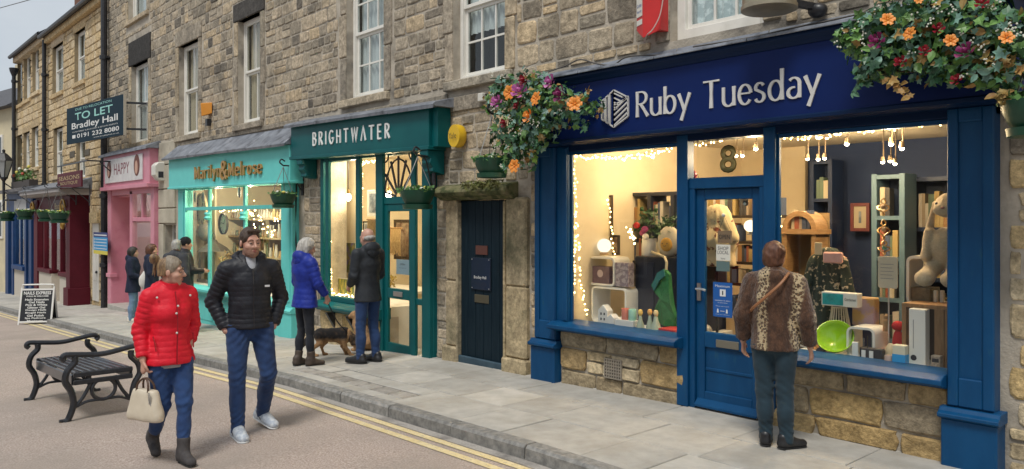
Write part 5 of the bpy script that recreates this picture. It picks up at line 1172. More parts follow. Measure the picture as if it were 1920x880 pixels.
for s_ in (-1, 1): MB().sphere((x+.01+s_*.03, .66, cz+.14), .007, 6, 4).build('eye', INK, ep)
MB().tube([(x-.01,.659,cz+.12),(x+.01,.656,cz+.11),(x+.03,.659,cz+.12)], .003, 5).build('mouth', INK, ep)
# hanging green leaf blanket on its rope
GR = mat('green_cloth', (.018,.11,.035), (.03,.16,.05), scale=12, rough=.9, bump=.4); BG_ = plastic('bluegreen_cloth', (.03,.14,.13), .9)
lb = thing('leaf_blanket', 'green leaf shaped blanket hanging from a thick rope in the left window', 'blanket', (-4.52, .4, .64)); ol = [(1243,505),(1232,512),(1222,535),(1228,548),(1238,541),(1236,560),(1229,580),(1226,600),(1236,607),(1247,611),(1262,614),(1264,596),(1258,570),(1254,540),(1252,515)]
ol = [P(a, b, .4) for a, b in ol]; k = len(ol); cxm = sum(p[0] for p in ol)/k; czm = sum(p[1] for p in ol)/k
mb = MB(); mb.add([(a, .40+.02*math.sin(i*1.9), b) for i, (a, b) in enumerate(ol)]+[(a, .46, b) for a, b in ol]+[(cxm, .375, czm)], [(i, (i+1)%k, 2*k) for i in range(k)]+[(i, i+k, (i+1)%k+k, (i+1)%k) for i in range(k)]+[tuple(range(k, 2*k))]); o = mb.build('cloth', GR, lb)
bm = bmesh.new(); bm.from_mesh(o.data); bmesh.ops.recalc_face_normals(bm, faces=bm.faces); bm.to_mesh(o.data); bm.free()
MB().prism_y([P(1222,535,.37), P(1232,512,.37), P(1244,505,.37), P(1246,518,.37), P(1236,526,.37), P(1226,546,.37)][::-1], .37, .385).build('hem', BG_, lb)
rp_ = thing('rope', 'thick cream rope looped over the dark cabinet above the green blanket', 'rope', (-4.5, .5, 1.2)); MB().tube([Pz(1222,473,.55), Pz(1236,478,.5), Pz(1246,482,.45), Pz(1250,492,.42), Pz(1249,506,.41)], .014, 7).build('strand', plastic('rope_cream', (.50,.40,.24), .9), rp_, smooth=True)
boxgood('book', 'red book lying flat at the right end of the left window bed', 'book', (1234, 617, 1266, 628), .2, .22, plastic('red_book', (.45,.04,.04)), zfix=BED)
# frames leaning on the left wall, black glazed cabinet
def frame(name, label, px, y, m, inner, th=.025, depth=.03, cat='picture', passe=None):
    x0, x1, z0, z1 = rect(*px, y); t = thing(name, label, cat, ((x0+x1)/2, y, z0)); mb = MB(); mb.box(x0, x0+th, y, y+depth, z0, z1); mb.box(x1-th, x1, y, y+depth, z0, z1); mb.box(x0+th, x1-th, y, y+depth, z0, z0+th); mb.box(x0+th, x1-th, y, y+depth, z1-th, z1); mb.build('frame', m, t, bevel=.003)
    MB().box(x0+th, x1-th, y+.012, y+.02, z0+th, z1-th).build('picture', inner, t)
    if passe: e = passe; MB().box(x0+th+e, x1-th-e, y+.006, y+.011, z0+th+e, z1-th-e).build('print', mat('photo_print', (.10,.12,.15), (.30,.33,.36), scale=9, rough=.4, lo=.4, hi=.6), t)
    return t
DKW = plastic('dark_wood', (.035,.022,.014), .4); PICT = mat('picture_print', (.16,.08,.05), (.42,.32,.2), scale=13, rough=.5, lo=.4, hi=.6)
frame('leaning_frame', 'tall narrow dark frame leaning on the cream wall behind the moon lamp', (1134, 366, 1147, 450), .75, DKW, PICT, cat='frame'); frame('leaning_frame', 'dark rectangular frame directly behind the moon lamp', (1140, 441, 1160, 478), .8, DKW, PICT, cat='frame')
bc = thing('glazed_cabinet', 'tall black cabinet with shelves of books at the back of the left window', 'cabinet', (-5.4, 1.3, 0)); x0, x1, z0, z1 = rect(1170, 357, 1290, 640, 1.15); z0 = 0.02
for a in (x0, x0+(x1-x0)*.38, x0+(x1-x0)*.74, x1-.05): MB().box(a, a+.05, 1.15, 1.45, z0, z1-.061).build('upright', CAB, bc)
for z in (z1-.06, 1.62, 1.2, .8, .3): MB().box(x0+.002, x1-.002, 1.17, 1.44, z, z+.04).build('shelf', CAB, bc)
bookcols = [plastic('book%d' % i, c, .6) for i, c in enumerate(((.50,.43,.30),(.30,.09,.05),(.06,.08,.14),(.42,.30,.12),(.12,.17,.12),(.55,.5,.42),(.33,.17,.06),(.05,.045,.045),(.36,.28,.2)))]
def books(label, x0, x1, y, z, h, seed, depth=.16):
    r_ = random.Random(seed); x = x0; n = 0
    while x < x1-.02:
        wq = r_.uniform(.02,.06); hh = h*r_.uniform(.65,1); c = r_.choice(bookcols)
        if r_.random() < .85: o = MB().box(x, x+wq-.003, y, y+depth*r_.uniform(.8,1), z, z+hh).build('book', c); tag(o, label, 'book', group='books on the shop shelves'); n += 1
        x += wq
for i, z in enumerate((1.66, 1.24, .84)): books('book on the black cabinet shelves at the back of the left blue window', x0+.06, x1-.08, 1.2, z, .3, 30+i)
# behind the door: dress on a stand, shelves with books, lamp, pots
dr_ = thing('print_dress', 'cream dress with brown and red leaf print on a stand behind the door glass', 'dress', (-4.35, .6, .7)); x0, x1, z0, z1 = rect(1306, 392, 1347, 500, .55)
cx = (x0+x1)/2; DPR = mat('leafprint_cloth', (.62,.50,.30), (.58,.46,.28), scale=5, rough=.9, c3=(.14,.035,.02), s3=11, l3=(.56,.60), bump=.3)
S = SDF((x0-.15, .45, z0-.1), (x1+.15, 1.05, z1+.1), .016); H = z1-z0
S.cone((cx-.09,.72,z1-.07),(cx+.09,.72,z1-.07),.05,.05).cone((cx,.72,z1-.1),(cx,.72,z0+H*.45),.15,.13,flat=((0,1,0),.7)).cone((cx,.72,z0+H*.5),(cx,.72,z0),.14,.20,flat=((0,1,0),.7)); S.cone((cx-.12,.7,z1-.09),(cx-.2,.68,z1-.28),.05,.06); S.cone((cx+.12,.7,z1-.09),(cx+.2,.68,z1-.28),.05,.06)
S.cone((cx,.72,z1-.06),(cx,.72,z1-.30),.07,.215,.012,flat=((0,1,0),.8)); S.cut((0,0,-1),-(z1-.27),.006,((cx-.4,.3,z1-.36),(cx-.155,1.2,z1-.2))); S.D += (.007*np.sin(13*np.arctan2(S.ax[1][None,:,None]-.72, S.ax[0][:,None,None]-cx))).astype(np.float32); S.cut((0,0,-1), -z0); S.noise(28, .006); S.build('cloth', DPR, dr_).matrix_parent_inverse = Matrix.Translation(-dr_.location)
MB().tube([(cx,.72,0.0),(cx,.72,z0+.1)], .015, 8).build('pole', BLACKM, dr_); MB().lathe([(.16,0),(.16,.02),(.03,.03)], (cx,.72,0.0), 14).build('base', BLACKM, dr_)
ws = thing('wall_shelves', 'dark wooden shelves of books and boxes behind the blue door', 'shelves', (-4.6, 1.6, .5))
x0 = P(1318, 400, 1.5)[0]; x1 = P(1425, 400, 1.5)[0]
for i, py in enumerate((404, 452, 470+20, 530, 585)):
    z = P(1370, py, 1.5)[1]; MB().box(x0, x1+.3, 1.5, 1.8, z-.03, z).build('shelf', DKW, ws); books('book packed on the dark shelves behind the blue door', x0+.05, x1+.2, 1.52, z+.001, .2 if i else .27, 50+i)
for px in (1318, 1398, 1425): xx = P(px, 400, 1.5)[0]; MB().box(xx, xx+.03, 1.81, 1.84, 0.01, P(1370,380,1.5)[1]).build('upright', DKW, ws)
x, z = P(1407, 424, 1.2); t = thing('table_lamp', 'small glowing oval lamp on the shelves behind the blue door', 'lamp', (x, 1.2, z-.08)); MB().sphere((x,1.2,z), (.07,.05,.062), 14, 10).build('shade', emis('lamp_glow', (1,.8,.5), 1.5), t, smooth=True); MB().lathe([(.05,-.09),(.012,-.075),(.012,-.05)], (x,1.2,z), 10).build('base', BLACKM, t)
boxgood('plinth', 'low white plinth on the floor behind the blue door', 'plinth', (1306, 631, 1362, 660), .5, .4, SHW, zfix=.05)
for px, w_ in ((1312, 'left'), (1324, 'right')):
    x, z = P(px, 622, .56); t = thing('ribbed_pot', f'{w_} of two round silvery pots on the low white plinth', 'pot', (x, .56, z-.07)); MB().sphere((x,.56,z), (.062,.062,.07), 14, 10).build('body', mat('silver_glaze', (.40,.37,.31), (.25,.23,.2), scale=60, rough=.35), t, smooth=True)
x, z = P(1300, 328, .2); t = thing('pink_bauble', 'small dark pink bird bauble at the bottom left of the fanlight', 'ornament', (x, .2, z)); MB().sphere((x,.2,z), (.036,.036,.042), 12, 8).build('body', plastic('pink_bauble', (.35,.06,.10), .3), t, smooth=True); MB().tube([(x+.03,.2,z-.01),(x+.05,.2,z+.0),(x+.056,.2,z-.03)], .004, 5).build('loop', INK, t)
t = thing('cat_ornament', 'small black and white cat face hanging in the door glass', 'ornament', (*[P(1398,381,.2)[0]], .2, P(1398,381,.2)[1])); x, z = P(1398, 381, .2); MB().sphere((x,.2,z), (.03,.02,.028), 10, 8).build('head', INK, t, smooth=True); MB().sphere((x,.183,z-.008), (.018,.008,.014), 8, 6).build('muzzle', SHW, t, smooth=True)
for s_ in (-1, 1): MB().lathe([(.012,0),(0,.025)], (x+s_*.02,.2,z+.02), 6).build('ear', INK, t)

# big window
NAVYB = plastic('navy_panel', (.006,.018,.06), .5)
WOOD = mat('pale_wood', (.34,.20,.09), (.26,.145,.06), scale=7, rough=.6, stretch=(1,1,7)); CRATE = mat('crate_wood', (.30,.17,.075), (.22,.12,.05), scale=8, rough=.7, stretch=(7,1,1))
# arched niche shelf
x0, x1, z0, z1 = rect(1466, 396, 1530, 500, 1.3); cx = (x0+x1)/2; R0 = (x1-x0)/2; zc = z1-R0; t = thing('arched_shelf', 'round topped wooden arch shelf with books at the left of the big window', 'shelf', (cx, 1.3, z0)); A = [(cx+R0*math.cos(R_(a)), zc+R0*math.sin(R_(a))) for a in range(0, 181, 12)]; B = [(cx+(R0-.05)*math.cos(R_(a)), zc+(R0-.05)*math.sin(R_(a))) for a in range(0, 181, 12)]
n = len(A); vs = [(a,1.3,b) for a, b in A]+[(a,1.3,b) for a, b in B]+[(a,1.55,b) for a, b in A]+[(a,1.55,b) for a, b in B]; fs = []
for i in range(n-1): fs += [(i, i+1, n+i+1, n+i), (i+1, i, 2*n+i, 2*n+i+1), (n+i, n+i+1, 3*n+i+1, 3*n+i)]
MB().add(vs, fs).build('arch', WOOD, t); MB().box(x0-.03, x1+.03, 1.28, 1.56, zc-.05, zc-.001).build('shelf_board', WOOD, t); MB().box(x0, x1, 1.57, 1.59, .02, zc+R0*.9).build('back_board', plastic('arch_back', (.26,.17,.08), .7), t)
for a in (x0, x1-.05): MB().box(a, a+.05, 1.3, 1.55, .02, zc-.051).build('side_post', WOOD, t)
MB().box(x0+.05, x1-.05, 1.31, 1.54, .75, .79).build('shelf_board', WOOD, t)
books('one of the books under the round top of the wooden arch shelf', x0+.08, x1-.08, 1.34, zc, .22, 71, .1); books('one of the books on the lower board of the wooden arch shelf', x0+.08, x1-.08, 1.34, .79, .25, 72, .1)
# tall grey-blue bookcase and dark bookcase
def bookcase(label, px, y, depth, m, nsh, seed, filled=.8):
    x0, x1, z0, z1 = rect(*px, y); t = thing('bookcase', label, 'bookcase', ((x0+x1)/2, y, 0))
    for a in (x0, x1-.05): MB().box(a, a+.05, y, y+depth, .01, z1).build('side', m, t)
    for i in range(nsh+1): MB().box(x0+.05, x1-.05, y+.004, y+depth-.005, .1+(z1-.15)*i/nsh, .14+(z1-.15)*i/nsh).build('shelf', m, t)
    MB().box(x0+.05, x1-.05, y+depth-.004, y+depth+.01, .01, z1).build('back', NAVYB, t)
    for i in range(nsh): books('book in the '+label.split(' against')[0].split(' close')[0].split(' standing')[0]+' at the back of the big window', x0+.07, x1-.07, y+.03, .141+(z1-.15)*i/nsh, (z1-.15)/nsh*.72, seed+i, .12)
bookcase('tall grey blue bookcase standing in the middle of the big window view', (1634, 326, 1696, 560), 1.9, .3, plastic('greyblue', (.10,.17,.22), .5), 5, 80)
bookcase('dark navy bookcase against the back wall left of the framed print', (1518, 300, 1560, 560), 3.1, .3, NAVYB, 5, 90)
bookcase('dark bookcase close to the right post behind the plush rabbit', (1706, 330, 1800, 560), 2.3, .3, NAVYB, 4, 95)
frame('wall_print', 'small framed print in a maroon frame on the navy wall', (1594, 381, 1630, 434), 3.4, plastic('maroon_frame', (.14,.03,.03)), plastic('mount', (.42,.35,.24)), cat='picture', passe=.06, th=.04)
# floral dress on hanger
fd = thing('floral_dress', 'dark green floral dress on a hanger, behind the lady at the window', 'dress', (-2.9, .6, .62)); x0, x1, z0, z1 = rect(1499, 478, 1578, 625, .5); z0 = .61; cx = (x0+x1)/2; H = z1-z0
FLOR = mat('floral_cloth', (.022,.035,.03), (.03,.045,.04), scale=6, rough=.9, c3=(.42,.34,.24), s3=26, l3=(.585,.625), bump=.2, detail=2)
S = SDF((x0-.1,.4,z0-.05),(x1+.1,1.0,z1+.06), .014); S.cone((cx-.1,.66,z1-.04),(cx+.1,.66,z1-.04),.035,.035).cone((cx,.66,z1-.07),(cx,.66,z0+H*.5),.135,.14,flat=((0,1,0),.6)).cone((cx,.66,z0+H*.55),(cx,.66,z0),.14,.2,flat=((0,1,0),.6)); S.cone((cx-.13,.65,z1-.06),(cx-.19,.63,z1-.36),.045,.055); S.cone((cx+.13,.65,z1-.06),(cx+.19,.63,z1-.36),.045,.055); S.D += (.007*np.sin(15*np.arctan2(S.ax[1][None,:,None]-.66, S.ax[0][:,None,None]-cx))).astype(np.float32); S.cut((0,0,-1), -z0); S.noise(30, .005, 2); S.build('cloth', FLOR, fd).matrix_parent_inverse = Matrix.Translation(-fd.location)
MB().tube([(cx-.16,.655,z1-.03),(cx,.655,z1+.055),(cx+.16,.655,z1-.03)], .007, 6).build('hanger', plastic('coral_hanger', (.60,.22,.14)), fd)
t, *_ = boxgood('pink_scarf', 'folded pale pink scarf draped over the hanger of the floral dress', 'scarf', (1542, 473, 1577, 494), .47, .05, mat('pink_cloth', (.62,.36,.32), (.55,.3,.27), scale=18, rough=.95), bevel=.012)
boxgood('small_card', 'small cream card hanging at the neck of the floral dress', 'card', (1527, 455, 1541, 478), .52, .01, plastic('card_cream', (.55,.45,.3)))
# plush rabbit
x0, x1, z0, z1 = rect(1712, 357, 1776, 537, .32); pr = thing('plush_rabbit', 'large beige long eared plush rabbit sitting on the white box shelf', 'plush toy', ((x0+x1)/2+.0, .55, z0)); cx = x0+.19; zb = z0; H = z1-z0
PL = mat('plush_fur', (.60,.47,.31), (.52,.40,.26), scale=70, rough=1.0, bump=.8, bscale=130, sheen=.3)
S = SDF((cx-.3,.1,zb-.04),(cx+.34,.85,z1+.05), .0095); T = lambda u, v, w_: (cx+u*H, .47+w_*H, zb+v*H)
S.ell(T(0,.40,0), (.185*H,.15*H,.22*H), .03).ell(T(.03,.84,-.02), (.14*H,.14*H,.135*H), .03).ell(T(.0,.80,-.14), (.09*H,.08*H,.07*H), .03).ell(T(.06,.80,-.14),(.07*H,.07*H,.06*H),.03)
S.cone(T(-.12,.86,0), T(-.19,.48,-.03), .035*H, .062*H, .01, flat=((1,0,0),.6)); S.cone(T(.15,.88,0), T(.23,.5,-.03), .035*H, .062*H, .01, flat=((1,0,0),.6))
S.cone(T(-.15,.55,-.05), T(-.17,.3,-.12), .06*H, .05*H, .015); S.cone(T(.15,.55,-.05), T(.17,.3,-.12), .06*H, .05*H, .015)
for s_ in (-1, 1): S.cone(T(s_*.1,.2,-.05), T(s_*.125,.11,-.22), .085*H, .08*H, .02); S.ell(T(s_*.125,.085,-.27), (.095*H,.12*H,.085*H), .02)
S.noise(60, .004, 1); S.build('fur', PL, pr).matrix_parent_inverse = Matrix.Translation(-pr.location)
for s_ in (-.05, .1): MB().sphere(T(s_, .86, -.152), .012, 8, 6).build('eye', INK, pr, smooth=True)
MB().sphere(T(.03, .815, -.222), (.016,.01,.011), 8, 6).build('nose', plastic('nose_pink', (.4,.17,.13)), pr, smooth=True)
t, x0, x1, z0r, z1r = ring_shelf('box_shelf', 'rounded white box shelf carrying the plush rabbit', (1699, 481, 1790, 575), .60, .3, .022, SHW)
boxgood('linen_box', 'grey woven box inside the white shelf under the rabbit', 'box', (1706, 540, 1745, 570), .64, .2, mat('linen', (.22,.19,.14), (.16,.14,.10), scale=60, rough=.9))
for px, w_ in ((1750, 'left'), (1762, 'right')): boxgood('slim_candle', f'{w_} slim white candle inside the white shelf under the rabbit', 'candle', (px, 545, px+7, 573), .62, .03, SHW)
x0, x1, z0, z1 = rect(1691, 572, 1790, 700, .36); z0 = BED; cr = thing('wooden_crate', 'upright wooden crate at the right end of the big window', 'crate', ((x0+x1)/2, .36, BED)); 
MB().box(x0, x0+.03, .36, .72, z0, z1-.031).build('side_board', CRATE, cr); MB().box(x0, x1, .36, .72, z1-.03, z1).build('top_board', CRATE, cr); MB().box(x1-.14, x1-.075, .362, .72, z0, z1-.031).build('side_board', CRATE, cr); MB().box(x1-.07, x1, .364, .72, z0, z1-.031).build('side_board', CRATE, cr); MB().box(x0+.03, x1-.14, .69, .71, z0, z1-.031).build('back_board', DKW, cr)
t, x0, x1, z0, z1 = boxgood('tall_box', 'tall narrow white box with a black oval, standing in front of the crate', 'box', (1704, 587, 1735, 696), .28, .09, SHW, zfix=BED); MB().lathe([(0,0),(.022,0)], (x0+.035,.2785,BED+.07), 16, 'y').build('oval_print', INK, t); MB().box(x0+.03, x0+.036, .2785, .2795, BED+.14, BED+.36).build('line_print', plastic('grey_print', (.3,.29,.28)), t)
t, x0, x1, z0, z1 = boxgood('radio_box', 'white box with a turquoise window standing behind the lampshade frame', 'box', (1540, 549, 1607, 575), .42, .1, SHW); MB().box(x0+.01, x0+(x1-x0)*.62, .418, .421, z0+.01, z1-.012).build('turquoise_print', mat('turq_print', (.03,.34,.35), (.02,.22,.23), scale=18, rough=.3), t); text_obj('Gentlemen', x0+(x1-x0)*.66, x1-.01, z0+.05, z0+.075, .4185, INK, t, extrude=0)
x, _ = P(1573, 600, .62); sk = thing('lampshade_frame', 'white conical lampshade of slim upright ribs', 'lampshade', (x, .62, BED)); zt = P(1573, 576, .62)[1]
for i in range(22): a = 2*math.pi*i/22; MB().bar((x+.125*math.cos(a), .62+.125*math.sin(a), BED+.01), (x+.06*math.cos(a), .62+.06*math.sin(a), zt), .008).build('rib', SHW, sk)
for r0, z in ((.125, BED+.01), (.06, zt)): MB().tube([(x+r0*math.cos(2*math.pi*i/20), .62+r0*math.sin(2*math.pi*i/20), z) for i in range(20)], .006, 6, closed=True).build('hoop', SHW, sk)
x, z = P(1557, 648, .24); lb_ = thing('lime_bowl', 'shiny lime green bowl tipped towards the glass', 'bowl', (x, .3, BED)); mb = MB().lathe([(.02,-.05),(.09,-.03),(.135,.02),(.15,.06),(.143,.06),(.128,.025),(.085,-.02),(0,-.038)], (0,0,0), 28); mb.xf(Matrix.Translation((x,.33,BED+.13)) @ Matrix.Rotation(R_(52),4,'X') @ Matrix.Rotation(R_(14),4,'Y')); mb.build('bowl', plastic('lime', (.30,.52,.02), .18, coat=.5), lb_, smooth=True, angle=180)
t = thing('camera_toy', 'small dark round gadget in front of the lime bowl', 'gadget', (P(1537,664,.2)[0], .2, BED)); MB().lathe([(.03,-.02),(.034,0),(.034,.03),(.02,.034)], (P(1537,664,.2)[0], .23, BED+.034), 14, 'y').build('body', INK, t, smooth=True)
t, *_ = ring_shelf('box_shelf', 'small rounded white box shelf in the middle of the big window bed', (1587, 614, 1640, 672), .30, .26, .018, SHW, zfix=BED)
x0, x1, z0, z1 = rect(1609, 645, 1652, 680, .2); gd_ = thing('gadget_stand', 'row of black gadgets with white labels in front of the small white shelf', 'gadgets', ((x0+x1)/2, .2, BED)); MB().box(x0, x1, .22, .28, BED, BED+.11).build('case', plastic('charcoal', (.03,.03,.034)), gd_, bevel=.006); MB().box(x0+.02, x0+.05, .212, .221, BED+.03, BED+.09).build('tag', SHW, gd_); MB().box(x0+.08, x0+.11, .212, .221, BED+.035, BED+.09).build('tag', SHW, gd_); MB().tube([(x0+.06,.23,BED+.1),(x0+.06,.23,BED+.2)], .004, 6).build('stalk', BLACKM, gd_)
boxgood('white_card', 'small upright white card left of the black gadgets', 'card', (1597, 643, 1608, 678), .2, .02, SHW, zfix=BED)
t, x0, x1, z0, z1 = boxgood('candle_box', 'cream and bright blue candle box near the sill', 'box', (1673, 651, 1697, 692), .18, .07, plastic('cream_box', (.66,.60,.45)), zfix=BED); MB().box(x0-.001, x1+.001, .179, .252, BED+.001, BED+(z1-z0)*.58).build('blue_sleeve', plastic('bright_blue', (.02,.30,.62)), t)
t, cx, cy, z0, z1, R0 = jar('dome_clock', 'arched cream clock between the small shelf and the blue box', 'clock', (1656, 630, 1676, 668), .26, [(1,0),(1,.5),(.85,.8),(.4,.97),(0,1)], plastic('clock_cream', (.60,.48,.30)))
t, cx, cy, z0, z1, R0 = jar('pill_pot', 'small pinkish cylinder lying before the dome clock', 'pot', (1656, 663, 1670, 682), .17, CYL, plastic('pot_pink', (.50,.36,.30)))
x, z = P(1681, 612, .42); t = thing('red_plush', 'small red plush figure beside the wooden crate', 'plush toy', (x, .42, BED)); MB().sphere((x,.45,z), (.05,.045,.04), 12, 8).build('head', plastic('red_plush', (.42,.015,.02), .95), t, smooth=True); MB().sphere((x,.45,(z+BED)/2-.02), (.045,.04,(z-BED)/2), 12, 8).build('body', plastic('red_plush', (.42,.015,.02), .95), t, smooth=True)
jar('wood_peg', 'plain wooden peg figure behind the dome clock', 'figure', (1653, 588, 1666, 622), .4, [(1,0),(1,.6),(.6,.68),(.75,.85),(0,1)], WOOD, zfix=None)
t, x0, x1, z0, z1 = boxgood('gift_bag', 'shiny lilac and gold patterned gift bag behind the small white shelf', 'bag', (1597, 558, 1640, 612), .55, .1, mat('lilac_gold', (.36,.27,.33), (.46,.30,.13), scale=7, rough=.35, lo=.45, hi=.55), bevel=.01)
x0, x1, z0, z1 = rect(1646, 481, 1683, 541, .34); t = thing('notice_board', 'small cream notice on a thin stand in the big blue window', 'sign', ((x0+x1)/2, .34, BED)); MB().prism_y(rrect(x0, x1, z0, z1, .018), .34, .352).build('board', plastic('board_cream', (.62,.54,.40)), t, bevel=.003); MB().tube([((x0+x1)/2,.36,BED),((x0+x1)/2,.36,z0)], .006, 6).build('stand', STEEL, t)
for i in range(5): MB().box(x0+.02, x1-.03-.01*(i%2), .3385, .3395, z1-.065-i*.028, z1-.060-i*.028).build('text_line', plastic('grey_print', (.3,.29,.28)), t)
# small boxed gifts between the larger things
for i, (px, py, wq, y, c, nm) in enumerate(((1548, 640, 14, .42, (.50,.30,.10), 'ochre'), (1628, 668, 12, .30, (.20,.03,.05), 'wine red'), (1600, 604, 16, .66, (.05,.10,.22), 'dark blue'), (1646, 606, 10, .48, (.60,.52,.40), 'cream'), (1662, 640, 11, .36, (.10,.20,.13), 'bottle green'), (1690, 640, 9, .30, (.62,.30,.20), 'salmon'), (1500, 640, 16, .5, (.45,.42,.38), 'stone grey'), (1518, 630, 12, .45, (.35,.16,.05), 'rust'), (1745, 690, 18, .26, (.30,.24,.18), 'kraft brown'), (1180, 556, 12, .58, (.42,.20,.22), 'dusty rose'), (1168, 600, 10, .36, (.14,.22,.26), 'petrol'))):
    t, a, b, c0, c1 = boxgood('gift_box', f'small {nm} boxed gift among the things on the display window bed', 'box', (px, py-wq*1.5, px+wq, py), y, .06, mat('gift_'+nm.replace(' ', '_'), c, tuple(min(1, v*1.5+.03) for v in c), scale=45, rough=.5, lo=.45, hi=.6), zfix=BED); MB().box(a+(b-a)*.15, b-(b-a)*.15, y-.002, y-.0005, c0+(c1-c0)*.55, c0+(c1-c0)*.8).build('printed_label', SHW if i%2 else INK, t)
# spiral mobiles hanging
for px, py0, py1, w_ in ((1656, 372, 405, 'upper'), (1657, 412, 450, 'middle'), (1658, 452, 478, 'lower')):
    xx, zt = P(px, py0, .5); zb_ = P(px, py1, .5)[1]; t = thing('spiral_mobile', f'{w_} of three twisted bronze spirals hanging in a column', 'ornament', (xx, .5, zb_)); N = 26
    for k in range(2): MB().tube([(xx+.045*math.sin(math.pi*i/N)*math.cos(i*.24+k*math.pi), .5+.045*math.sin(math.pi*i/N)*math.sin(i*.24+k*math.pi), zt+(zb_-zt)*i/N) for i in range(N+1)], .006, 5).build('ribbon', mat('bronze', (.45,.28,.12), rough=.3, metal=.8), t, smooth=True)
    MB().sphere((xx,.5,(zt+zb_)/2), .02, 8, 6).build('bead', plastic('bead_%s' % w_, (.10,.30,.26) if w_ == 'lower' else (.5,.3,.15), .3), t, smooth=True)

# ---------------------------------------------------------------- gallery interior
def pendant(label, px, py, y, e, ztop=2.82):
    x, z = P(px, py, y); t = thing('pendant_bulb', label, 'pendant lamp', (x, y, z)); MB().tube([(x,y,z+.1),(x,y,ztop)], .006, 6).build('flex', BLACKM, t); MB().lathe([(.024,.05),(.024,.1),(.012,.12)], (x,y,z), 10).build('holder', mat('brass', (.5,.32,.12), rough=.3, metal=.9), t, smooth=True); MB().sphere((x,y,z), (.045,.045,.06), 14, 10).build('bulb', SPOTG, t, smooth=True); point('pendant_light', (x,y-.08,z-.1), e, (1,.76,.42), .05)
pendant('bare pendant bulb in the left pane of the teal gallery', 653, 370, .4, 3); pendant('bare pendant bulb glowing beside the fan grille of the teal gallery', 729, 365, .9, 20)
point('gallery_fill', (-10.7, .42, 2.55), 11, (1,.84,.6), .05)  # fill light added near the panes to raise the ambient; no fitting there
point('gallery_fill', (-8.9, 1.9, 2.3), 26, (1,.84,.6), .1)
point('gallery_fill', (-10.2, 1.6, 2.3), 18, (1,.84,.6), .1)
x, z = P(635, 412, .5); fx = thing('fox_mask', 'small orange fox head mask in the left gallery pane', 'ornament', (x, .5, z)); FOX = plastic('fox', (.45,.15,.07), .8); MB().prism_y([(x-.07,z+.05),(x-.06,z-.02),(x,z-.11),(x+.06,z-.02),(x+.07,z+.05),(x,z+.02)], .48, .53).build('face', FOX, fx, bevel=.012); MB().prism_y([(x-.03,z-.04),(x,z-.12),(x+.03,z-.04),(x,z-.02)], .465, .481).build('muzzle', plastic('fox_white', (.5,.38,.28), .8), fx)
for s_ in (-1, 1): MB().prism_y([(x+s_*.03,z+.03),(x+s_*.08,z+.03),(x+s_*.075,z+.09)][::s_], .49, .52).build('ear', FOX, fx)
tag(MB().box(-11.92, P(669,400,.66)[0], .66, .70, .461, 2.81).build('shop_wall', CREAMW), kind='structure'); tag(MB().box(-17.91, P(403,400,.74)[0], .74, .78, .301, 2.49).build('shop_wall', CREAMW), kind='structure')
frame('gallery_picture', 'white framed dark landscape picture hanging in the second gallery pane', (688, 356, 707, 406), .75, SHW, SHW, passe=.03, th=.03)
frame('gallery_picture', 'dark framed picture on the wall behind the teal gallery door', (738, 412, 769, 487), 1.5, DKW, mat('picture_brown', (.10,.05,.035), (.30,.24,.18), scale=10, rough=.5), th=.05)
frame('gallery_painting', 'colourful painting of green and purple leaves leaning in the gallery window', (644, 455, 666, 513), .55, plastic('canvas_edge', (.5,.46,.36)), mat('painting_colour', (.06,.13,.04), (.30,.22,.10), scale=9, rough=.6, c3=(.12,.10,.30), s3=7, l3=(.5,.58)), th=.008)
frame('gallery_painting', 'green and yellow grassy painting low in the gallery window', (617, 522, 664, 552), .3, plastic('canvas_edge', (.5,.46,.36)), mat('painting_green', (.03,.08,.02), (.34,.27,.04), scale=12, rough=.6, lo=.42, hi=.58, stretch=(3,1,.6)), th=.008)
for px_, y_, w_ in (((680, 415, 690, 452), .8, 'small framed print low in the second gallery pane'), ((634, 455, 643, 500), .6, 'narrow framed drawing just left of the colourful leaf painting')): frame('gallery_picture', w_, px_, y_, DKW, SHW, passe=.03, th=.02)
MACR = mat('macrame', (.46,.33,.17), (.30,.20,.09), scale=26, rough=1, stretch=(7,7,.5), lo=.4, hi=.6, bump=.8)
for px, y, w_ in (((690, 412, 707, 470), .7, 'fringed straw weaving in the second gallery pane'), ((730, 428, 752, 480), 1.2, 'fringed straw weaving behind the glass of the gallery door')):
    x0, x1, z0, z1 = rect(*px, y); t = thing('straw_weaving', w_, 'wall hanging', ((x0+x1)/2, y, z0)); MB().tube([(x0-.03,y,z1),(x1+.03,y,z1)], .012, 8).build('rod', WOOD, t); n = 12
    for i in range(n): a = x0+(x1-x0)*i/n; MB().tube([(a+.01,y,z1-.01),(a+.012,y-.02,(z0+z1)/2),(a+.01+rng.uniform(-.02,.02),y,z0+rng.uniform(0,.08))], [.012,.016,.010], 5).build('fringe', MACR, t)
t, x0, x1, z0, z1 = boxgood('gallery_counter', 'cream counter with a moulded top inside the gallery door', 'counter', (700, 545, 781, 650), 1.0, .5, CREAMW, zfix=-.34); MB().box(x0-.05, x1+.05, .96, 1.54, z1, z1+.04).build('top', SHW, t)
dp = thing('dried_plant', 'spray of dried yellow flowers on the gallery counter', 'plant', (x0+.25, 1.05, z1+.04)); leafcloud('foliage', dp, (x0+.3, 1.1, z1+.14), (.2,.1,.12), 90, 0, .06, 77, m=mat('dry_yellow', (.40,.27,.06), (.25,.2,.05), scale=20, rough=.8))

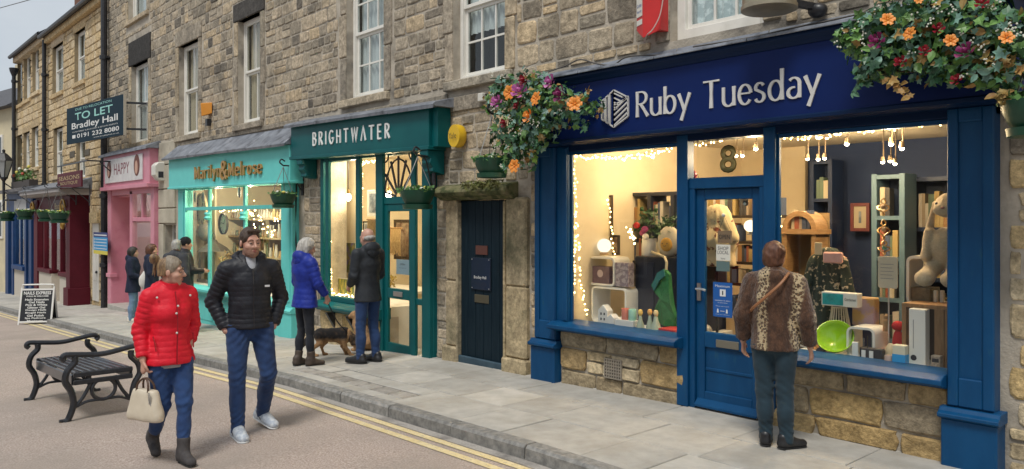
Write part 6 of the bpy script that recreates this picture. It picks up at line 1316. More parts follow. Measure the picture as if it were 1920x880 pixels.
# ---------------------------------------------------------------- turquoise shop interior
for x in (-16.2, -14.6, -13.1): point('gift_lamp', (x, .42, 2.2), 34, (1,.84,.56), .03)
def clock(label, px, py, r, y, rim=plastic('clock_rim', (.50,.42,.27))):
    x, z = P(px, py, y); t = thing('wall_clock', label, 'clock', (x, y, z)); MB().lathe([(r,.04),(r,-.01),(r*.9,-.02),(r*.88,0)], (x,y,z), 28, 'y', cap=False).build('rim', rim, t, smooth=True); MB().lathe([(0,.0),(r*.9,0)], (x,y,z), 28, 'y').build('dial', plastic('dial', (.66,.57,.38)), t)
    for i in range(12): a = R_(30*i); MB().bar((x+r*.68*math.cos(a), y-.004, z+r*.68*math.sin(a)), (x+r*.82*math.cos(a), y-.004, z+r*.82*math.sin(a)), r*.05, .003, up=(0,1,0)).build('numeral', INK, t)
    for a, l_ in ((60, .5), (170, .7)): MB().bar((x,y-.006,z), (x+r*l_*math.cos(R_(a)), y-.006, z+r*l_*math.sin(R_(a))), r*.05, .003, up=(0,1,0)).build('hand', INK, t)
clock('very large cream wall clock in the left turquoise pane', 378, 393, .36, .5); clock('round cream clock in a dark ring hanging in the middle turquoise pane', 420, 420, .22, .4, plastic('ring_dark', (.05,.045,.04)))
x, z = P(379, 434, .5); t = thing('straw_hat', 'grey woven straw ball hanging under the large clock', 'ornament', (x, .5, z)); MB().sphere((x,.55,z), (.26,.12,.22), 18, 12).build('ball', mat('straw_grey', (.22,.20,.16), (.33,.30,.24), scale=50, rough=.9, bump=.6), t, smooth=True)
ln = thing('floor_lantern', 'tall grey metal lantern in the left turquoise pane', 'lantern', (-15.9, .6, .3)); x0, x1, z0, z1 = rect(372, 455, 396, 535, .5); z0 = .301; GREYM = plastic('grey_metal', (.13,.125,.11), .5)
for a in (x0, x1-.04):
    for b in (.5, .86): MB().box(a, a+.04, b, b+.04, z0, z1-.2).build('post', GREYM, ln)
MB().box(x0-.03, x1+.03, .47, .93, z0, z0+.06).build('base', GREYM, ln); MB().lathe([(.38,0),(.3,.08),(.1,.2),(.06,.26)], ((x0+x1)/2, .7, z1-.2), 4).build('roof', GREYM, ln); MB().tube([((x0+x1)/2+.08*math.cos(R_(a)), .7, z1+.12+.08*math.sin(R_(a))) for a in range(0,360,30)], .012, 6, closed=True).build('ring', GREYM, ln)
for i, px in enumerate((351, 366, 381, 396, 449, 462)):
    x, z = P(px, 370 if i < 4 else 360, .25); t = thing('hanging_plate', ['small dark oval plate farthest left in the top turquoise panes', 'second small oval plate from the left in the top turquoise panes', 'third small oval plate from the left in the top turquoise panes', 'fourth small oval plate from the left, next to the post', 'pale oval plate hanging in the right hand top pane', 'dark oval plate hanging beside the pale one in the right top pane'][i], 'plate', (x, .25, z)); MB().sphere((x,.25,z), (.07,.02,.12), 14, 8).build('plate', plastic('plate%d' % (i%2), ((.10,.09,.08),(.30,.28,.22))[i%2], .4), t, smooth=True)
for k, (px, y, lab) in enumerate((((405, 415, 466, 560), 1.3, 'pale shelves of ornaments in the middle turquoise pane'), ((474, 400, 527, 560), 1.0, 'pale shelves of ornaments in the right turquoise pane'))):
    x0, x1, z0, z1 = rect(*px, y); t = thing('shelf_unit', lab, 'shelves', ((x0+x1)/2, y, -.65)); MB().box(x0, x1, y+.36, y+.4, -.65, z1).build('back', plastic('unit_back', (.16,.11,.07), .8), t)
    for i in range(6): MB().box(x0, x1, y, y+.355, -.3+i*.4, -.27+i*.4).build('shelf', plastic('unit_wood', (.42,.32,.19), .7), t)
    r_ = random.Random(100+k); cols = [plastic('orn%d' % i, c, .4) for i, c in enumerate(((.6,.52,.38),(.35,.25,.14),(.5,.47,.42),(.16,.2,.14),(.55,.4,.2),(.7,.66,.6)))]
    for i in range(2, 6):
        x = x0+.08
        while x < x1-.1:
            w_ = r_.uniform(.05,.1); h = r_.uniform(.12,.33); q = thing('ornament', 'one of the small pots and ornaments crowding the turquoise shop shelves', 'ornament', (x+w_/2, y+.1, -.27+i*.4), group='ornaments on the turquoise shop shelves'); MB().lathe([(w_*.4,0),(w_*.5,h*.3),(w_*.25,h*.75),(w_*.3,h)], (x+w_/2, y+.1, -.269+i*.4), 8).build('pot', r_.choice(cols), q, smooth=True); x += w_+r_.uniform(.03,.1)
x0, x1, z0, z1 = rect(400, 470, 440, 545, .5); t = thing('gold_wreath', 'pile of shiny gold stars and tinsel in the middle turquoise pane', 'decoration', ((x0+x1)/2, .6, .3)); leafcloud('tinsel', t, ((x0+x1)/2,.6,.65), (.32,.15,.38), 240, 0, .09, 55, m=mat('tinsel_gold', (.65,.50,.24), rough=.2, metal=.8, rnd=.3))
point('boutique_lamp', (-27.5, 1.0, 1.9), 40, (1,.93,.85), .15); point('pink_shop_lamp', (-20.0, 1.4, 2.2), 26, (.85,1,.8), .1); point('navy_shop_lamp', (-33.2, .9, 1.8), 22, (1,.95,.85), .1)
for i, (px, c) in enumerate(((105, (.55,.5,.5)), (122, (.42,.44,.46)), (146, (.25,.3,.26)))):
    x, _ = P(px, 480, .4); t = thing('mannequin', ['mannequin in a pale coat at the left of the maroon boutique', 'mannequin in a grey dress in the middle of the maroon boutique', 'mannequin in a green top at the right of the maroon boutique'][i], 'mannequin', (x, .5, -.9)); S = SDF((x-.35,.2,-.95),(x+.35,.9,1.3), .03); S.cone((x,.5,.8),(x,.5,.35),.17,.14,flat=((0,1,0),.65)); S.cone((x,.5,.35),(x,.5,-.5),.15,.24,flat=((0,1,0),.7)); S.cone((x-.15,.5,.8),(x-.22,.5,.3),.06,.05); S.cone((x+.15,.5,.8),(x+.22,.5,.3),.06,.05); S.build('garment', plastic('garment%d' % i, c, .9), t).matrix_parent_inverse = Matrix.Translation(-t.location); MB().tube([(x,.5,-.95),(x,.5,1.05)], .03, 8).build('pole', BLACKM, t)
# ================================================================ street furniture, signs, alarms, baskets
IRON = mat('bench_iron', (.010,.012,.016), (.022,.024,.03), scale=30, rough=.38, bump=.15, coat=.2)
SLATW = mat('bench_slat', (.022,.025,.033), (.05,.055,.068), scale=9, rough=.3, stretch=(1,9,9), coat=.25)
# backless bench with scrolled iron ends; long side runs down the street
bx0, bx1 = -9.86, -8.16; by0, by1 = -4.12, -3.56
bz = lambda x: gz(x)-.105
be = thing('bench', 'black backless bench with scrolled iron arms at both ends, standing in the road', 'bench', ((bx0+bx1)/2, (by0+by1)/2, bz(-9.1)), 0)
SL = (bz(bx1)-bz(bx0))/(bx1-bx0)
def tilt(o_mb): o_mb.v = [(x, y, z+(x-bx0)*SL+bz(bx0)) for x, y, z in o_mb.v]; return o_mb
n = 8; W = by1-by0
for i in range(n):
    a = by0+.03+(W-.06)*i/n; b = by0+.03+(W-.06)*(i+1)/n
    tilt(MB().box(bx0+.05, bx1-.05, a+.011, b-.011, .425, .455)).build('slat', SLATW, be, bevel=.008, seg=2)
tilt(MB().box(bx0+.06, bx1-.06, by0+.01, by0+.035, .33, .43)).build('side_rail', SLATW, be, bevel=.006); tilt(MB().box(bx0+.06, bx1-.06, by1-.035, by1-.01, .33, .43)).build('side_rail', SLATW, be, bevel=.006)
def spl(pts, m=6):
    out = []; P_ = [Vector(p) for p in pts]
    for i in range(len(P_)-1):
        p0, p1, p2, p3 = P_[max(i-1,0)], P_[i], P_[i+1], P_[min(i+2, len(P_)-1)]
        for k in range(m):
            t = k/m; out.append(.5*((2*p1)+(p2-p0)*t+(2*p0-5*p1+4*p2-p3)*t*t+(3*p1-p0-3*p2+p3)*t**3))
    return out+[P_[-1]]
ym = (by0+by1)/2; hw = W/2
for x in (bx0+.03, bx1-.03):
    nm = 'end_frame'; fr = MB()
    for s_ in (-1, 1):
        Y = lambda v: ym+s_*v
        fr.tube(spl([(x,Y(hw+.06),.0),(x,Y(hw+.02),.03),(x,Y(hw-.02),.16),(x,Y(hw-.0),.28),(x,Y(hw+.05),.38),(x,Y(hw+.03),.48),(x,Y(hw-.03),.55),(x,Y(hw-.03),.61)]), [.028]*6+[.03]*36+[.022], 8)
        fr.tube([(x,Y(hw+.10),.012),(x,Y(hw-.0),.012)], .018, 8)
        fr.tube(spl([(x,Y(hw-.03),.12),(x,Y(hw*.62),.22),(x,Y(hw*.42),.33),(x,Y(hw*.36),.38)]), .017, 7)
    tilt(fr).build('end_frame', IRON, be, smooth=True)
    ar = MB(); ar.tube(spl([(x,ym-hw-.05,.575),(x,ym-hw-.075,.60),(x,ym-hw-.05,.63),(x,ym-hw+.05,.622),(x,ym-.02,.605),(x,ym+hw-.12,.63),(x,ym+hw+.0,.65),(x,ym+hw+.06,.64),(x,ym+hw+.075,.615),(x,ym+hw+.05,.595)]), .026, 8); tilt(ar).build('armrest', IRON, be, smooth=True)
    rg = MB(); rg.tube([(x, ym+.105*math.cos(R_(a)), .265+.10*math.sin(R_(a))) for a in range(0,360,18)], .018, 8, closed=True); rg.tube(spl([(x,ym-hw+.05,.13),(x,ym-hw*.5,.165),(x,ym,.165),(x,ym+hw*.5,.165),(x,ym+hw-.05,.13)]), .014, 7); tilt(rg).build('ring', IRON, be, smooth=True)
    for z in (.36, .43): tilt(MB().box(x-.02, x+.02, by0+.02, by1-.02, z-.025, z+.02)).build('cross_rail', IRON, be, bevel=.006)
# A-board
p = G(72, 607, -.105); ab = thing('a_board', 'white framed black a-board listing nail treatments, at the kerb', 'sign board', p, R_(58))
AF = plastic('board_frame', (.70,.69,.66), .4); AB = plastic('board_black', (.012,.013,.017), .45); hw_, hh = .36, .86
def apan(sgn, text):
    k0 = []; M_ = Matrix.Rotation(R_(-13*sgn), 4, 'X'); M_ = Matrix.Translation((0, -.2*sgn, 0)) @ Matrix.Rotation(R_(-13), 4, 'X') if sgn == 1 else Matrix.Translation((0, .2, 0)) @ Matrix.Rotation(R_(13), 4, 'X')
    f = MB(); f.box(-hw_, -hw_+.035, -.015, .015, 0, hh); f.box(hw_-.035, hw_, -.015, .015, 0, hh); f.box(-hw_+.035, hw_-.035, -.014, .014, .05, .085); f.box(-hw_+.035, hw_-.035, -.014, .014, hh-.06, hh-.025)
    f.tube(spl([(-hw_+.018,0,hh),(-hw_+.03,0,hh+.05),(-hw_+.09,0,hh+.075),(hw_-.09,0,hh+.075),(hw_-.03,0,hh+.05),(hw_-.018,0,hh)]), .016, 7)
    f.xf(M_).build('frame', AF, ab, local=True, bevel=.004)
    b = MB().box(-hw_+.035, hw_-.035, -.008, .008, .085, hh-.06).xf(M_).build('board', AB, ab, local=True)
    if text:
        rows_ = [('NAILS EXPRESS', .29, .70, .775), ('WALK IN WELCOME', .24, .645, .68)]+[(s, w_, .56-i*.062, .607-i*.062) for i, (s, w_) in enumerate((('Nails Extension', .25), ('Gel Nails', .17), ('Pink & White', .23), ('Glitter Gel', .19), ('Design Nails', .22), ('Biogel Nails', .22), ('Gel Polish', .18), ('Spa Pedicure', .22), ('Manicure', .17)))]
        for s, w_, z0, z1 in rows_:
            o = text_obj(s, -w_, w_, z0, z1, -.0105, WT, b, extrude=0, local=True, bold=.022); o.data.transform(M_)
apan(1, True); apan(-1, False)
# TO LET board on the wall
x0, x1, z0, z1 = rect(126, 190, 233, 262, -.55)
tl = thing('estate_board', 'dark slate estate agent board reading TO LET, fixed high by the tall drainpipe', 'sign', (x0, -.5, z0)); 
e0 = P(126, 225, -.75); e1 = P(234, 225, -.35); BRD = plastic('board_slate', (.008,.026,.042), .6, spec=.15)
Ma = Vector((e0[0], -.75, 0)); Mb = Vector((e1[0], -.35, 0)); ang = math.atan2(Mb.y-Ma.y, Mb.x-Ma.x); Wd = (Mb-Ma).length
zt = P(180, 190, -.55)[1]; zb = P(180, 262, -.55)[1]; H = zt-zb; MT = Matrix.Translation((Ma.x, Ma.y, zb)) @ Matrix.Rotation(ang, 4, 'Z')
tl.location = (Ma.x, Ma.y, zb); inv = Matrix.Translation((-Ma.x, -Ma.y, -zb))
o = MB().box(0, Wd, -.012, .012, 0, H).xf(MT).build('board', BRD, tl); o = MB().box(Wd, Wd+.02, -.03, .03, -.01, H+.01).xf(MT).build('batten', plastic('batten', (.5,.45,.36), .8), tl)
MINTL = plastic('letter_mint', (.30,.62,.56), .5)
for s, u0, u1, v0, v1, m_ in (('DUE TO RELOCATION', .17, .80, .885, .945, MINTL), ('TO LET', .16, .82, .62, .82, MINTL), ('Bradley Hall', .10, .90, .34, .56, WT), ('CHARTERED SURVEYORS & ESTATE AGENTS', .11, .90, .295, .325, WT), ('0191 232 8080', .20, .92, .13, .245, WT), ('www.bradleyhall.co.uk', .50, .92, .05, .085, WT)):
    text_obj(s, Wd*u0, Wd*u1, H*v0, H*v1, -.014, m_, tl, extrude=0, bold=.012 if v1-v0 > .1 else 0).data.transform(MT)
MB().box(Wd*.11, Wd*.17, -.0135, -.0125, H*.14, H*.23).xf(MT).build('emblem', WT, tl)
MB().bar((Mb.x-.1,Mb.y,zt-.2),(Mb.x+.1,WY,zt-.2),.05).build('arm', BLACKM, tl); MB().bar((Mb.x-.1,Mb.y,zb+.15),(Mb.x+.1,WY,zb+.15),.05).build('arm', BLACKM, tl)
# hanging boutique sign
yq = -1.0; x0, x1, z0, z1 = rect(109, 323, 154, 353, -.7); sb = thing('hanging_sign', 'maroon hanging sign with gold letters reading SEASONS BOUTIQUE', 'sign', ((x0+x1)/2, -.7, z0))
MB().box(x0, x1, -.72, -.68, z0, z1).build('board', MAROON, sb, bevel=.01); W_ = x1-x0; HG = z1-z0
text_obj('SEASONS', x0+W_*.07, x1-W_*.07, z0+HG*.52, z0+HG*.78, -.724, mat('name_gold', (.5,.36,.14), rough=.4, metal=.3), sb, extrude=0); text_obj('BOUTIQUE', x0+W_*.14, x1-W_*.14, z0+HG*.2, z0+HG*.42, -.724, _M['name_gold'], sb, extrude=0)
mb = MB(); mb.bar((x0-.05,-.7,z1+.22),(x1+.55,-.7,z1+.22),.035); 
for a in (x0+W_*.15, x1-W_*.15): mb.bar((a,-.7,z1),(a,-.7,z1+.22),.02)
mb.bar((x1+.5,-.7,z1+.22),(x1+.5,WY,z1+.22),.035); mb.bar((x1+.5,-.4,z1+.2),(x1+.5,WY,z1-.3),.025); mb.build('bracket', BLACKM, sb)
# blue and yellow information sign on the drainpipe
x0, x1, z0, z1 = rect(176, 436, 202, 477, -.15); t = thing('info_sign', 'small blue and yellow information sign strapped to the tall drainpipe', 'sign', ((x0+x1)/2, -.15, z0)); H = z1-z0
for a, b, m_ in ((0,.17,plastic('sign_yellow', (.62,.52,.05), .5)), (.171,.78,plastic('sign_blue', (.015,.26,.55), .5)), (.781,1,plastic('sign_navy', (.015,.03,.16), .5))): MB().box(x0, x1, -.16, -.15, z0+H*a, z0+H*b).build('panel', m_, t)
for i in range(4): MB().lathe([(0,0),(.035,0)], (x0+.09,-.1615,z0+H*(.26+.14*i)), 10, 'y').build('symbol', WT, t); MB().box(x0+.16, x1-.06, -.1615, -.1605, z0+H*(.245+.14*i), z0+H*(.275+.14*i)).build('text_line', WT, t)
MB().box(x0+.06, x1-.06, -.1615, -.1605, z0+H*.85, z0+H*.90).build('text_line', WT, t)
MB().box((x0+x1)/2-.05, (x0+x1)/2+.05, -.149, .0, z0+.2, z0+.25).build('strap', BLACKM, t)
# alarm boxes
x, z = P(853, 255, -.02); t = thing('alarm_box', 'round yellow alarm box reading Yale beside the teal fascia', 'alarm', (x, .05, z)); YM = plastic('alarm_yellow', (.72,.45,.02), .35)
MB().lathe([(.125,.06),(.13,.0),(.125,-.05),(.10,-.075),(0,-.08)], (x,.02,z), 28, 'y').xf(Matrix.Translation((x,0,z)) @ Matrix.Diagonal((.92,1,1.12,1)) @ Matrix.Translation((-x,0,-z))).build('case', YM, t, smooth=True, angle=60); text_obj('Yale', x-.075, x+.075, z-.035, z+.035, -.062, INK, t, extrude=0)
t = thing('alarm_box', 'tall red alarm box with a white label on the wall above the blue shop', 'alarm', (-4.75, .0, 3.5)); RD = mat('alarm_red', (.58,.022,.02), (.50,.018,.016), scale=4, rough=.4)
a0, a1 = P(1196, 40, 0)[0], P(1241, 40, 0)[0]; zb = P(1213, 72, -.05)[1]; am = a0+(a1-a0)*.42; zt = zb+.75
ol = [(a0, .1), (a0, -.02), (am, -.075), (a1, -.02), (a1, .1)]
vs = [(x, y, zb+(.10 if i in (0,1) else .0 if i == 2 else .06)) for i, (x, y) in enumerate(ol)]+[(x, y, zt) for x, y in ol]
MB().add(vs, [(0,1,6,5),(1,2,7,6),(2,3,8,7),(3,4,9,8),(4,3,2,1,0),(5,6,7,8,9)]).build('case', RD, t, bevel=.006)
Mf = Matrix.Translation((a0,-.02,0)) @ Matrix.Rotation(math.atan2(-.055, am-a0), 4, 'Z'); wl = math.hypot(am-a0, .055)
MB().box(.008, wl-.008, -.004, -.002, zb+.22, zb+.66).xf(Mf).build('label', SHELFW, t); text_obj('Gordon', .02, wl-.02, zb+.31, zb+.345, -.006, plastic('print_blue', (.03,.08,.3)), t, extrude=0).data.transform(Mf); text_obj('Security', .02, wl-.02, zb+.25, zb+.285, -.006, _M['print_blue'], t, extrude=0).data.transform(Mf)
MB().box(wl*.35, wl*.6, -.006, -.0045, zb+.42, zb+.47).xf(Mf).build('emblem', _M['print_blue'], t); MB().box(.01, wl-.01, -.004, -.002, zb+.14, zb+.19).xf(Mf).build('label', SHELFW, t)
Mg = Matrix.Translation((am,-.075,0)) @ Matrix.Rotation(math.atan2(.055, a1-am), 4, 'Z')
for i in range(5): MB().box(.05, .15, -.003, .002, zb+.48+i*.032, zb+.492+i*.032).xf(Mg).build('louvre', plastic('red_dark', (.22,.008,.008)), t)
x, z = P(380, 205, -.05); t = thing('alarm_box', 'orange wedge shaped alarm box between two upper sash windows', 'alarm', (x, .05, z)); OR = plastic('alarm_orange', (.68,.27,.03), .4)
MB().add([(x-.12,.1,z+.15),(x-.12,.1,z-.1),(x,-.08,z-.15),(x,-.1,z+.12),(x+.12,.1,z-.08),(x+.12,.1,z+.14)], [(0,1,2,3),(3,2,4,5),(0,3,5),(1,4,2),(0,5,4,1)]).build('case', OR, t, bevel=.01); MB().box(x-.05,x+.05,.02,.1,z-.33,z-.19).build('cable_box', BLACKM, t)
x, z = P(290, 322, -.1); t = thing('alarm_box', 'white alarm box at the right edge of the pink fascia', 'alarm', (x, .05, z)); MB().prism_x([(.1,z-.22),(-.05,z-.2),(-.14,z-.08),(-.14,z+.14),(-.06,z+.22),(.1,z+.22)], x-.13, x+.13).build('case', mat('off_white', (.62,.60,.54), rough=.45), t, bevel=.02); MB().box(x+.131,x+.135,-.06,.05,z-.14,z+.0).build('vent', INK, t)
x, z = P(903, 183, .06); t = thing('junction_box', 'small pale grey junction box at the end of the cable beside the flowers', 'junction box', (x, .08, z)); MB().box(x-.045, x+.045, .03, .12, z-.05, z+.05).build('case', mat('off_white', (.62,.60,.54), rough=.45), t, bevel=.008)
# steel drum lamp above the fascia
x, z = P(1442, 12, -.35); dl = thing('drum_lamp', 'large galvanised drum lamp projecting from the wall over the blue fascia', 'lamp', (x, -.35, z)); GALV = mat('galvanised', (.42,.36,.26), (.30,.26,.19), scale=6, rough=.42, metal=.7, bump=.1)
MB().lathe([(.0,-.02),(.20,-.02)], (x,-.35,z), 30).build('diffuser', mat('lamp_dull', (.12,.10,.075), rough=.4), dl); MB().lathe([(.205,-.035),(.215,-.03),(.215,.0),(.205,.01),(.205,.42),(.16,.47),(0,.48)], (x,-.35,z), 30).build('drum', GALV, dl, smooth=True); MB().bar((x+.05,-.3,z+.05),(x+.22,WY,z+.02),.05).build('arm', BLACKM, dl); MB().sphere((x+.20,.05,z+.0),(.08,.07,.06),10,7).build('wall_boss', BLACKM, dl, smooth=True)
# street lantern far left
x, z = P(7, 315, -.7); t = thing('street_lantern', 'black hexagonal wall lantern at the left edge of the picture', 'lantern', (x, -.7, z)); MB().lathe([(.12,-.35),(.3,.25)], (x,-.7,z), 6).build('glass', plastic('lantern_glass', (.40,.42,.42), .15), t); MB().lathe([(.34,.25),(.30,.33),(.12,.52),(.05,.56),(.06,.66),(0,.7)], (x,-.7,z), 6).build('hood', BLACKM, t)
for i in range(6): a = 2*math.pi*i/6; MB().bar((x+.125*math.cos(a),-.7+.125*math.sin(a),z-.35),(x+.31*math.cos(a),-.7+.31*math.sin(a),z+.25),.03).build('bar', BLACKM, t)
MB().lathe([(.14,-.4),(.14,-.35),(.05,-.5),(.04,-1.6)][::-1], (x,-.7,z), 8).build('stem', BLACKM, t); MB().bar((x,-.7,z-1.2),(x+.3,.1,z-1.2),.06).build('arm', BLACKM, t); MB().bar((x,-.7,z-.55),(x+.35,.1,z-1.2),.04).build('arm', BLACKM, t)
# cables along the walls and over the street
def cable(label, pts, r=.008, m=None): p = [Vector(q) for q in pts]; t = MB().tube(spl(p, 5), r, 5).build('cable', m or plastic('cable_grey', (.10,.09,.08), .7), None); tag(t, label, 'cable'); return t
cable('dark cable sagging along the wall below the red alarm box', [Pz(905,178,.08), Pz(960,165,.07), Pz(1010,142,.06), Pz(1060,124,.07), Pz(1088,112,.06), Pz(1120,120,.06), Pz(1150,122,.05), Pz(1180,106,.06), Pz(1260,104,.05)])
cable('pale cable looping down the front of the red alarm box', [Pz(1243,0,-.05), Pz(1237,30,-.06), Pz(1224,55,-.09), Pz(1213,66,-.10), Pz(1208,80,.05)], .006, plastic('cable_pale', (.55,.4,.36), .6))
cable('grey cable running along the wall over the right end of the lead flashing', [Pz(1300,88,.04), Pz(1400,72,.03), Pz(1500,50,.05), Pz(1560,38,.05), Pz(1640,20,.05)])
cable('thin overhead wire crossing the sky at the upper left', [(-60,-3,11.6), (-50,-2,11.3), (-30.9,.2,9.6)], .014)
cable('black cable hanging down the wall left of the teal gallery', [Pz(556,345,.06), Pz(554,420,.06), Pz(556,470,.06), Pz(562,500,.06)], .012, BLACKM)
# ---------------------------------------------------------------- hanging baskets
TUB = mat('tub_green', (.008,.055,.030), (.010,.065,.036), scale=5, rough=.42); BLOSS = (plastic('petal_white', (.72,.72,.62), .6), plastic('petal_yellow', (.62,.55,.10), .6))
LEAFB = mat('basket_leaf', (.06,.16,.04), (.13,.25,.07), scale=14, rough=.5, rnd=.4)
def basket(label, px, py, y, r, group='green hanging baskets', chain=.55, seed=1, top=None, side=1):
    x, z = P(px, py, y); t = thing('hanging_basket', label, 'hanging basket', (x, y, z), 0, group); q = lambda m_: m_
    MB().lathe([(r*.66,-.95*r),(r*.84,-.93*r),(r*.88,-.68*r),(r*.70,-.66*r),(r*.80,-.52*r),(r*.93,-.22*r),(r*.99,.0),(r*1.02,.03),(r*.92,.03)], (0,0,0), 24).build('tub', TUB, t, smooth=True, local=True)
    MB().lathe([(0,-.02*r),(r*.9,-.02*r)], (0,0,0), 20).build('soil', plastic('soil', (.03,.022,.015), 1), t, local=True)
    r_ = random.Random(seed); mb = MB()
    for i in range(260):
        a, rr = r_.random()*6.28, r*(r_.random()**.6)*1.05; p = Vector((rr*math.cos(a), rr*math.sin(a), r_.uniform(-.0,.30)*r)); d = Vector((r_.gauss(0,1), r_.gauss(0,1), r_.uniform(-.2,1))).normalized(); s_ = d.cross(Vector((r_.gauss(0,1), r_.gauss(0,1), r_.gauss(0,1)))).normalized(); L_ = r*r_.uniform(.14,.28); w_ = L_*.38; mb.add([p, p+d*L_*.5+s_*w_, p+d*L_, p+d*L_*.5-s_*w_], [(0,1,2),(0,2,3)])
    o = mb.build('foliage', LEAFB, t, local=True); o['kind'] = 'stuff'
    for i in range(9):
        a, rr = r_.random()*6.28, r*r_.uniform(.2,.95); p = (rr*math.cos(a), rr*math.sin(a), r*r_.uniform(.18,.36)); MB().sphere(p, (.05*r/.3,.05*r/.3,.03*r/.3), 6, 4).build('bloom', BLOSS[i%2], t, local=True)
    ap = (0, 0, chain)
    for k in range(3): a = 2*math.pi*k/3+.5; MB().tube([(r*.98*math.cos(a), r*.98*math.sin(a), 0), ap], .006, 4).build('chain', plastic('chain_grey', (.22,.22,.21), .4, metal=.7), t, local=True)
    return t, (x, y, z+chain)
def bracket(label, a, yw=.1, dx=0.0, m=None, rise=.05):
    m = m or BLACKM; x, y, z = a; t = thing('basket_bracket', label, 'bracket', (x+dx, yw, z)); w_ = Vector((x+dx, yw, z+.02)); e = Vector((x, y, z+.02)); mb = MB(); mb.tube([w_, e], .014, 6)
    mb.tube(spl([e, e+Vector((0,-.06,.05)), e+Vector((0,-.03,.10)), e+Vector((0,.03,.07))]), .012, 6); mb.tube(spl([(x+dx,yw,z-.4), (x+dx*.7,yw-.08,z-.28), (x+dx*.4,(yw+y)/2,z-.05), (x+dx*.35,(yw+y)/2-.05,z+.01)]), .011, 6); mb.box(x+dx-.03, x+dx+.03, yw-.012, yw+.01, z-.46, z+.12); mb.build('arm', m, t, smooth=True); return t
_, a = basket('dark green hanging basket in front of the turquoise shop, at its right corner', 531, 368, -.24, .205, None, .48, 1); bracket('scrolled black bracket on the pier between turquoise and teal fronts', a, .1, .0)
_, a = basket('dark green hanging basket in front of the gallery fan light', 783, 362, -.36, .215, None, .45, 2); bracket('scrolled black bracket at the right end of the teal fascia', a, -.02, -.12)
_, a = basket('dark green hanging basket below the left flower garland', 922, 303, -.45, .19, None, .5, 3); bracket('black bracket hidden in the left flower garland', a, .1, .3)
_, a = basket('dark green hanging basket at the right edge under the big flower garland', 1948, 198, -.42, .20, None, .5, 4); bracket('black bracket hidden in the right flower garland', a, .1, .2)
for px, py, w_ in ((88, 400, 'left hand of the two hanging baskets by the maroon boutique'), (111, 402, 'right hand of the two hanging baskets by the maroon boutique'), (47, 398, 'right hand of the two hanging baskets by the navy shop'), (13, 402, 'left hand of the two hanging baskets by the navy shop')):
    _, a = basket(w_, px, py, -1.0, .25, None, .7, px); bracket('thin black bracket holding the '+w_.replace('of the two hanging baskets ', 'basket '), a, -.3, .2)
# window box with flowers over the navy shop
x0, x1, z0, z1 = rect(28, 340, 62, 350, -.3); t = thing('window_box', 'window box of small plants above the navy shop fascia', 'planter', ((x0+x1)/2, -.3, z0)); MB().box(x0, x1, -.42, -.15, z0-.1, z0+.2).build('trough', plastic('trough', (.06,.05,.045), .8), t); leafcloud('foliage', t, ((x0+x1)/2,-.28,z0+.4), ((x1-x0)/2,.14,.25), 160, 0, .14, 91, m=LEAFB)
for i in range(6): MB().sphere((x0+(x1-x0)*(i+.5)/6,-.38,z0+.45+.1*(i%3)), .06, 6, 4).build('bloom', BLOSS[i%2] if i%3 else plastic('petal_red', (.4,.06,.03)), t)

# ================================================================ flower garlands over the blue shop
IVY = [mat('ivy_dark', (.03,.095,.045), (.055,.15,.07), scale=14, rough=.42, rnd=.4), mat('ivy_grey', (.10,.22,.17), (.18,.31,.25), scale=14, rough=.5, rnd=.3), mat('ivy_green', (.08,.19,.04), (.14,.27,.07), scale=14, rough=.45, rnd=.35), mat('ivy_gold', (.36,.27,.09), (.30,.15,.04), scale=20, rough=.55, rnd=.3)]
def leaf_mesh(shape, m):
    mb = MB()
    if shape == 0: pts = [(0,0,0),(.28,.12,.06),(.5,.05,.1),(.38,.38,.05),(.55,.62,.0),(.22,.68,.03),(0,1.05,-.08),(-.22,.68,.03),(-.55,.62,0),(-.38,.38,.05),(-.5,.05,.1),(-.28,.12,.06)]
    else: pts = [(0,0,0),(.22,.2,.05),(.3,.5,.07),(.18,.8,.03),(0,1.05,-.08),(-.18,.8,.03),(-.3,.5,.07),(-.22,.2,.05)]
    n = len(pts); mb.add(pts+[(0,.5,-.03)], [(i, (i+1)%n, n) for i in range(n)])
    me = bpy.data.meshes.new('leaf'); me.from_pydata(mb.v, [], mb.f); me.materials.append(m); return me, mb.v, mb.f
LM = [[leaf_mesh(s, m) for m in IVY] for s in (0, 1)]
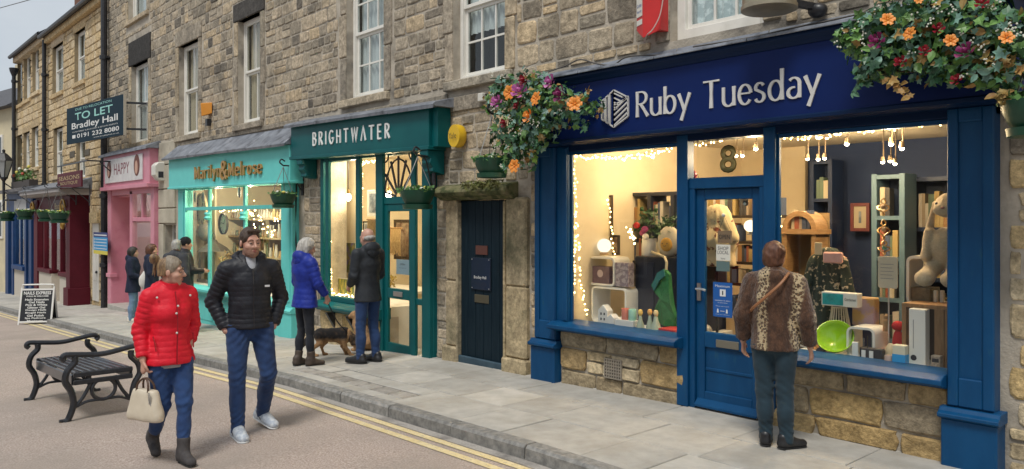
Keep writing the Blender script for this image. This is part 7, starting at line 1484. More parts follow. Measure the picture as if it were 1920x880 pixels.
def flower(t, c, r, m, kind, seed, nrm):
    r_ = random.Random(seed); c = Vector(c); M_ = Matrix.Translation(c) @ Vector(nrm).to_track_quat('Z', 'Y').to_matrix().to_4x4(); mb = MB()
    if kind == 'rose':
        for k, (n, rr, h, tl) in enumerate(((5, 1.0, .0, .55), (5, .78, .12, .35), (4, .55, .22, .18), (3, .32, .3, .05))):
            for i in range(n):
                a = 2*math.pi*(i+.5*(k%2))/n+r_.uniform(-.15,.15); w_ = 2.5/n*rr; pts = []
                for u in (-1, -.5, 0, .5, 1):
                    for v in (0, .5, 1): aa = a+u*w_*.62; R1 = rr*(.35+.65*v*(.6+tl*.7)); pts.append((R1*math.cos(aa)*r, R1*math.sin(aa)*r, (h+.75*v*(1-tl*.6)-.08*abs(u))*r))
                mb.add(pts, [(3*i2+j, 3*i2+j+3, 3*i2+j+4, 3*i2+j+1) for i2 in range(4) for j in range(2)])
        mb.sphere((0,0,.45*r), (.3*r,.3*r,.4*r), 7, 5)
    else:
        for k in range(2):
            for i in range(6):
                a = 2*math.pi*(i+.5*k)/6; pts = []
                for u in (-1, 0, 1):
                    for v in (0, .5, 1): aa = a+u*.42*(1-.35*(v==1)); R1 = (.12+.95*v)*(1-.2*k); pts.append((R1*math.cos(aa)*r, R1*math.sin(aa)*r, (.12*k+.5*math.sin(v*2.2)-.12*abs(u))*r*.8))
                mb.add(pts, [(3*i2+j, 3*i2+j+3, 3*i2+j+4, 3*i2+j+1) for i2 in range(2) for j in range(2)])
        mb.sphere((0,0,.2*r), (.18*r,.18*r,.16*r), 6, 4)
    mb.xf(M_).build('rose' if kind == 'rose' else 'lily', m, t, smooth=True, angle=60)
FM = {'orange': mat('petal_orange', (.80,.22,.02), (.70,.30,.05), scale=40, rough=.5), 'red': mat('petal_crimson', (.30,.005,.02), (.20,.004,.015), scale=30, rough=.5), 'purple': mat('petal_purple', (.16,.01,.08), (.24,.015,.11), scale=30, rough=.5), 'pink': mat('petal_pink', (.50,.14,.36), (.40,.09,.30), scale=40, rough=.5)}
def garland(label, outline, y, depth, n, flowers, seed, trails=(), gold=(), size=.075, limit=290):
    """leaves spread through the body of the swag; outline = list of (px,py,radius in px) blobs at plane y"""
    r_ = random.Random(seed); k = []
    for px, py, rp in outline: x, z = P(px, py, y); r = abs(P(px+rp, py, y)[0]-P(px-rp, py, y)[0])/2*.84; rz = abs(P(px, py-rp, y)[1]-P(px, py+rp, y)[1])/2; k.append((x, z, r, rz))
    x0, z0 = k[0][0], k[0][1]; t = thing('flower_garland', label, 'garland', (x0, y, z0)); inv = Matrix.Translation((-x0,-y,-z0)); wts = [a[2]*a[3] for a in k]; leaves = []
    for i in range(n):
        x, z, rx, rz = r_.choices(k, wts)[0]; d = Vector((r_.gauss(0,1), r_.gauss(0,1), r_.gauss(0,1))).normalized(); rr = r_.random()**.4; yb = depth*.5*min(1.0, rz/.16+.25)
        p = Vector((x+d.x*rx*rr, y+d.y*yb*rr, z+d.z*rz*rr)); out = Vector((d.x, d.y*1.0-.45, d.z*.8)).normalized()
        tip = (out*.5+Vector((r_.uniform(-1,1), r_.uniform(-1,.4), r_.uniform(-1.3,.6)))).normalized(); leaves.append((p, tip, out, r_.choices((0,1,2,3), (4,3,4,.9))[0], 0 if r_.random() < .6 else 1, size*r_.uniform(.45,1.2), rr))
    for (pa, pb, m_) in trails:
        A, B = Pz(*pa, y-depth*.25), Pz(*pb, y-depth*.3)
        for i in range(16):
            u = i/15; p = A.lerp(B, u)+Vector((r_.uniform(-.03,.03), r_.uniform(-.03,.03), .03*math.sin(u*3.1)+r_.uniform(-.02,.02))); leaves.append((p, Vector((r_.uniform(-1,1), r_.uniform(-1,.2), r_.uniform(-1.2,.2))).normalized(), Vector((r_.uniform(-.4,.4),-1,.4)), m_, r_.choice((0,1)), size*r_.uniform(.6,1.0), 1.2))
    leaves.sort(key=lambda L_: -(L_[6]+L_[5]*4-(L_[0].y-y)*2)); rest = {}
    for i, (p, tip, nr, mi, sh, sz, _) in enumerate(leaves):
        yv = tip; zv = (nr-yv*nr.dot(yv)); zv = zv.normalized() if zv.length > 1e-3 else Vector((0,0,1)); xv = yv.cross(zv); M_ = Matrix((xv, yv, zv)).transposed().to_4x4(); M_.translation = p; M_ = M_ @ Matrix.Scale(sz, 4)
        if i < limit:
            o = bpy.data.objects.new('leaf', LM[sh][mi][0]); COL.objects.link(o); o.parent = t; o.matrix_parent_inverse = inv; o.matrix_basis = M_
        else: rest.setdefault(mi, MB()).add([M_ @ Vector(v) for v in LM[sh][mi][1]], LM[sh][mi][2])
    for mi, mb in rest.items(): o = mb.build('leaves', IVY[mi], t); o['kind'] = 'stuff'
    core = MB()
    for i in range(len(k)-1): core.tube([(k[i][0],y,k[i][1]),(k[i+1][0],y,k[i+1][1])], .012, 5)
    core.build('stem', plastic('stem_brown', (.06,.04,.025), .9), t)
    for j, (px, py, c, kind, rp) in enumerate(flowers):
        yy = y-depth*(.50 if kind == 'lily' else .60); x, z = P(px, py, yy); r = abs(P(px+rp, py, yy)[0]-P(px-rp, py, yy)[0])/2; flower(t, (x, yy, z), max(r*(.78 if kind == 'lily' else 1.05),.026), FM[c], kind, seed+j, (r_.uniform(-.3,.7), -1, r_.uniform(-.1,.6)))
    for j in range(26):   # sprigs of little white blossom
        x, z, rx, rz = r_.choices(k, wts)[0]; p = (x+r_.uniform(-.8,.8)*rx, y-depth*.42, z+r_.uniform(-.8,.8)*rz); mb = MB()
        for q in range(6): mb.sphere((p[0]+r_.uniform(-.03,.03), p[1]+r_.uniform(-.02,.02), p[2]+r_.uniform(-.03,.03)), .007, 5, 3)
        mb.build('blossom_sprig', BLOSS[0], t)
    return t
garland('smaller garland of ivy and mixed flowers at the left end of the blue fascia',
  [(985,190,62),(940,185,30),(1040,200,50),(1085,205,32),(1105,195,20),(1010,160,26),(965,240,48),(955,290,30),(975,300,22),(960,160,28),(1010,235,40),(985,270,28)], -.36, .46, 1500,
  [(957,174,'orange','lily',12),(975,172,'pink','rose',11),(985,150,'red','rose',9),(1034,155,'pink','rose',10),(1053,178,'purple','rose',12),(1007,186,'orange','lily',12),(1078,196,'orange','lily',13),(933,192,'pink','rose',8),(993,219,'orange','rose',9),(948,230,'red','rose',7),(966,312,'orange','lily',11),(970,199,'red','rose',5)], 5,
  trails=[((1075,215),(1098,243),0),((1065,200),(1110,170),3),((1000,262),(1010,280),0)])
garland('big garland of ivy, orange lilies and crimson roses at the fascia right end',
  [(1700,70,60),(1650,60,48),(1610,75,36),(1760,60,66),(1820,70,66),(1870,60,60),(1905,80,55),(1660,110,42),(1720,110,42),(1790,120,38),(1850,130,38),(1890,140,42),(1625,130,22),(1760,15,50),(1850,5,50),(1690,15,45)], -.40, .50, 2500,
  [(1664,38,'orange','lily',17),(1707,64,'orange','lily',17),(1782,77,'orange','lily',17),(1887,72,'orange','lily',19),(1759,55,'red','rose',12),(1733,97,'red','rose',12),(1689,117,'red','rose',12),(1645,78,'purple','rose',16),(1812,99,'purple','rose',20),(1840,6,'red','rose',14),(1794,151,'red','rose',12),(1722,2,'orange','lily',10)], 9,
  trails=[((1650,120),(1592,175),0),((1662,145),(1704,185),3),((1610,100),(1585,70),2),((1760,130),(1755,150),0),((1850,110),(1905,130),3),((1880,170),(1890,200),3)])
# moss and trailing plant on the door hood
leafcloud('moss', (hm := thing('moss_tuft', 'ragged tuft of moss and dry grass hanging on the stone door hood', 'moss', (-6.9,-.1,2.15))), (-6.95,-.1,2.14), (.42,.12,.05), 240, 0, .05, 61, .4, m=mat('moss_leaf', (.08,.10,.025), (.16,.15,.05), scale=20, rough=.9, rnd=.4))
# ================================================================ people
SKIN = mat('skin', (.52,.30,.22), (.46,.25,.18), scale=18, rough=.5, space='obj', c3=(.50,.22,.16), s3=9, l3=(.55,.75))
LIP = mat('lips', (.36,.12,.10), rough=.45); EYEW = mat('eye_white', (.34,.30,.27), rough=.25); IRIS = mat('iris', (.03,.04,.05), rough=.15)
def hairm(n, a, b): return mat(n, a, b, scale=16, rough=.5, bump=.6, bscale=60, space='obj', stretch=(3,3,.6), lo=.4, hi=.6)
H_BROWN = hairm('hair_brown', (.035,.02,.012), (.07,.04,.025)); H_FAIR = hairm('hair_fair', (.30,.19,.095), (.13,.08,.045)); H_GREY = hairm('hair_grey', (.30,.29,.27), (.46,.45,.42)); H_AUB = hairm('hair_auburn', (.075,.028,.015), (.14,.056,.028)); H_DARK = hairm('hair_dark', (.015,.011,.010), (.03,.022,.018)); H_GFRONT = hairm('hair_grey_streak', (.20,.16,.115), (.32,.27,.21)); H_WHITE = hairm('hair_white', (.50,.48,.44), (.36,.34,.31))
def denim(n, a, b): return mat(n, a, b, scale=7, rough=.85, bump=.25, bscale=140, space='obj', lo=.3, hi=.75, sheen=.1)
JEAN = denim('denim_blue', (.008,.030,.105), (.018,.062,.19)); JEAND = denim('denim_dark', (.007,.026,.09), (.015,.05,.15)); JEANL = denim('denim_light', (.10,.17,.28), (.16,.25,.38)); JEANT = denim('denim_teal', (.006,.022,.035), (.012,.036,.055)); LEGG = denim('leggings_black', (.006,.008,.014), (.012,.016,.026))
def puffer(n, a, b, r=.42): return mat(n, a, b, scale=12, rough=r, bump=.5, bscale=26, space='obj', detail=6, spec=.35)
NYR = puffer('nylon_red', (.60,.006,.022), (.70,.012,.03), .55); NYK = puffer('nylon_black', (.009,.010,.015), (.017,.018,.024), .5); NYB = puffer('nylon_royal', (.008,.022,.22), (.014,.034,.29), .55); NYG = puffer('shell_charcoal', (.016,.020,.026), (.026,.03,.036), .6); NAVC = puffer('wool_navy', (.008,.012,.032), (.014,.02,.045), .85); GREYC = puffer('coat_slate', (.035,.038,.045), (.055,.058,.066), .8)
BOOTG = mat('boot_grey', (.04,.036,.038), (.065,.06,.06), scale=20, rough=.85, bump=.2, space='obj'); BOOTB = mat('boot_brown', (.045,.032,.024), (.07,.05,.038), scale=14, rough=.6, space='obj'); SHOEK = mat('shoe_black', (.012,.012,.014), (.022,.022,.024), scale=12, rough=.4, space='obj'); TRAIN = mat('trainer_grey', (.40,.45,.52), (.58,.62,.66), scale=22, rough=.7, bump=.5, space='obj', lo=.45, hi=.55); SOLEW = mat('sole_white', (.62,.64,.64), rough=.6); SOLED = mat('sole_dark', (.02,.02,.02), rough=.8)
def leopard():
    m = mat('fur_leopard', (.05,.021,.010), (.095,.042,.02), scale=26, rough=1.0, bump=1.6, bscale=80, space='obj', stretch=(1,1,.45), sheen=.25, lo=.4, hi=.62)
    n = m.node_tree.nodes; l = m.node_tree.links.new; b = n['Principled BSDF']; src = b.inputs['Base Color'].links[0].from_socket
    tc_ = n.new('ShaderNodeTexCoord'); sx = n.new('ShaderNodeSeparateXYZ'); l(tc_.outputs['Object'], sx.inputs[0])
    nz_ = n.new('ShaderNodeTexNoise'); nz_.inputs['Scale'].default_value = 6; l(tc_.outputs['Object'], nz_.inputs[0])
    def M(op, a, bb, c=None):
        k = n.new('ShaderNodeMath'); k.operation = op
        for i, v in enumerate((a, bb, c)):
            if v is None: continue
            if isinstance(v, (int, float)): k.inputs[i].default_value = v
            else: l(v, k.inputs[i])
        return k.outputs[0]
    wob = M('MULTIPLY', M('SUBTRACT', nz_.outputs[0], .5), .10); ax = M('ADD', sx.outputs[0], wob)
    def band(c, w_): return M('SMOOTH_MIN', 1.0, M('MAXIMUM', 0.0, M('MULTIPLY', M('SUBTRACT', w_, M('ABSOLUTE', M('SUBTRACT', ax, c), 0)), 45)), .05)
    k = M('MAXIMUM', M('MAXIMUM', band(-.055, .046), band(.175, .044)), M('MAXIMUM', band(-.315, .02), band(.325, .03)))
    k = M('MINIMUM', k, 1.0)
    vo = n.new('ShaderNodeTexVoronoi'); vo.inputs['Scale'].default_value = 52; l(tc_.outputs['Object'], vo.inputs[0])
    rg = n.new('ShaderNodeValToRGB'); e = rg.color_ramp.elements; e[0].position = .16; e[0].color = (.20,.11,.05,1); e[1].position = .62; e[1].color = (.48,.37,.22,1)
    for p_, c_ in ((.26, (.22,.12,.055,1)), (.32, (.025,.014,.01,1)), (.46, (.03,.017,.011,1)), (.54, (.46,.35,.2,1))): q_ = e.new(p_); q_.color = c_
    l(vo.outputs['Distance'], rg.inputs[0]); 
    mm = n.new('ShaderNodeMix'); mm.data_type = 'RGBA'; l(k, mm.inputs[0]); l(src, mm.inputs[6]); l(rg.outputs[0], mm.inputs[7]); l(mm.outputs[2], b.inputs['Base Color']); return m
FURL = leopard()
Jd = dict(pel=(0,0,.95), waist=(0,.01,1.09), chest=(0,0,1.29), neck=(0,-.012,1.47), head=(0,.018,1.62), shR=(.185,-.005,1.415), elR=(.24,-.03,1.13), wrR=(.25,.05,.88), hipR=(.095,0,.93), knR=(.105,.02,.50), anR=(.105,-.02,.085), shL=(-.185,-.005,1.415), elL=(-.24,-.03,1.13), wrL=(-.25,.05,.88), hipL=(-.095,0,.93), knL=(-.105,.02,.50), anL=(-.105,-.02,.085), ftR=(.12,1,0), ftL=(-.12,1,0))
def person(label, p, ang, H, J=None, yaw=0, pitch=0, hair=None, hmat=None, top=None, hem=.86, ribs=None, bulk=1.0, legm=JEAN, legr=(1,1), shoe=SHOEK, sole=None, boot=False, hands=('relax','relax'), h=.011, skirt=1.0, collar='stand', beard=False, shirt=None, fur=0.0, sleeve=1.0, group=None, heel=0.0, female=False, cuff=.07):
    t = thing('person', label, 'person', p, R_(ang-90), group); s = H/1.75
    j = {k: Vector(v)*(s if not k.startswith('ft') else 1) for k, v in {**Jd, **(J or {})}.items()}
    xs = [v.x for k, v in j.items() if not k.startswith('ft')]; ys = [v.y for k, v in j.items() if not k.startswith('ft')]
    lo = Vector((min(xs)-.2, min(ys)-.25, -.03)); hi = Vector((max(xs)+.2, max(ys)+.32, H+.08))
    Rh = Matrix.Translation(j['head']) @ Matrix.Rotation(R_(yaw), 4, 'Z') @ Matrix.Rotation(R_(pitch), 4, 'X') @ Matrix.Scale(s*1.0, 4)
    # ---- body: one continuous surface, head to toes, fingers included
    B = SDF(lo, hi, h); c = B.cone; FR = {}
    fl = ((0,1,0), .68)
    c(j['pel'], j['waist'], .125*s, .115*s, .04, fl); c(j['waist'], j['chest'], .115*s, .135*s, .04, fl); c(j['chest'], j['neck']-Vector((0,0,.06*s)), .135*s, .10*s, .04, fl); c(j['shR'], j['shL'], .055*s, .055*s, .04)
    for S_ in 'RL':
        c(j['sh'+S_], j['el'+S_], .05*s, .04*s, .02); c(j['el'+S_], j['wr'+S_], .04*s, .027*s, .015)
        c(j['hip'+S_], j['kn'+S_], .075*s, .05*s, .03); c(j['kn'+S_], j['an'+S_], .05*s, .034*s, .02); f_ = Vector(j['ft'+S_]).normalized(); xv = f_.cross(Vector((0,0,1))).normalized(); zv = xv.cross(f_); FM_ = Matrix((xv, f_, zv)).transposed().to_4x4(); FM_.translation = j['an'+S_]; FR[S_] = FM_ @ Matrix.Scale(s, 4); B.M = FR[S_]; c((0,0,-.03), (0,.15,-.05), .034*s, .026*s, .02); B.M = None
    c(j['neck']-Vector((0,0,.05*s)), Rh @ Vector((0,-.02,-.07)), .056*s*(.92 if female else 1.06), .05*s*(.92 if female else 1.08), .025)
    # head
    B.M = Rh; B.rs = s; e = B.ell; wd = .95 if female else 1.0
    e((0,-.014,.035), (.074*wd,.094,.088), .02); e((0,.022,-.03), (.062*wd,.072,.085), .02); e((0,.034,-.078), (.047*wd,.048,.036), .02); c((0,.062,-.096), (0,.066,-.098), .021, .02, .02)
    c((0,.088,.014), (0,.116,-.027), .009, .0120, .008); c((0,.088,-.03), (0,.108,-.031), .012, .0110, .008); c((-.013,.094,-.031), (.013,.094,-.031), .009, .009, .008); c((-.04,.074,.026), (.04,.074,.026), .014, .014, .014)
    for q in (-1, 1):
        e((q*.036,.055,-.03), (.028,.03,.024), .018); e((q*.031,.096,.006), (.017,.018,.011), .008, sub=True); e((q*.078*wd,-.008,-.008), (.011,.022,.031), .006, rot=Matrix.Rotation(-q*.35, 3, 'Z'))
    c((-.018,.088,-.061), (.018,.088,-.061), .0075, .0075, .008)
    B.M = None; B.rs = 1.0
    # hands
    for S_, mode in zip('RL', hands):
        W = j['wr'+S_]; d = (W-j['el'+S_]).normalized(); q = 1 if S_ == 'R' else -1
        if mode == 'grip': d = Vector((0,.12,-1)).normalized()
        if mode == 'pocket': d = Vector((-q*.85,-.1,-.6)).normalized()
        pn = Vector((-q,0,0)); pn = (pn-d*pn.dot(d)).normalized(); la = pn.cross(d)*1.0
        if la.y < 0: la = -la                                         # thumb side looks forward
        k = s*1.0; c(W, W+d*.08*k, .026*k, .038*k, .012, (pn, .5))
        cu = {'relax': (.30,.75), 'grip': (1.15,1.75), 'pocket': (.5,.9), 'point': (.1,.25)}[mode]
        for i, (of, L1, L2) in enumerate(((.028,.042,.036), (.010,.046,.042), (-.009,.043,.038), (-.027,.034,.028))):
            b0 = W+d*.088*k+la*of*k; d1 = (d*math.cos(cu[0]+.08*i)+pn*math.sin(cu[0]+.08*i)); d2 = (d*math.cos(cu[1]+.1*i)+pn*math.sin(cu[1]+.1*i)); b1 = b0+d1*L1*k; c(b0-d*.02*k, b1, .0105*k, .0098*k, .004); c(b1, b1+d2*L2*k, .0098*k, .008*k, .003)
        t0 = W+d*.028*k+la*.026*k; t1 = t0+(la*.6+d*.75+pn*.15).normalized()*.04*k; c(t0, t1, .0135*k, .0115*k, .008); c(t1, t1+(d*.8+la*.15+pn*.35).normalized()*.032*k, .0112*k, .009*k, .004)
    B.build('body', SKIN, t)
    # ---- face pieces
    def hp(v): return Rh @ Vector(v)
    if h < .012:
        for q in (-1, 1):
            MB().sphere(hp((q*.031,.0835,.004)), .0100*s, 10, 8).build('eye', EYEW, t, smooth=True, local=True); MB().sphere(hp((q*.031+.001,.0888,.004)), .0062*s, 8, 6).build('iris', IRIS, t, smooth=True, local=True)
            MB().tube([hp((q*.014,.0965,.027)), hp((q*.03,.0945,.033)), hp((q*.046,.082,.029))], [.0036*s,.0042*s,.0026*s], 6).build('eyebrow', hmat or H_BROWN, t, smooth=True, local=True)
            MB().tube([hp((q*.017,.0895,.0085)), hp((q*.031,.0945,.0120)), hp((q*.046,.0835,.0075))], .0042*s, 6).build('eyelid', SKIN, t, smooth=True, local=True)
        MB().tube([hp((-.022,.088,-.062)), hp((-.009,.0965,-.0585)), hp((0,.0975,-.0605)), hp((.009,.0965,-.0585)), hp((.022,.088,-.062))], [.002*s,.0042*s,.0042*s,.0042*s,.002*s], 6).build('lip', LIP, t, smooth=True, local=True)
        MB().tube([hp((-.017,.089,-.0665)), hp((0,.0965,-.070)), hp((.017,.089,-.0665))], [.003*s,.0052*s,.003*s], 6).build('lip', LIP, t, smooth=True, local=True)
    if beard:
        S = SDF(j['head']-Vector((.16,.16,.2)), j['head']+Vector((.16,.2,.1)), .006); S.M = Rh; S.rs = s
        S.ell((0,.024,-.058), (.064,.074,.066), .01); S.ell((0,.038,-.082), (.052,.052,.042), .015); S.cone((0,.064,-.10), (0,.066,-.10), .024, .024, .015)
        S.ell((0,.055,.03), (.09,.085,.065), .008, sub=True); S.ell((0,.105,-.064), (.021,.03,.0085), .006, sub=True); S.ell((0,-.06,-.03), (.12,.075,.12), .008, sub=True); S.M = None; S.noise(120, .0018); S.build('beard', mat('beard_hair', (.24,.125,.085), (.34,.20,.145), scale=40, rough=.8, space='obj', bump=.8, bscale=120), t)
    # ---- hair
    hb = SDF(j['head']-Vector((.3,.34,.36)), j['head']+Vector((.3,.24,.22)), min(h, .008)); hb.M = Rh; hb.rs = s
    def crown(g, front=.052, low=-.02, sides=True):
        hb.ell((0,-.018,.04), (.077*wd+g,.096+g,.088+g), .012); hb.ell((0,-.045,-.02), (.070*wd+g,.062+g,.075), .02)
        hb.ell((0,.105,-.045), (.085,.078,.112), .012, sub=True); hb.ell((0,.1,.03), (.056,.05,.05), .012, sub=True); hb.cut((0,0,-1), 0, box=None) if False else None
    if hair == 'short': crown(.005); hb.cone((-.042,.066,.104), (.042,.066,.104), .016, .016, .02); hb.ell((0,-.03,-.12), (.13,.13,.075), .012, sub=True)
    elif hair == 'bun':
        crown(.002); [hb.ell((q*.082,.008,-.03), (.035,.045,.045), .008, sub=True) for q in (-1, 1)]; hb.ell((0,-.03,-.105), (.13,.14,.075), .012, sub=True); hb.ell((0,-.135,.105), (.046,.042,.044), .004); hb.cone((.03,-.14,.12), (-.03,-.14,.09), .03, .026, .004); hb.cone((.02,-.125,.08), (.026,-.14,-.03), .014, .006, .008); hb.cone((-.02,-.13,.07), (-.028,-.135,-.05), .014, .005, .008); hb.cone((.03,-.13,.14), (.045,-.165,.12), .010, .005, .006); hb.cone((-.035,-.14,.13), (-.055,-.165,.10), .010, .005, .006)
    elif hair == 'bob':
        crown(.016); hb.cone((-.065,-.035,.02), (-.072,-.02,-.085), .038, .03, .03); hb.cone((.065,-.035,.02), (.072,-.02,-.085), .038, .03, .03); hb.cone((0,-.075,.02), (0,-.075,-.10), .066, .062, .03)
    elif hair == 'crop': crown(.018); hb.ell((0,-.03,-.150), (.14,.13,.08), .02, sub=True); hb.noise(46, .007, 4); hb.noise(95, .004, 2)
    elif hair == 'fringe': hb.ell((0,-.03,-.008), (.083,.092,.045), .01); hb.ell((0,.07,-.0), (.1,.082,.1), .01, sub=True); hb.ell((0,.0,.075), (.09,.12,.055), .01, sub=True)
    elif hair == 'beanie': hb.ell((0,-.012,.05), (.09,.108,.098), .02); hb.ell((0,.10,-.05), (.09,.07,.1), .012, sub=True); hb.ell((0,-.02,-.13), (.14,.14,.09), .012, sub=True)
    if hair:
        hb.M = None; na = .0018 if hair == 'bun' else .0045; hb.noise(75, na, 1.2); hb.noise(150, .002, 3.1); o = hb.build('hat' if hair == 'beanie' else 'hair', hmat, t)
        if hair == 'bun':
            S = SDF(j['head']-Vector((.2,.2,.2)), j['head']+Vector((.2,.22,.2)), .0065); S.M = Rh; S.rs = s; S.ell((0,-.012,.044), (.0785,.102,.0955), .01); S.ell((0,.11,-.04), (.095,.088,.118), .012, sub=True)
            for q in (-1, 1): S.ell((q*.08,.0,-.03), (.035,.04,.045), .008, sub=True); S.ell((0,-.095,.0), (.14,.075,.2), .01, sub=True); S.ell((0,0,-.12), (.15,.2,.1), .01, sub=True); S.M = None; S.noise(120, .0012); S.build('hair', H_GFRONT, t)
    # ---- trousers
    T = SDF((lo.x, lo.y, -.02), (hi.x, hi.y, j['waist'].z+.05), h); c = T.cone; r0, r1 = legr
    T.ell(j['pel']+Vector((0,-.012,-.03)), (.165*s*bulk**.6,.122*s*bulk**.6,.12*s), .04); c(j['pel'], j['waist'], .145*s*bulk**.6, .14*s*bulk**.6, .03, fl)
    for S_ in 'RL':
        c(j['hip'+S_], j['kn'+S_], .102*s*r0, .066*s*r0, .035); c(j['kn'+S_], j['an'+S_]-Vector((0,0,.02*s)), .063*s*r1*.98, .050*s*r1, .015); T.ell(j['kn'+S_]*.45+j['an'+S_]*.55+Vector((0,-.02*s,.03*s)), (.054*s*r1,.06*s*r1,.11*s), .03)
        T.fold(j['kn'+S_], (.25,.3,1), .062, .0032, .12*s); T.fold(j['an'+S_]+Vector((0,0,.06)), (.35,.1,1), .05, .0042, .10*s); T.fold(j['hip'+S_]+Vector((0,.05,-.09)), (.9 if S_ == 'R' else -.9,0,1), .075, .0038, .13*s)
    lowz = min(j['anR'].z, j['anL'].z)-.045*s
    for S_ in 'RL':
        a = j['an'+S_]; dk = -(j['kn'+S_]-a).normalized(); T.cut(tuple(dk), float(dk.dot(a))+(.045*s if not boot else -.085*s), .006, (a-Vector((.13,.13,.2)), a+Vector((.13,.13,.18))))
    T.cut((0,0,1), hem*s+.045, .006); T.noise(17, .004, 2); T.noise(38, .003, 5); T.noise(80, .0012, 3); T.build('trousers', legm, t)
    # ---- shoes
    for S_ in 'RL':
        a = j['an'+S_]; S = SDF(a-Vector((.3,.3,.26)), a+Vector((.3,.3,.24 if boot else .14)), min(h, .009)); S.M = FR[S_]; N_ = FR[S_].to_3x3() @ Vector((0,0,1)); N_.normalize()
        fk = 1.0 if female else 1.18; S.cone((0,-.04*fk,-.042), (0,.155*fk,-.050), .044*s*fk, .040*s*fk, .02, ((0,0,1), .88)); S.cone((0,-.032,.01), (0,-.024,-.04), .046*s, .046*s*fk, .02); S.cone((0,.0,.0), (0,.10*fk,-.045), .046*s, .038*s*fk, .02)
        S.M = None
        dk = (j['kn'+S_]-a).normalized()
        if boot: S.cone(a, a+dk*.12*s, .048*s, .056*s, .02); S.cut(tuple(dk), float(dk.dot(a))+.12*s, .006)
        S.fold(FR[S_] @ Vector((0,.06,-.02)), tuple(FR[S_].to_3x3() @ Vector((0,1/s,0))), .025, .003, .06)
        S.cut(tuple(-N_), float((-N_).dot(a))+.07*s, .006); S.build('boot' if boot else 'shoe', shoe, t)
        so = SDF(a-Vector((.3,.3,.28)), a+Vector((.3,.3,.1)), min(h, .008)); so.M = FR[S_]; so.cone((0,-.04*fk,-.073), (0,.155*fk,-.073), .046*s*fk, .042*s*fk, .01, ((0,0,1), .28 if sole is not None else .2))
        if heel: so.cone((0,-.035,-.07), (0,-.038,-.07-heel), .03*s, .024*s, .008)
        so.build('sole', sole or SOLED, t)
        if sole is not None and h < .012:
            for i_ in range(4): MB().tube([FR[S_] @ Vector(q_) for q_ in ((-.026,.028+.026*i_,.006-.013*i_),(0,.036+.026*i_,.016-.0135*i_),(.026,.028+.026*i_,.006-.013*i_))], .0045, 5).build('lace', GREYC, t, local=True)
            MB().tube([FR[S_] @ Vector(q_) for q_ in ((-.05,.06,-.045),(-.048,.0,-.02),(-.03,-.05,-.012),(0,-.078,-.008),(.03,-.05,-.012),(.048,0,-.02),(.05,.06,-.045))], .006, 5).build('trim', GREYC, t, local=True)
    # ---- coat
    zl = min(hem*s, j['wrR'].z, j['wrL'].z)-.12; C = SDF((lo.x, lo.y, zl), (hi.x, hi.y, H-.04), h); c = C.cone; rb = ribs; hz = hem*s; b = bulk
    def up(v, z): return Vector((v.x, v.y, z))
    fl2 = ((0,1,0), .74); R0 = rb
    c(up(j['pel'], hz-.03), up(j['waist'], j['waist'].z), max(.168*b*skirt, .205 if not female or fur else .226)*s, .168*s*b*(.92 if female and not fur else 1), .04, fl2, rib=R0); wq = .90 if female and not fur else 1.0; c(j['waist'], j['chest'], .168*s*b*wq, .182*s*b, .04, fl2, rib=R0, off=.0); c(j['chest'], j['chest']+Vector((0,-.006,.10*s)), .182*s*b, .15*s*b, .05, fl2, rib=R0)
    if female: C.ell(j['chest']+Vector((0,.075*s,-.03*s)), (.13*s,.07*s,.075*s), .05)
    c(j['shR']*.82+j['shL']*.18, j['shL']*.82+j['shR']*.18, .078*s*b**.5, .078*s*b**.5, .05); c(j['neck']-Vector((0,.0,.09*s)), j['neck']-Vector((0,0,.02)), .09*s, .062*s, .05)
    C.cut((0,0,-1), -hz, .012)
    A = SDF((lo.x, lo.y, zl), (hi.x, hi.y, H-.04), h); c = A.cone
    for S_ in 'RL':
        ex = (j['wr'+S_]-j['el'+S_]).normalized(); c(j['sh'+S_], j['el'+S_], .078*s*b**.6*sleeve, .066*s*b**.6*sleeve, .035, rib=R0); c(j['el'+S_], j['wr'+S_], .066*s*b**.6*sleeve, .05*s*b**.5*sleeve, .025, rib=R0)
        A.fold(j['el'+S_], tuple(ex), .05, .005, .09*s); w_ = j['wr'+S_]; A.cut(tuple(ex), float(ex.dot(w_-ex*cuff*.35)), .006, (w_-Vector((.1,.1,.1)), w_+Vector((.1,.1,.1))))
    kk = .03; hh_ = np.clip(.5+.5*(C.D-A.D)/kk, 0, 1); C.D = C.D*(1-hh_)+A.D*hh_-kk*hh_*(1-hh_); c = C.cone
    nk = j['neck']+Vector((0,.012*s,.018*s))
    if collar == 'stand':
        pts = [nk+Vector((.064*s*math.cos(a), .066*s*math.sin(a)-.0, .022*s-.024*s*math.sin(a))) for a in [2*math.pi*i/14 for i in range(14)]]
        for p_, q_ in zip(pts, pts[1:]+pts[:1]): c(p_, q_, .023*s, .023*s, .012)
        C.ell(nk+Vector((0,-.09*s,-.03*s)), (.12*s,.055*s,.07*s), .015)
        for q_ in (-1, 1): c(nk+Vector((q_*.075*s,-.05*s,0)), nk+Vector((q_*.05*s,.075*s,-.075*s)), .032*s, .02*s, .02)
    elif collar == 'open':
        for q_ in (-1, 1):
            c(nk+Vector((q_*.055*s,-.06*s,.03*s)), nk+Vector((q_*.07*s,.02*s,.0)), .026*s, .025*s, .008); c(nk+Vector((q_*.07*s,.02*s,0)), nk+Vector((q_*.03*s,.10*s,-.10*s)), .025*s, .018*s, .008)
        C.ell(nk+Vector((0,-.085*s,.0)), (.105*s,.05*s,.055*s), .012); C.ell(nk+Vector((0,.075*s,.0)), (.042*s,.07*s,.085*s), .012, sub=True)
    elif collar == 'hood':
        C.ell(nk+Vector((0,-.085*s,.005*s)), (.125*s,.075*s,.09*s), .03); C.ell(nk+Vector((0,-.02*s,.09*s)), (.08*s,.085*s,.09*s), .012, sub=True)
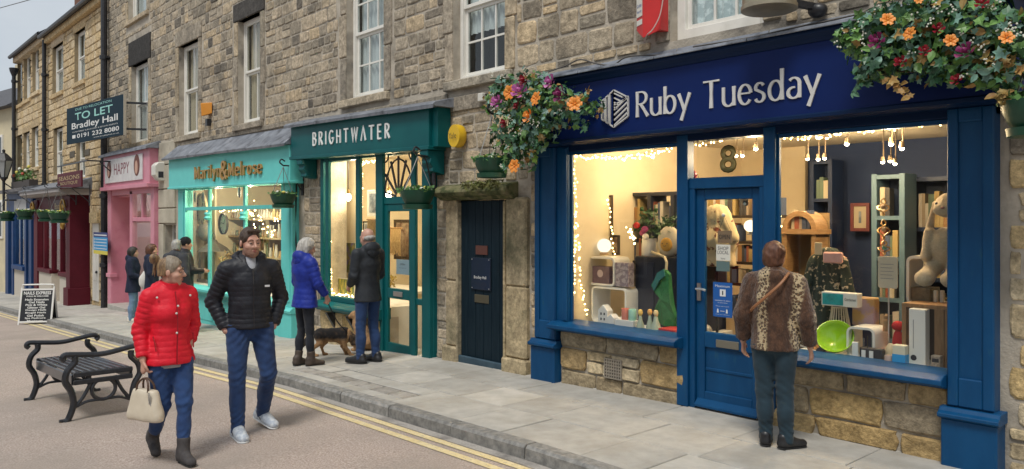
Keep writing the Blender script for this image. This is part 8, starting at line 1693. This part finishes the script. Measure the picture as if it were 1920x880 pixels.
        for q_ in (-1, 1): c(nk+Vector((q_*.085*s,-.04*s,.01*s)), nk+Vector((q_*.05*s,.08*s,-.05*s)), .034*s, .022*s, .02)
    if fur: C.noise(95, .0045*fur, 1); C.noise(170, .0028*fur, 2)
    else: C.noise(22, .0025, 4); C.noise(60, .0016, 7)
    C.build('coat' if hem < .8 or fur else 'jacket', top, t)
    if h < .012 and not fur:
        if collar == 'stand':
            mb = MB().lathe([(.098,-.055),(.084,-.01),(.077,.035),(.073,.052),(.066,.050),(.062,.02),(.062,-.03)], (0,0,0), 22, cap=False); mb.xf(Matrix.Translation(nk+Vector((0,.012*s,.0))) @ Matrix.Rotation(R_(-16), 4, 'X') @ Matrix.Diagonal((s*.95, s*1.05, s, 1))); mb.build('collar', top, t, smooth=True, local=True, angle=60)
        S = SDF(nk-Vector((.24,.26,.2)), nk+Vector((.24,.2,.16)), .0085); w_ = 1.1 if collar == 'stand' else .98
        pts = [nk+Vector((.112*s*w_*math.sin(R_(a)), -(.088*math.cos(R_(a))+.012)*s, (-.005-.055*(abs(a)/140)**2+(.03 if collar == 'open' else 0))*s)) for a in range(-140, 141, 28)]
        for i_, (p_, q_) in enumerate(zip(pts, pts[1:])): S.cone(p_, q_, (.024+.012*math.sin(math.pi*(i_+.5)/10))*s, (.024+.012*math.sin(math.pi*(i_+1.5)/10))*s, .012, ((0,0,1), 1.25))
        S.ell(nk+Vector((0,-.115*s,-.045*s)), (.105*s,.042*s,.075*s), .02); S.noise(42, .005, 3); S.noise(90, .002, 1); S.build('hood', top, t)
    if shirt is not None:
        S = SDF(nk-Vector((.1,.1,.16)), nk+Vector((.1,.14,.06)), .007); S.cone(nk+Vector((0,.0,.012*s)), nk+Vector((0,.05*s,-.09*s)), .064*s, .06*s, .02); S.cut((0,0,1), nk.z+.02*s, .004); S.build('shirt', shirt, t)
    return t, j, Rh
def attach_world(t, local): return Matrix.Translation(t.location) @ Matrix.Rotation(t.rotation_euler.z, 4, 'Z') @ Vector(local)

# man in the black quilted jacket
pm = G(468, 812, -.105)
manb, jm, Rm = person('bearded man in a black quilted jacket, jeans and pale trainers, hands in pockets', pm, -12, 1.80, dict(head=(0,.03,1.625), shR=(.185,0,1.41), shL=(-.185,0,1.41), elR=(.282,-.085,1.13), wrR=(.195,.02,.885), elL=(-.282,-.085,1.14), wrL=(-.195,.015,.895), knR=(.115,.075,.50), anR=(.115,.10,.085), knL=(-.14,.07,.50), anL=(-.15,-.19,.125), ftR=(-.05,1,0), ftL=(-.35,1,-.22)), yaw=12, pitch=-4,
  hair='short', hmat=H_BROWN, top=NYK, hem=.90, ribs=(.042,.0058), bulk=.98, legm=JEAND, legr=(1.04,1.1), shoe=TRAIN, sole=SOLEW, hands=('pocket','pocket'), h=.0064, beard=True, collar='open', shirt=mat('shirt_grey', (.36,.37,.40), (.28,.29,.32), scale=30, rough=.9, space='obj'))
lg = MB().box(-.135, -.095, .158, .168, 1.29, 1.306); lg.build('badge', mat('badge_white', (.6,.6,.6), rough=.5), manb, local=True); zp = MB().tube([(0,.185,.93),(0,.162,1.15),(0,.17,1.32),(0,.13,1.45)], .004, 5); zp.build('zip', SHOEK, manb, local=True)
# woman in red
pw_ = G(318, 862, -.105)
redw, jr, Rr = person('woman in a bright red puffer jacket and jeans, hair in a bun, walking', pw_, 2, 1.585, dict(shR=(.165,-.005,1.415), shL=(-.165,-.005,1.415), elR=(.222,-.06,1.13), wrR=(.225,.02,.885), elL=(-.232,-.085,1.14), wrL=(-.16,.045,.985), knL=(-.07,.14,.50), anL=(-.04,.20,.10), knR=(.07,.03,.48), anR=(.05,-.25,.165), ftL=(-.05,1,-.03), ftR=(.1,.9,-.45), head=(0,.03,1.615)), yaw=58, pitch=-2,
  hair='bun', hmat=H_FAIR, top=NYR, hem=.835, ribs=(.043,.0055), bulk=.96, legm=JEAN, legr=(1.04,.96), shoe=BOOTG, boot=True, hands=('grip','pocket'), h=.0064, skirt=1.08, collar='stand', female=True, heel=.05)
for z, x in ((1.30,.0),(1.24,.012),(1.08,.01)): MB().sphere((x,.172+.003*(z<1.2),z*.93), .009, 8, 6).build('snap', mat('snap_pale', (.6,.58,.55), rough=.3), redw, smooth=True, local=True)
for q in (-1, 1): MB().sphere((.125*q,.088,1.275), .009, 8, 6).build('snap', _M['snap_pale'], redw, smooth=True, local=True)
S = SDF((-.25,-.2,.68),(.25,.25,.83), .01); S.cone((0,0,.80),(0,0,.73),.155,.153,.01,((0,1,0),.76)); S.cut((0,0,-1), -.728); S.cut((0,0,1), .80); S.build('shirt_hem', mat('jersey_grey', (.30,.31,.33), rough=.9), redw)
for q in (-1, 1): MB().tube([(.15*q,.075,.98),(.145*q,.10,.93),(.14*q,.11,.87)], .005, 5).build('pocket_zip', mat('zip_red', (.30,.004,.012), rough=.4), redw, smooth=True, local=True)
MB().tube(spl([(0,.115,1.315),(0,.150,1.2),(0,.165,1.05),(0,.155,.9),(0,.15,.765)]), .0055, 5).build('placket', _M['zip_red'], redw, smooth=True, local=True)
# her handbag
hw0 = attach_world(redw, jr['wrR']+Vector((-.01,.03,-.135))); hb_ = thing('handbag', 'cream leather handbag hanging from the red jacket woman hand', 'handbag', hw0, R_(20)); LEATH = mat('leather_cream', (.60,.53,.42), (.54,.47,.36), scale=9, rough=.45, bump=.12, space='obj')
S = SDF((-.24,-.15,-.40),(.24,.15,.02), .009)
for i in range(7): u = i/6; S.cone((-.085-.03*u, 0, -.10-.19*u), (.085+.03*u, 0, -.10-.19*u), .036+.024*u, None, .03, ((0,1,0), .95))
S.cut((0,0,1), -.08, .01); S.cut((0,0,-1), .315, .012); S.noise(24, .003); S.build('bag_body', LEATH, hb_)
for y in (-.03, .03): MB().tube(spl([(-.065,y,-.10),(-.06,y*.8,-.045),(-.03,y*.35,-.008),(0,y*.2,.0),(.03,y*.35,-.008),(.06,y*.8,-.045),(.065,y,-.10)]), .008, 7).build('handle', mat('leather_brown', (.07,.035,.02), rough=.5), hb_, smooth=True, local=True)
for i in range(5): MB().tube([(.11+.01*math.cos(R_(a)), -.055+.002*i, -.10-.02*i+.011*math.sin(R_(a))) for a in range(0,360,60)], .003, 5, closed=True).build('charm', STEEL, hb_, local=True)
# woman in the royal blue coat
pb_ = G(571, 686)
bluew, jb, Rb = person('grey haired woman in a royal blue padded coat, seen from behind by the gallery', pb_, 92, 1.61, dict(elR=(.25,.06,1.13), wrR=(.235,.20,.95), elL=(-.25,.02,1.13), wrL=(-.2,.16,.95), knR=(.09,.03,.5), anR=(.09,.05,.085), anL=(-.085,-.05,.085), ftR=(.15,1,0), head=(0,.045,1.605)), yaw=-12, pitch=-16, hair='bob', hmat=H_WHITE, top=NYB, hem=.80, ribs=(.065,.006), bulk=1.12, legm=LEGG, legr=(.92,.86), shoe=BOOTB, boot=True, hands=('grip','grip'), h=.0105, collar='hood', female=True)
# man with his back to us at the gallery window
pk = G(690, 680); backm, jk, Rk = person('balding man in a charcoal hooded jacket and jeans looking into the gallery window', pk, 188, 1.70, dict(elR=(.215,.02,1.14), wrR=(.15,.19,1.0), elL=(-.215,.02,1.14), wrL=(-.15,.19,1.0), anR=(.12,-.02,.085), anL=(-.11,.02,.085), ftR=(.0,1,0), ftL=(-.3,1,0)), yaw=5, pitch=-12, hair='fringe', hmat=H_GREY, top=NYG, hem=.80, bulk=.95, legm=JEAND, legr=(.98,1.08), shoe=SHOEK, hands=('relax','relax'), h=.0105, collar='hood')
# woman in the leopard fur
pf = G(1452, 838); furw, jf, Rf = person('short haired woman in a brown leopard striped fur coat facing the bookshop window', pf, 106, 1.55, dict(shR=(.18,0,1.40), shL=(-.18,0,1.40), elR=(.262,-.02,1.12), wrR=(.28,.06,.865), elL=(-.262,-.02,1.12), wrL=(-.28,.06,.875), knR=(.085,.01,.5), anR=(.10,.0,.085), knL=(-.085,.01,.5), anL=(-.075,.02,.085), ftR=(.75,.8,0), ftL=(-.1,1,0)), yaw=-8, pitch=4, hair='crop', hmat=H_AUB, top=FURL, hem=.835, bulk=1.08, legm=JEANT, legr=(1.06,1.18), shoe=SHOEK, hands=('relax','relax'), h=.0095, skirt=1.06, sleeve=1.12, fur=1.0, collar='stand', female=True)
MB().tube(spl([(-.17,-.02,1.02),(-.12,-.155,1.06),(-.02,-.185,1.15),(.08,-.16,1.25),(.12,-.07,1.325)]), .011, 6).build('bag_strap', mat('strap_tan', (.30,.13,.055), rough=.5), furw, smooth=True, local=True)
# the little group outside the pink and turquoise shops
p1 = G(249, 604); person('dark haired woman in a navy parka with fur trimmed hood by the pink shop', p1, 60, 1.62, dict(elR=(.23,.02,1.12), wrR=(.16,.2,1.05)), yaw=0, hair='bob', hmat=H_DARK, top=NAVC, hem=.70, bulk=1.1, legm=JEANL, legr=(1,1.1), shoe=mat('shoe_cream', (.6,.56,.5), rough=.7), sole=SOLEW, hands=('relax','relax'), h=.014, collar='hood', female=True)
t1 = bpy.context.scene.objects[-1]
p2 = G(284, 612); w2, j2, _ = person('brown haired woman in a long navy coat carrying a white tote bag', p2, 75, 1.66, dict(), yaw=-20, hair='bob', hmat=H_AUB, top=NAVC, hem=.58, bulk=1.12, legm=LEGG, shoe=SHOEK, hands=('relax','relax'), h=.014, collar='stand', female=True)
tw = attach_world(w2, (-.27,-.06,1.0)); tb = thing('tote_bag', 'slouchy white tote bag on the shoulder of the long navy coat', 'bag', tw, R_(75-90)); S = SDF((-.16,-.26,-.34),(.16,.26,.3), .014); S.ell((0,0,-.1), (.075,.17,.20), .02); S.cone((0,.0,.02),(0,-.02,.25),.07,.035,.05,((1,0,0),.5)); S.noise(22,.006); S.build('bag_body', mat('cotton_white', (.64,.62,.58), rough=.95), tb); MB().tube([(0,-.02,.2),(.02,.0,.36),(.04,.02,.43)], .02, 6).build('strap', _M['cotton_white'], tb, local=True)
p3_ = G(330, 628); person('silver haired man in a slate grey coat pausing by the turquoise window', p3_, 120, 1.72, dict(), yaw=25, hair='short', hmat=H_GREY, top=GREYC, hem=.66, bulk=1.12, legm=LEGG, shoe=SHOEK, hands=('relax','relax'), h=.014, collar='stand')
p4_ = G(347, 620); person('person in a black beanie holding out a gloved hand towards the window', p4_, 80, 1.76, dict(elR=(.26,.06,1.14), wrR=(.2,.26,1.12)), yaw=0, hair='beanie', hmat=mat('knit_black', (.012,.012,.014), rough=.95), top=NYK, hem=.80, bulk=1.08, legm=LEGG, shoe=SHOEK, hands=('point','relax'), h=.014, collar='stand', cuff=-.28)

# ================================================================ dogs
def dogmat(name, sit=False):
    m = mat(name, (.30,.165,.075), (.40,.24,.12), scale=30, rough=.95, bump=.6, bscale=90, space='obj')
    n = m.node_tree.nodes; l = m.node_tree.links.new; b = n['Principled BSDF']; src = b.inputs['Base Color'].links[0].from_socket; a = n.new('ShaderNodeAttribute'); a.attribute_name = 'coat'; mm = n.new('ShaderNodeMix'); mm.data_type = 'RGBA'; mm.inputs[7].default_value = (.014,.012,.012,1); l(a.outputs['Fac'], mm.inputs[0]); l(src, mm.inputs[6]); l(mm.outputs[2], b.inputs['Base Color']); return m
def paint(o, fn):
    me = o.data; n = len(me.vertices); a = np.empty(n*3, np.float32); me.vertices.foreach_get('co', a); a = a.reshape(-1,3); v = np.clip(fn(a[:,0], a[:,1], a[:,2])+.12*_n3(a[:,0],a[:,1],a[:,2],60), 0, 1).astype(np.float32); at = me.attributes.new('coat', 'FLOAT', 'POINT'); at.data.foreach_set('value', v)
pd_ = G(622, 667); dog = thing('dog', 'young german shepherd with a black saddle sniffing the pavement', 'dog', pd_, R_(50-90)); dog.scale = (1.12,)*3; DM = dogmat('dog_coat')
S = SDF((-.14,-.42,-.02),(.14,.46,.44), .0075); c = S.cone; fx = ((1,0,0), .78)
c((0,-.14,.265),(0,.0,.25),.072,.078,.03,fx); c((0,.0,.25),(0,.13,.255),.08,.092,.03,fx); S.ell((0,.13,.225),(.066,.085,.095),.03)
c((0,.16,.275),(0,.25,.21),.065,.052,.03); S.ell((0,.285,.155),(.05,.06,.052),.02); c((0,.31,.135),(0,.375,.075),.032,.022,.015); c((0,.37,.078),(0,.385,.062),.02,.017,.01)
for q in (-1, 1):
    c((q*.032,.255,.195),(q*.048,.245,.265),.022,.007,.008,((0,1,0),.5))
    c((q*.045,-.15,.245),(q*.05,-.11-.02*q,.165),.058,.036,.02,fx); c((q*.05,-.11-.02*q,.165),(q*.05,-.175-.04*q,.095),.034,.019,.012); c((q*.05,-.175-.04*q,.095),(q*.05,-.155-.045*q,.02),.017,.016,.01); c((q*.05,-.15-.045*q,.014),(q*.05,-.115-.045*q,.012),.019,.017,.01)
fr = ((.05,.16,.20),(.05,.17,.11),(.05,.22,.055),(.05,.235,.015)); fl_ = ((-.05,.15,.20),(-.05,.12,.11),(-.05,.15,.05),(-.05,.165,.015))
for q in (fr, fl_):
    c(q[0],q[1],.042,.026,.02); c(q[1],q[2],.024,.019,.012); c(q[2],q[3],.018,.019,.01); c(q[3],(q[3][0],q[3][1]+.03,.013),.02,.017,.01)
for a_, b_, r0, r1 in (((0,-.20,.275),(0,-.27,.235),.03,.028), ((0,-.27,.235),(0,-.335,.15),.03,.03), ((0,-.335,.15),(0,-.36,.10),.028,.014)): c(a_,b_,r0,r1,.015)
S.noise(90,.0025); o = S.build('body', DM, dog); sm = lambda x, a, b: np.clip((x-a)/(b-a), 0, 1)
paint(o, lambda x, y, z: np.maximum.reduce([sm(z, .18, .225)*(y < .2)*(y > -.25), (y < -.24)*1.0, sm(y, .21, .25)*(z > .13)*.9, sm(y,.355,.37), (sm(z,.18,.22)*sm(y,.0,.06)*(y<.1)*.3)]))
MB().tube([(.055*math.cos(R_(a)), .225+.02*math.sin(R_(a))*.6, .225+.055*math.sin(R_(a))) for a in range(0,360,24)], .008, 6, closed=True).build('collar', SHOEK, dog, smooth=True, local=True)
for q in (-1, 1): MB().sphere((q*.032,.325,.158), .006, 6, 4).build('eye', IRIS, dog, local=True)
ps_ = G(697, 655); ps_.y = -.12; ps_.z = gz(ps_.x); dog2 = thing('dog', 'tan dog with pricked ears sitting half hidden behind the charcoal jacket man', 'dog', ps_, R_(215-90))
S = SDF((-.2,-.3,-.02),(.2,.34,.66), .009); c = S.cone
S.ell((0,-.08,.14),(.11,.13,.13),.03); c((0,-.06,.2),(0,.08,.36),.11,.085,.04); c((0,.08,.36),(0,.11,.46),.07,.058,.03); S.ell((0,.13,.5),(.06,.075,.06),.02); c((0,.18,.485),(0,.25,.465),.035,.024,.015)
for q in (-1, 1): c((q*.035,.10,.54),(q*.055,.095,.625),.024,.006,.008); c((q*.06,.08,.32),(q*.06,.10,.16),.042,.026,.02); c((q*.06,.10,.16),(q*.06,.11,.02),.025,.022,.012); c((q*.06,.12,.015),(q*.06,.15,.014),.024,.02,.01); c((q*.1,-.08,.12),(q*.11,.05,.09),.06,.05,.03); c((q*.11,.05,.05),(q*.1,.11,.016),.03,.022,.015)
c((0,-.2,.04),(.1,-.28,.03),.03,.02,.02); S.noise(80,.003); o = S.build('body', dogmat('dog_coat_tan'), dog2); paint(o, lambda x, y, z: np.maximum(sm(y,.21,.23), sm(-y,.05,.12)*sm(z,.2,.28)))
ld = attach_world(bluew, jb['wrR']+Vector((0,.02,-.09))); cl = attach_world(dog, (0,.21,.33)); mid = ld.lerp(cl, .5)-Vector((0,0,.06))
tag(MB().tube(spl([ld, mid, cl], 8), .008, 6).build('dog_lead', mat('lead_strap', (.015,.015,.02), rough=.6), None), 'thin dark dog lead from the royal blue coat to the sniffing dog', 'lead')
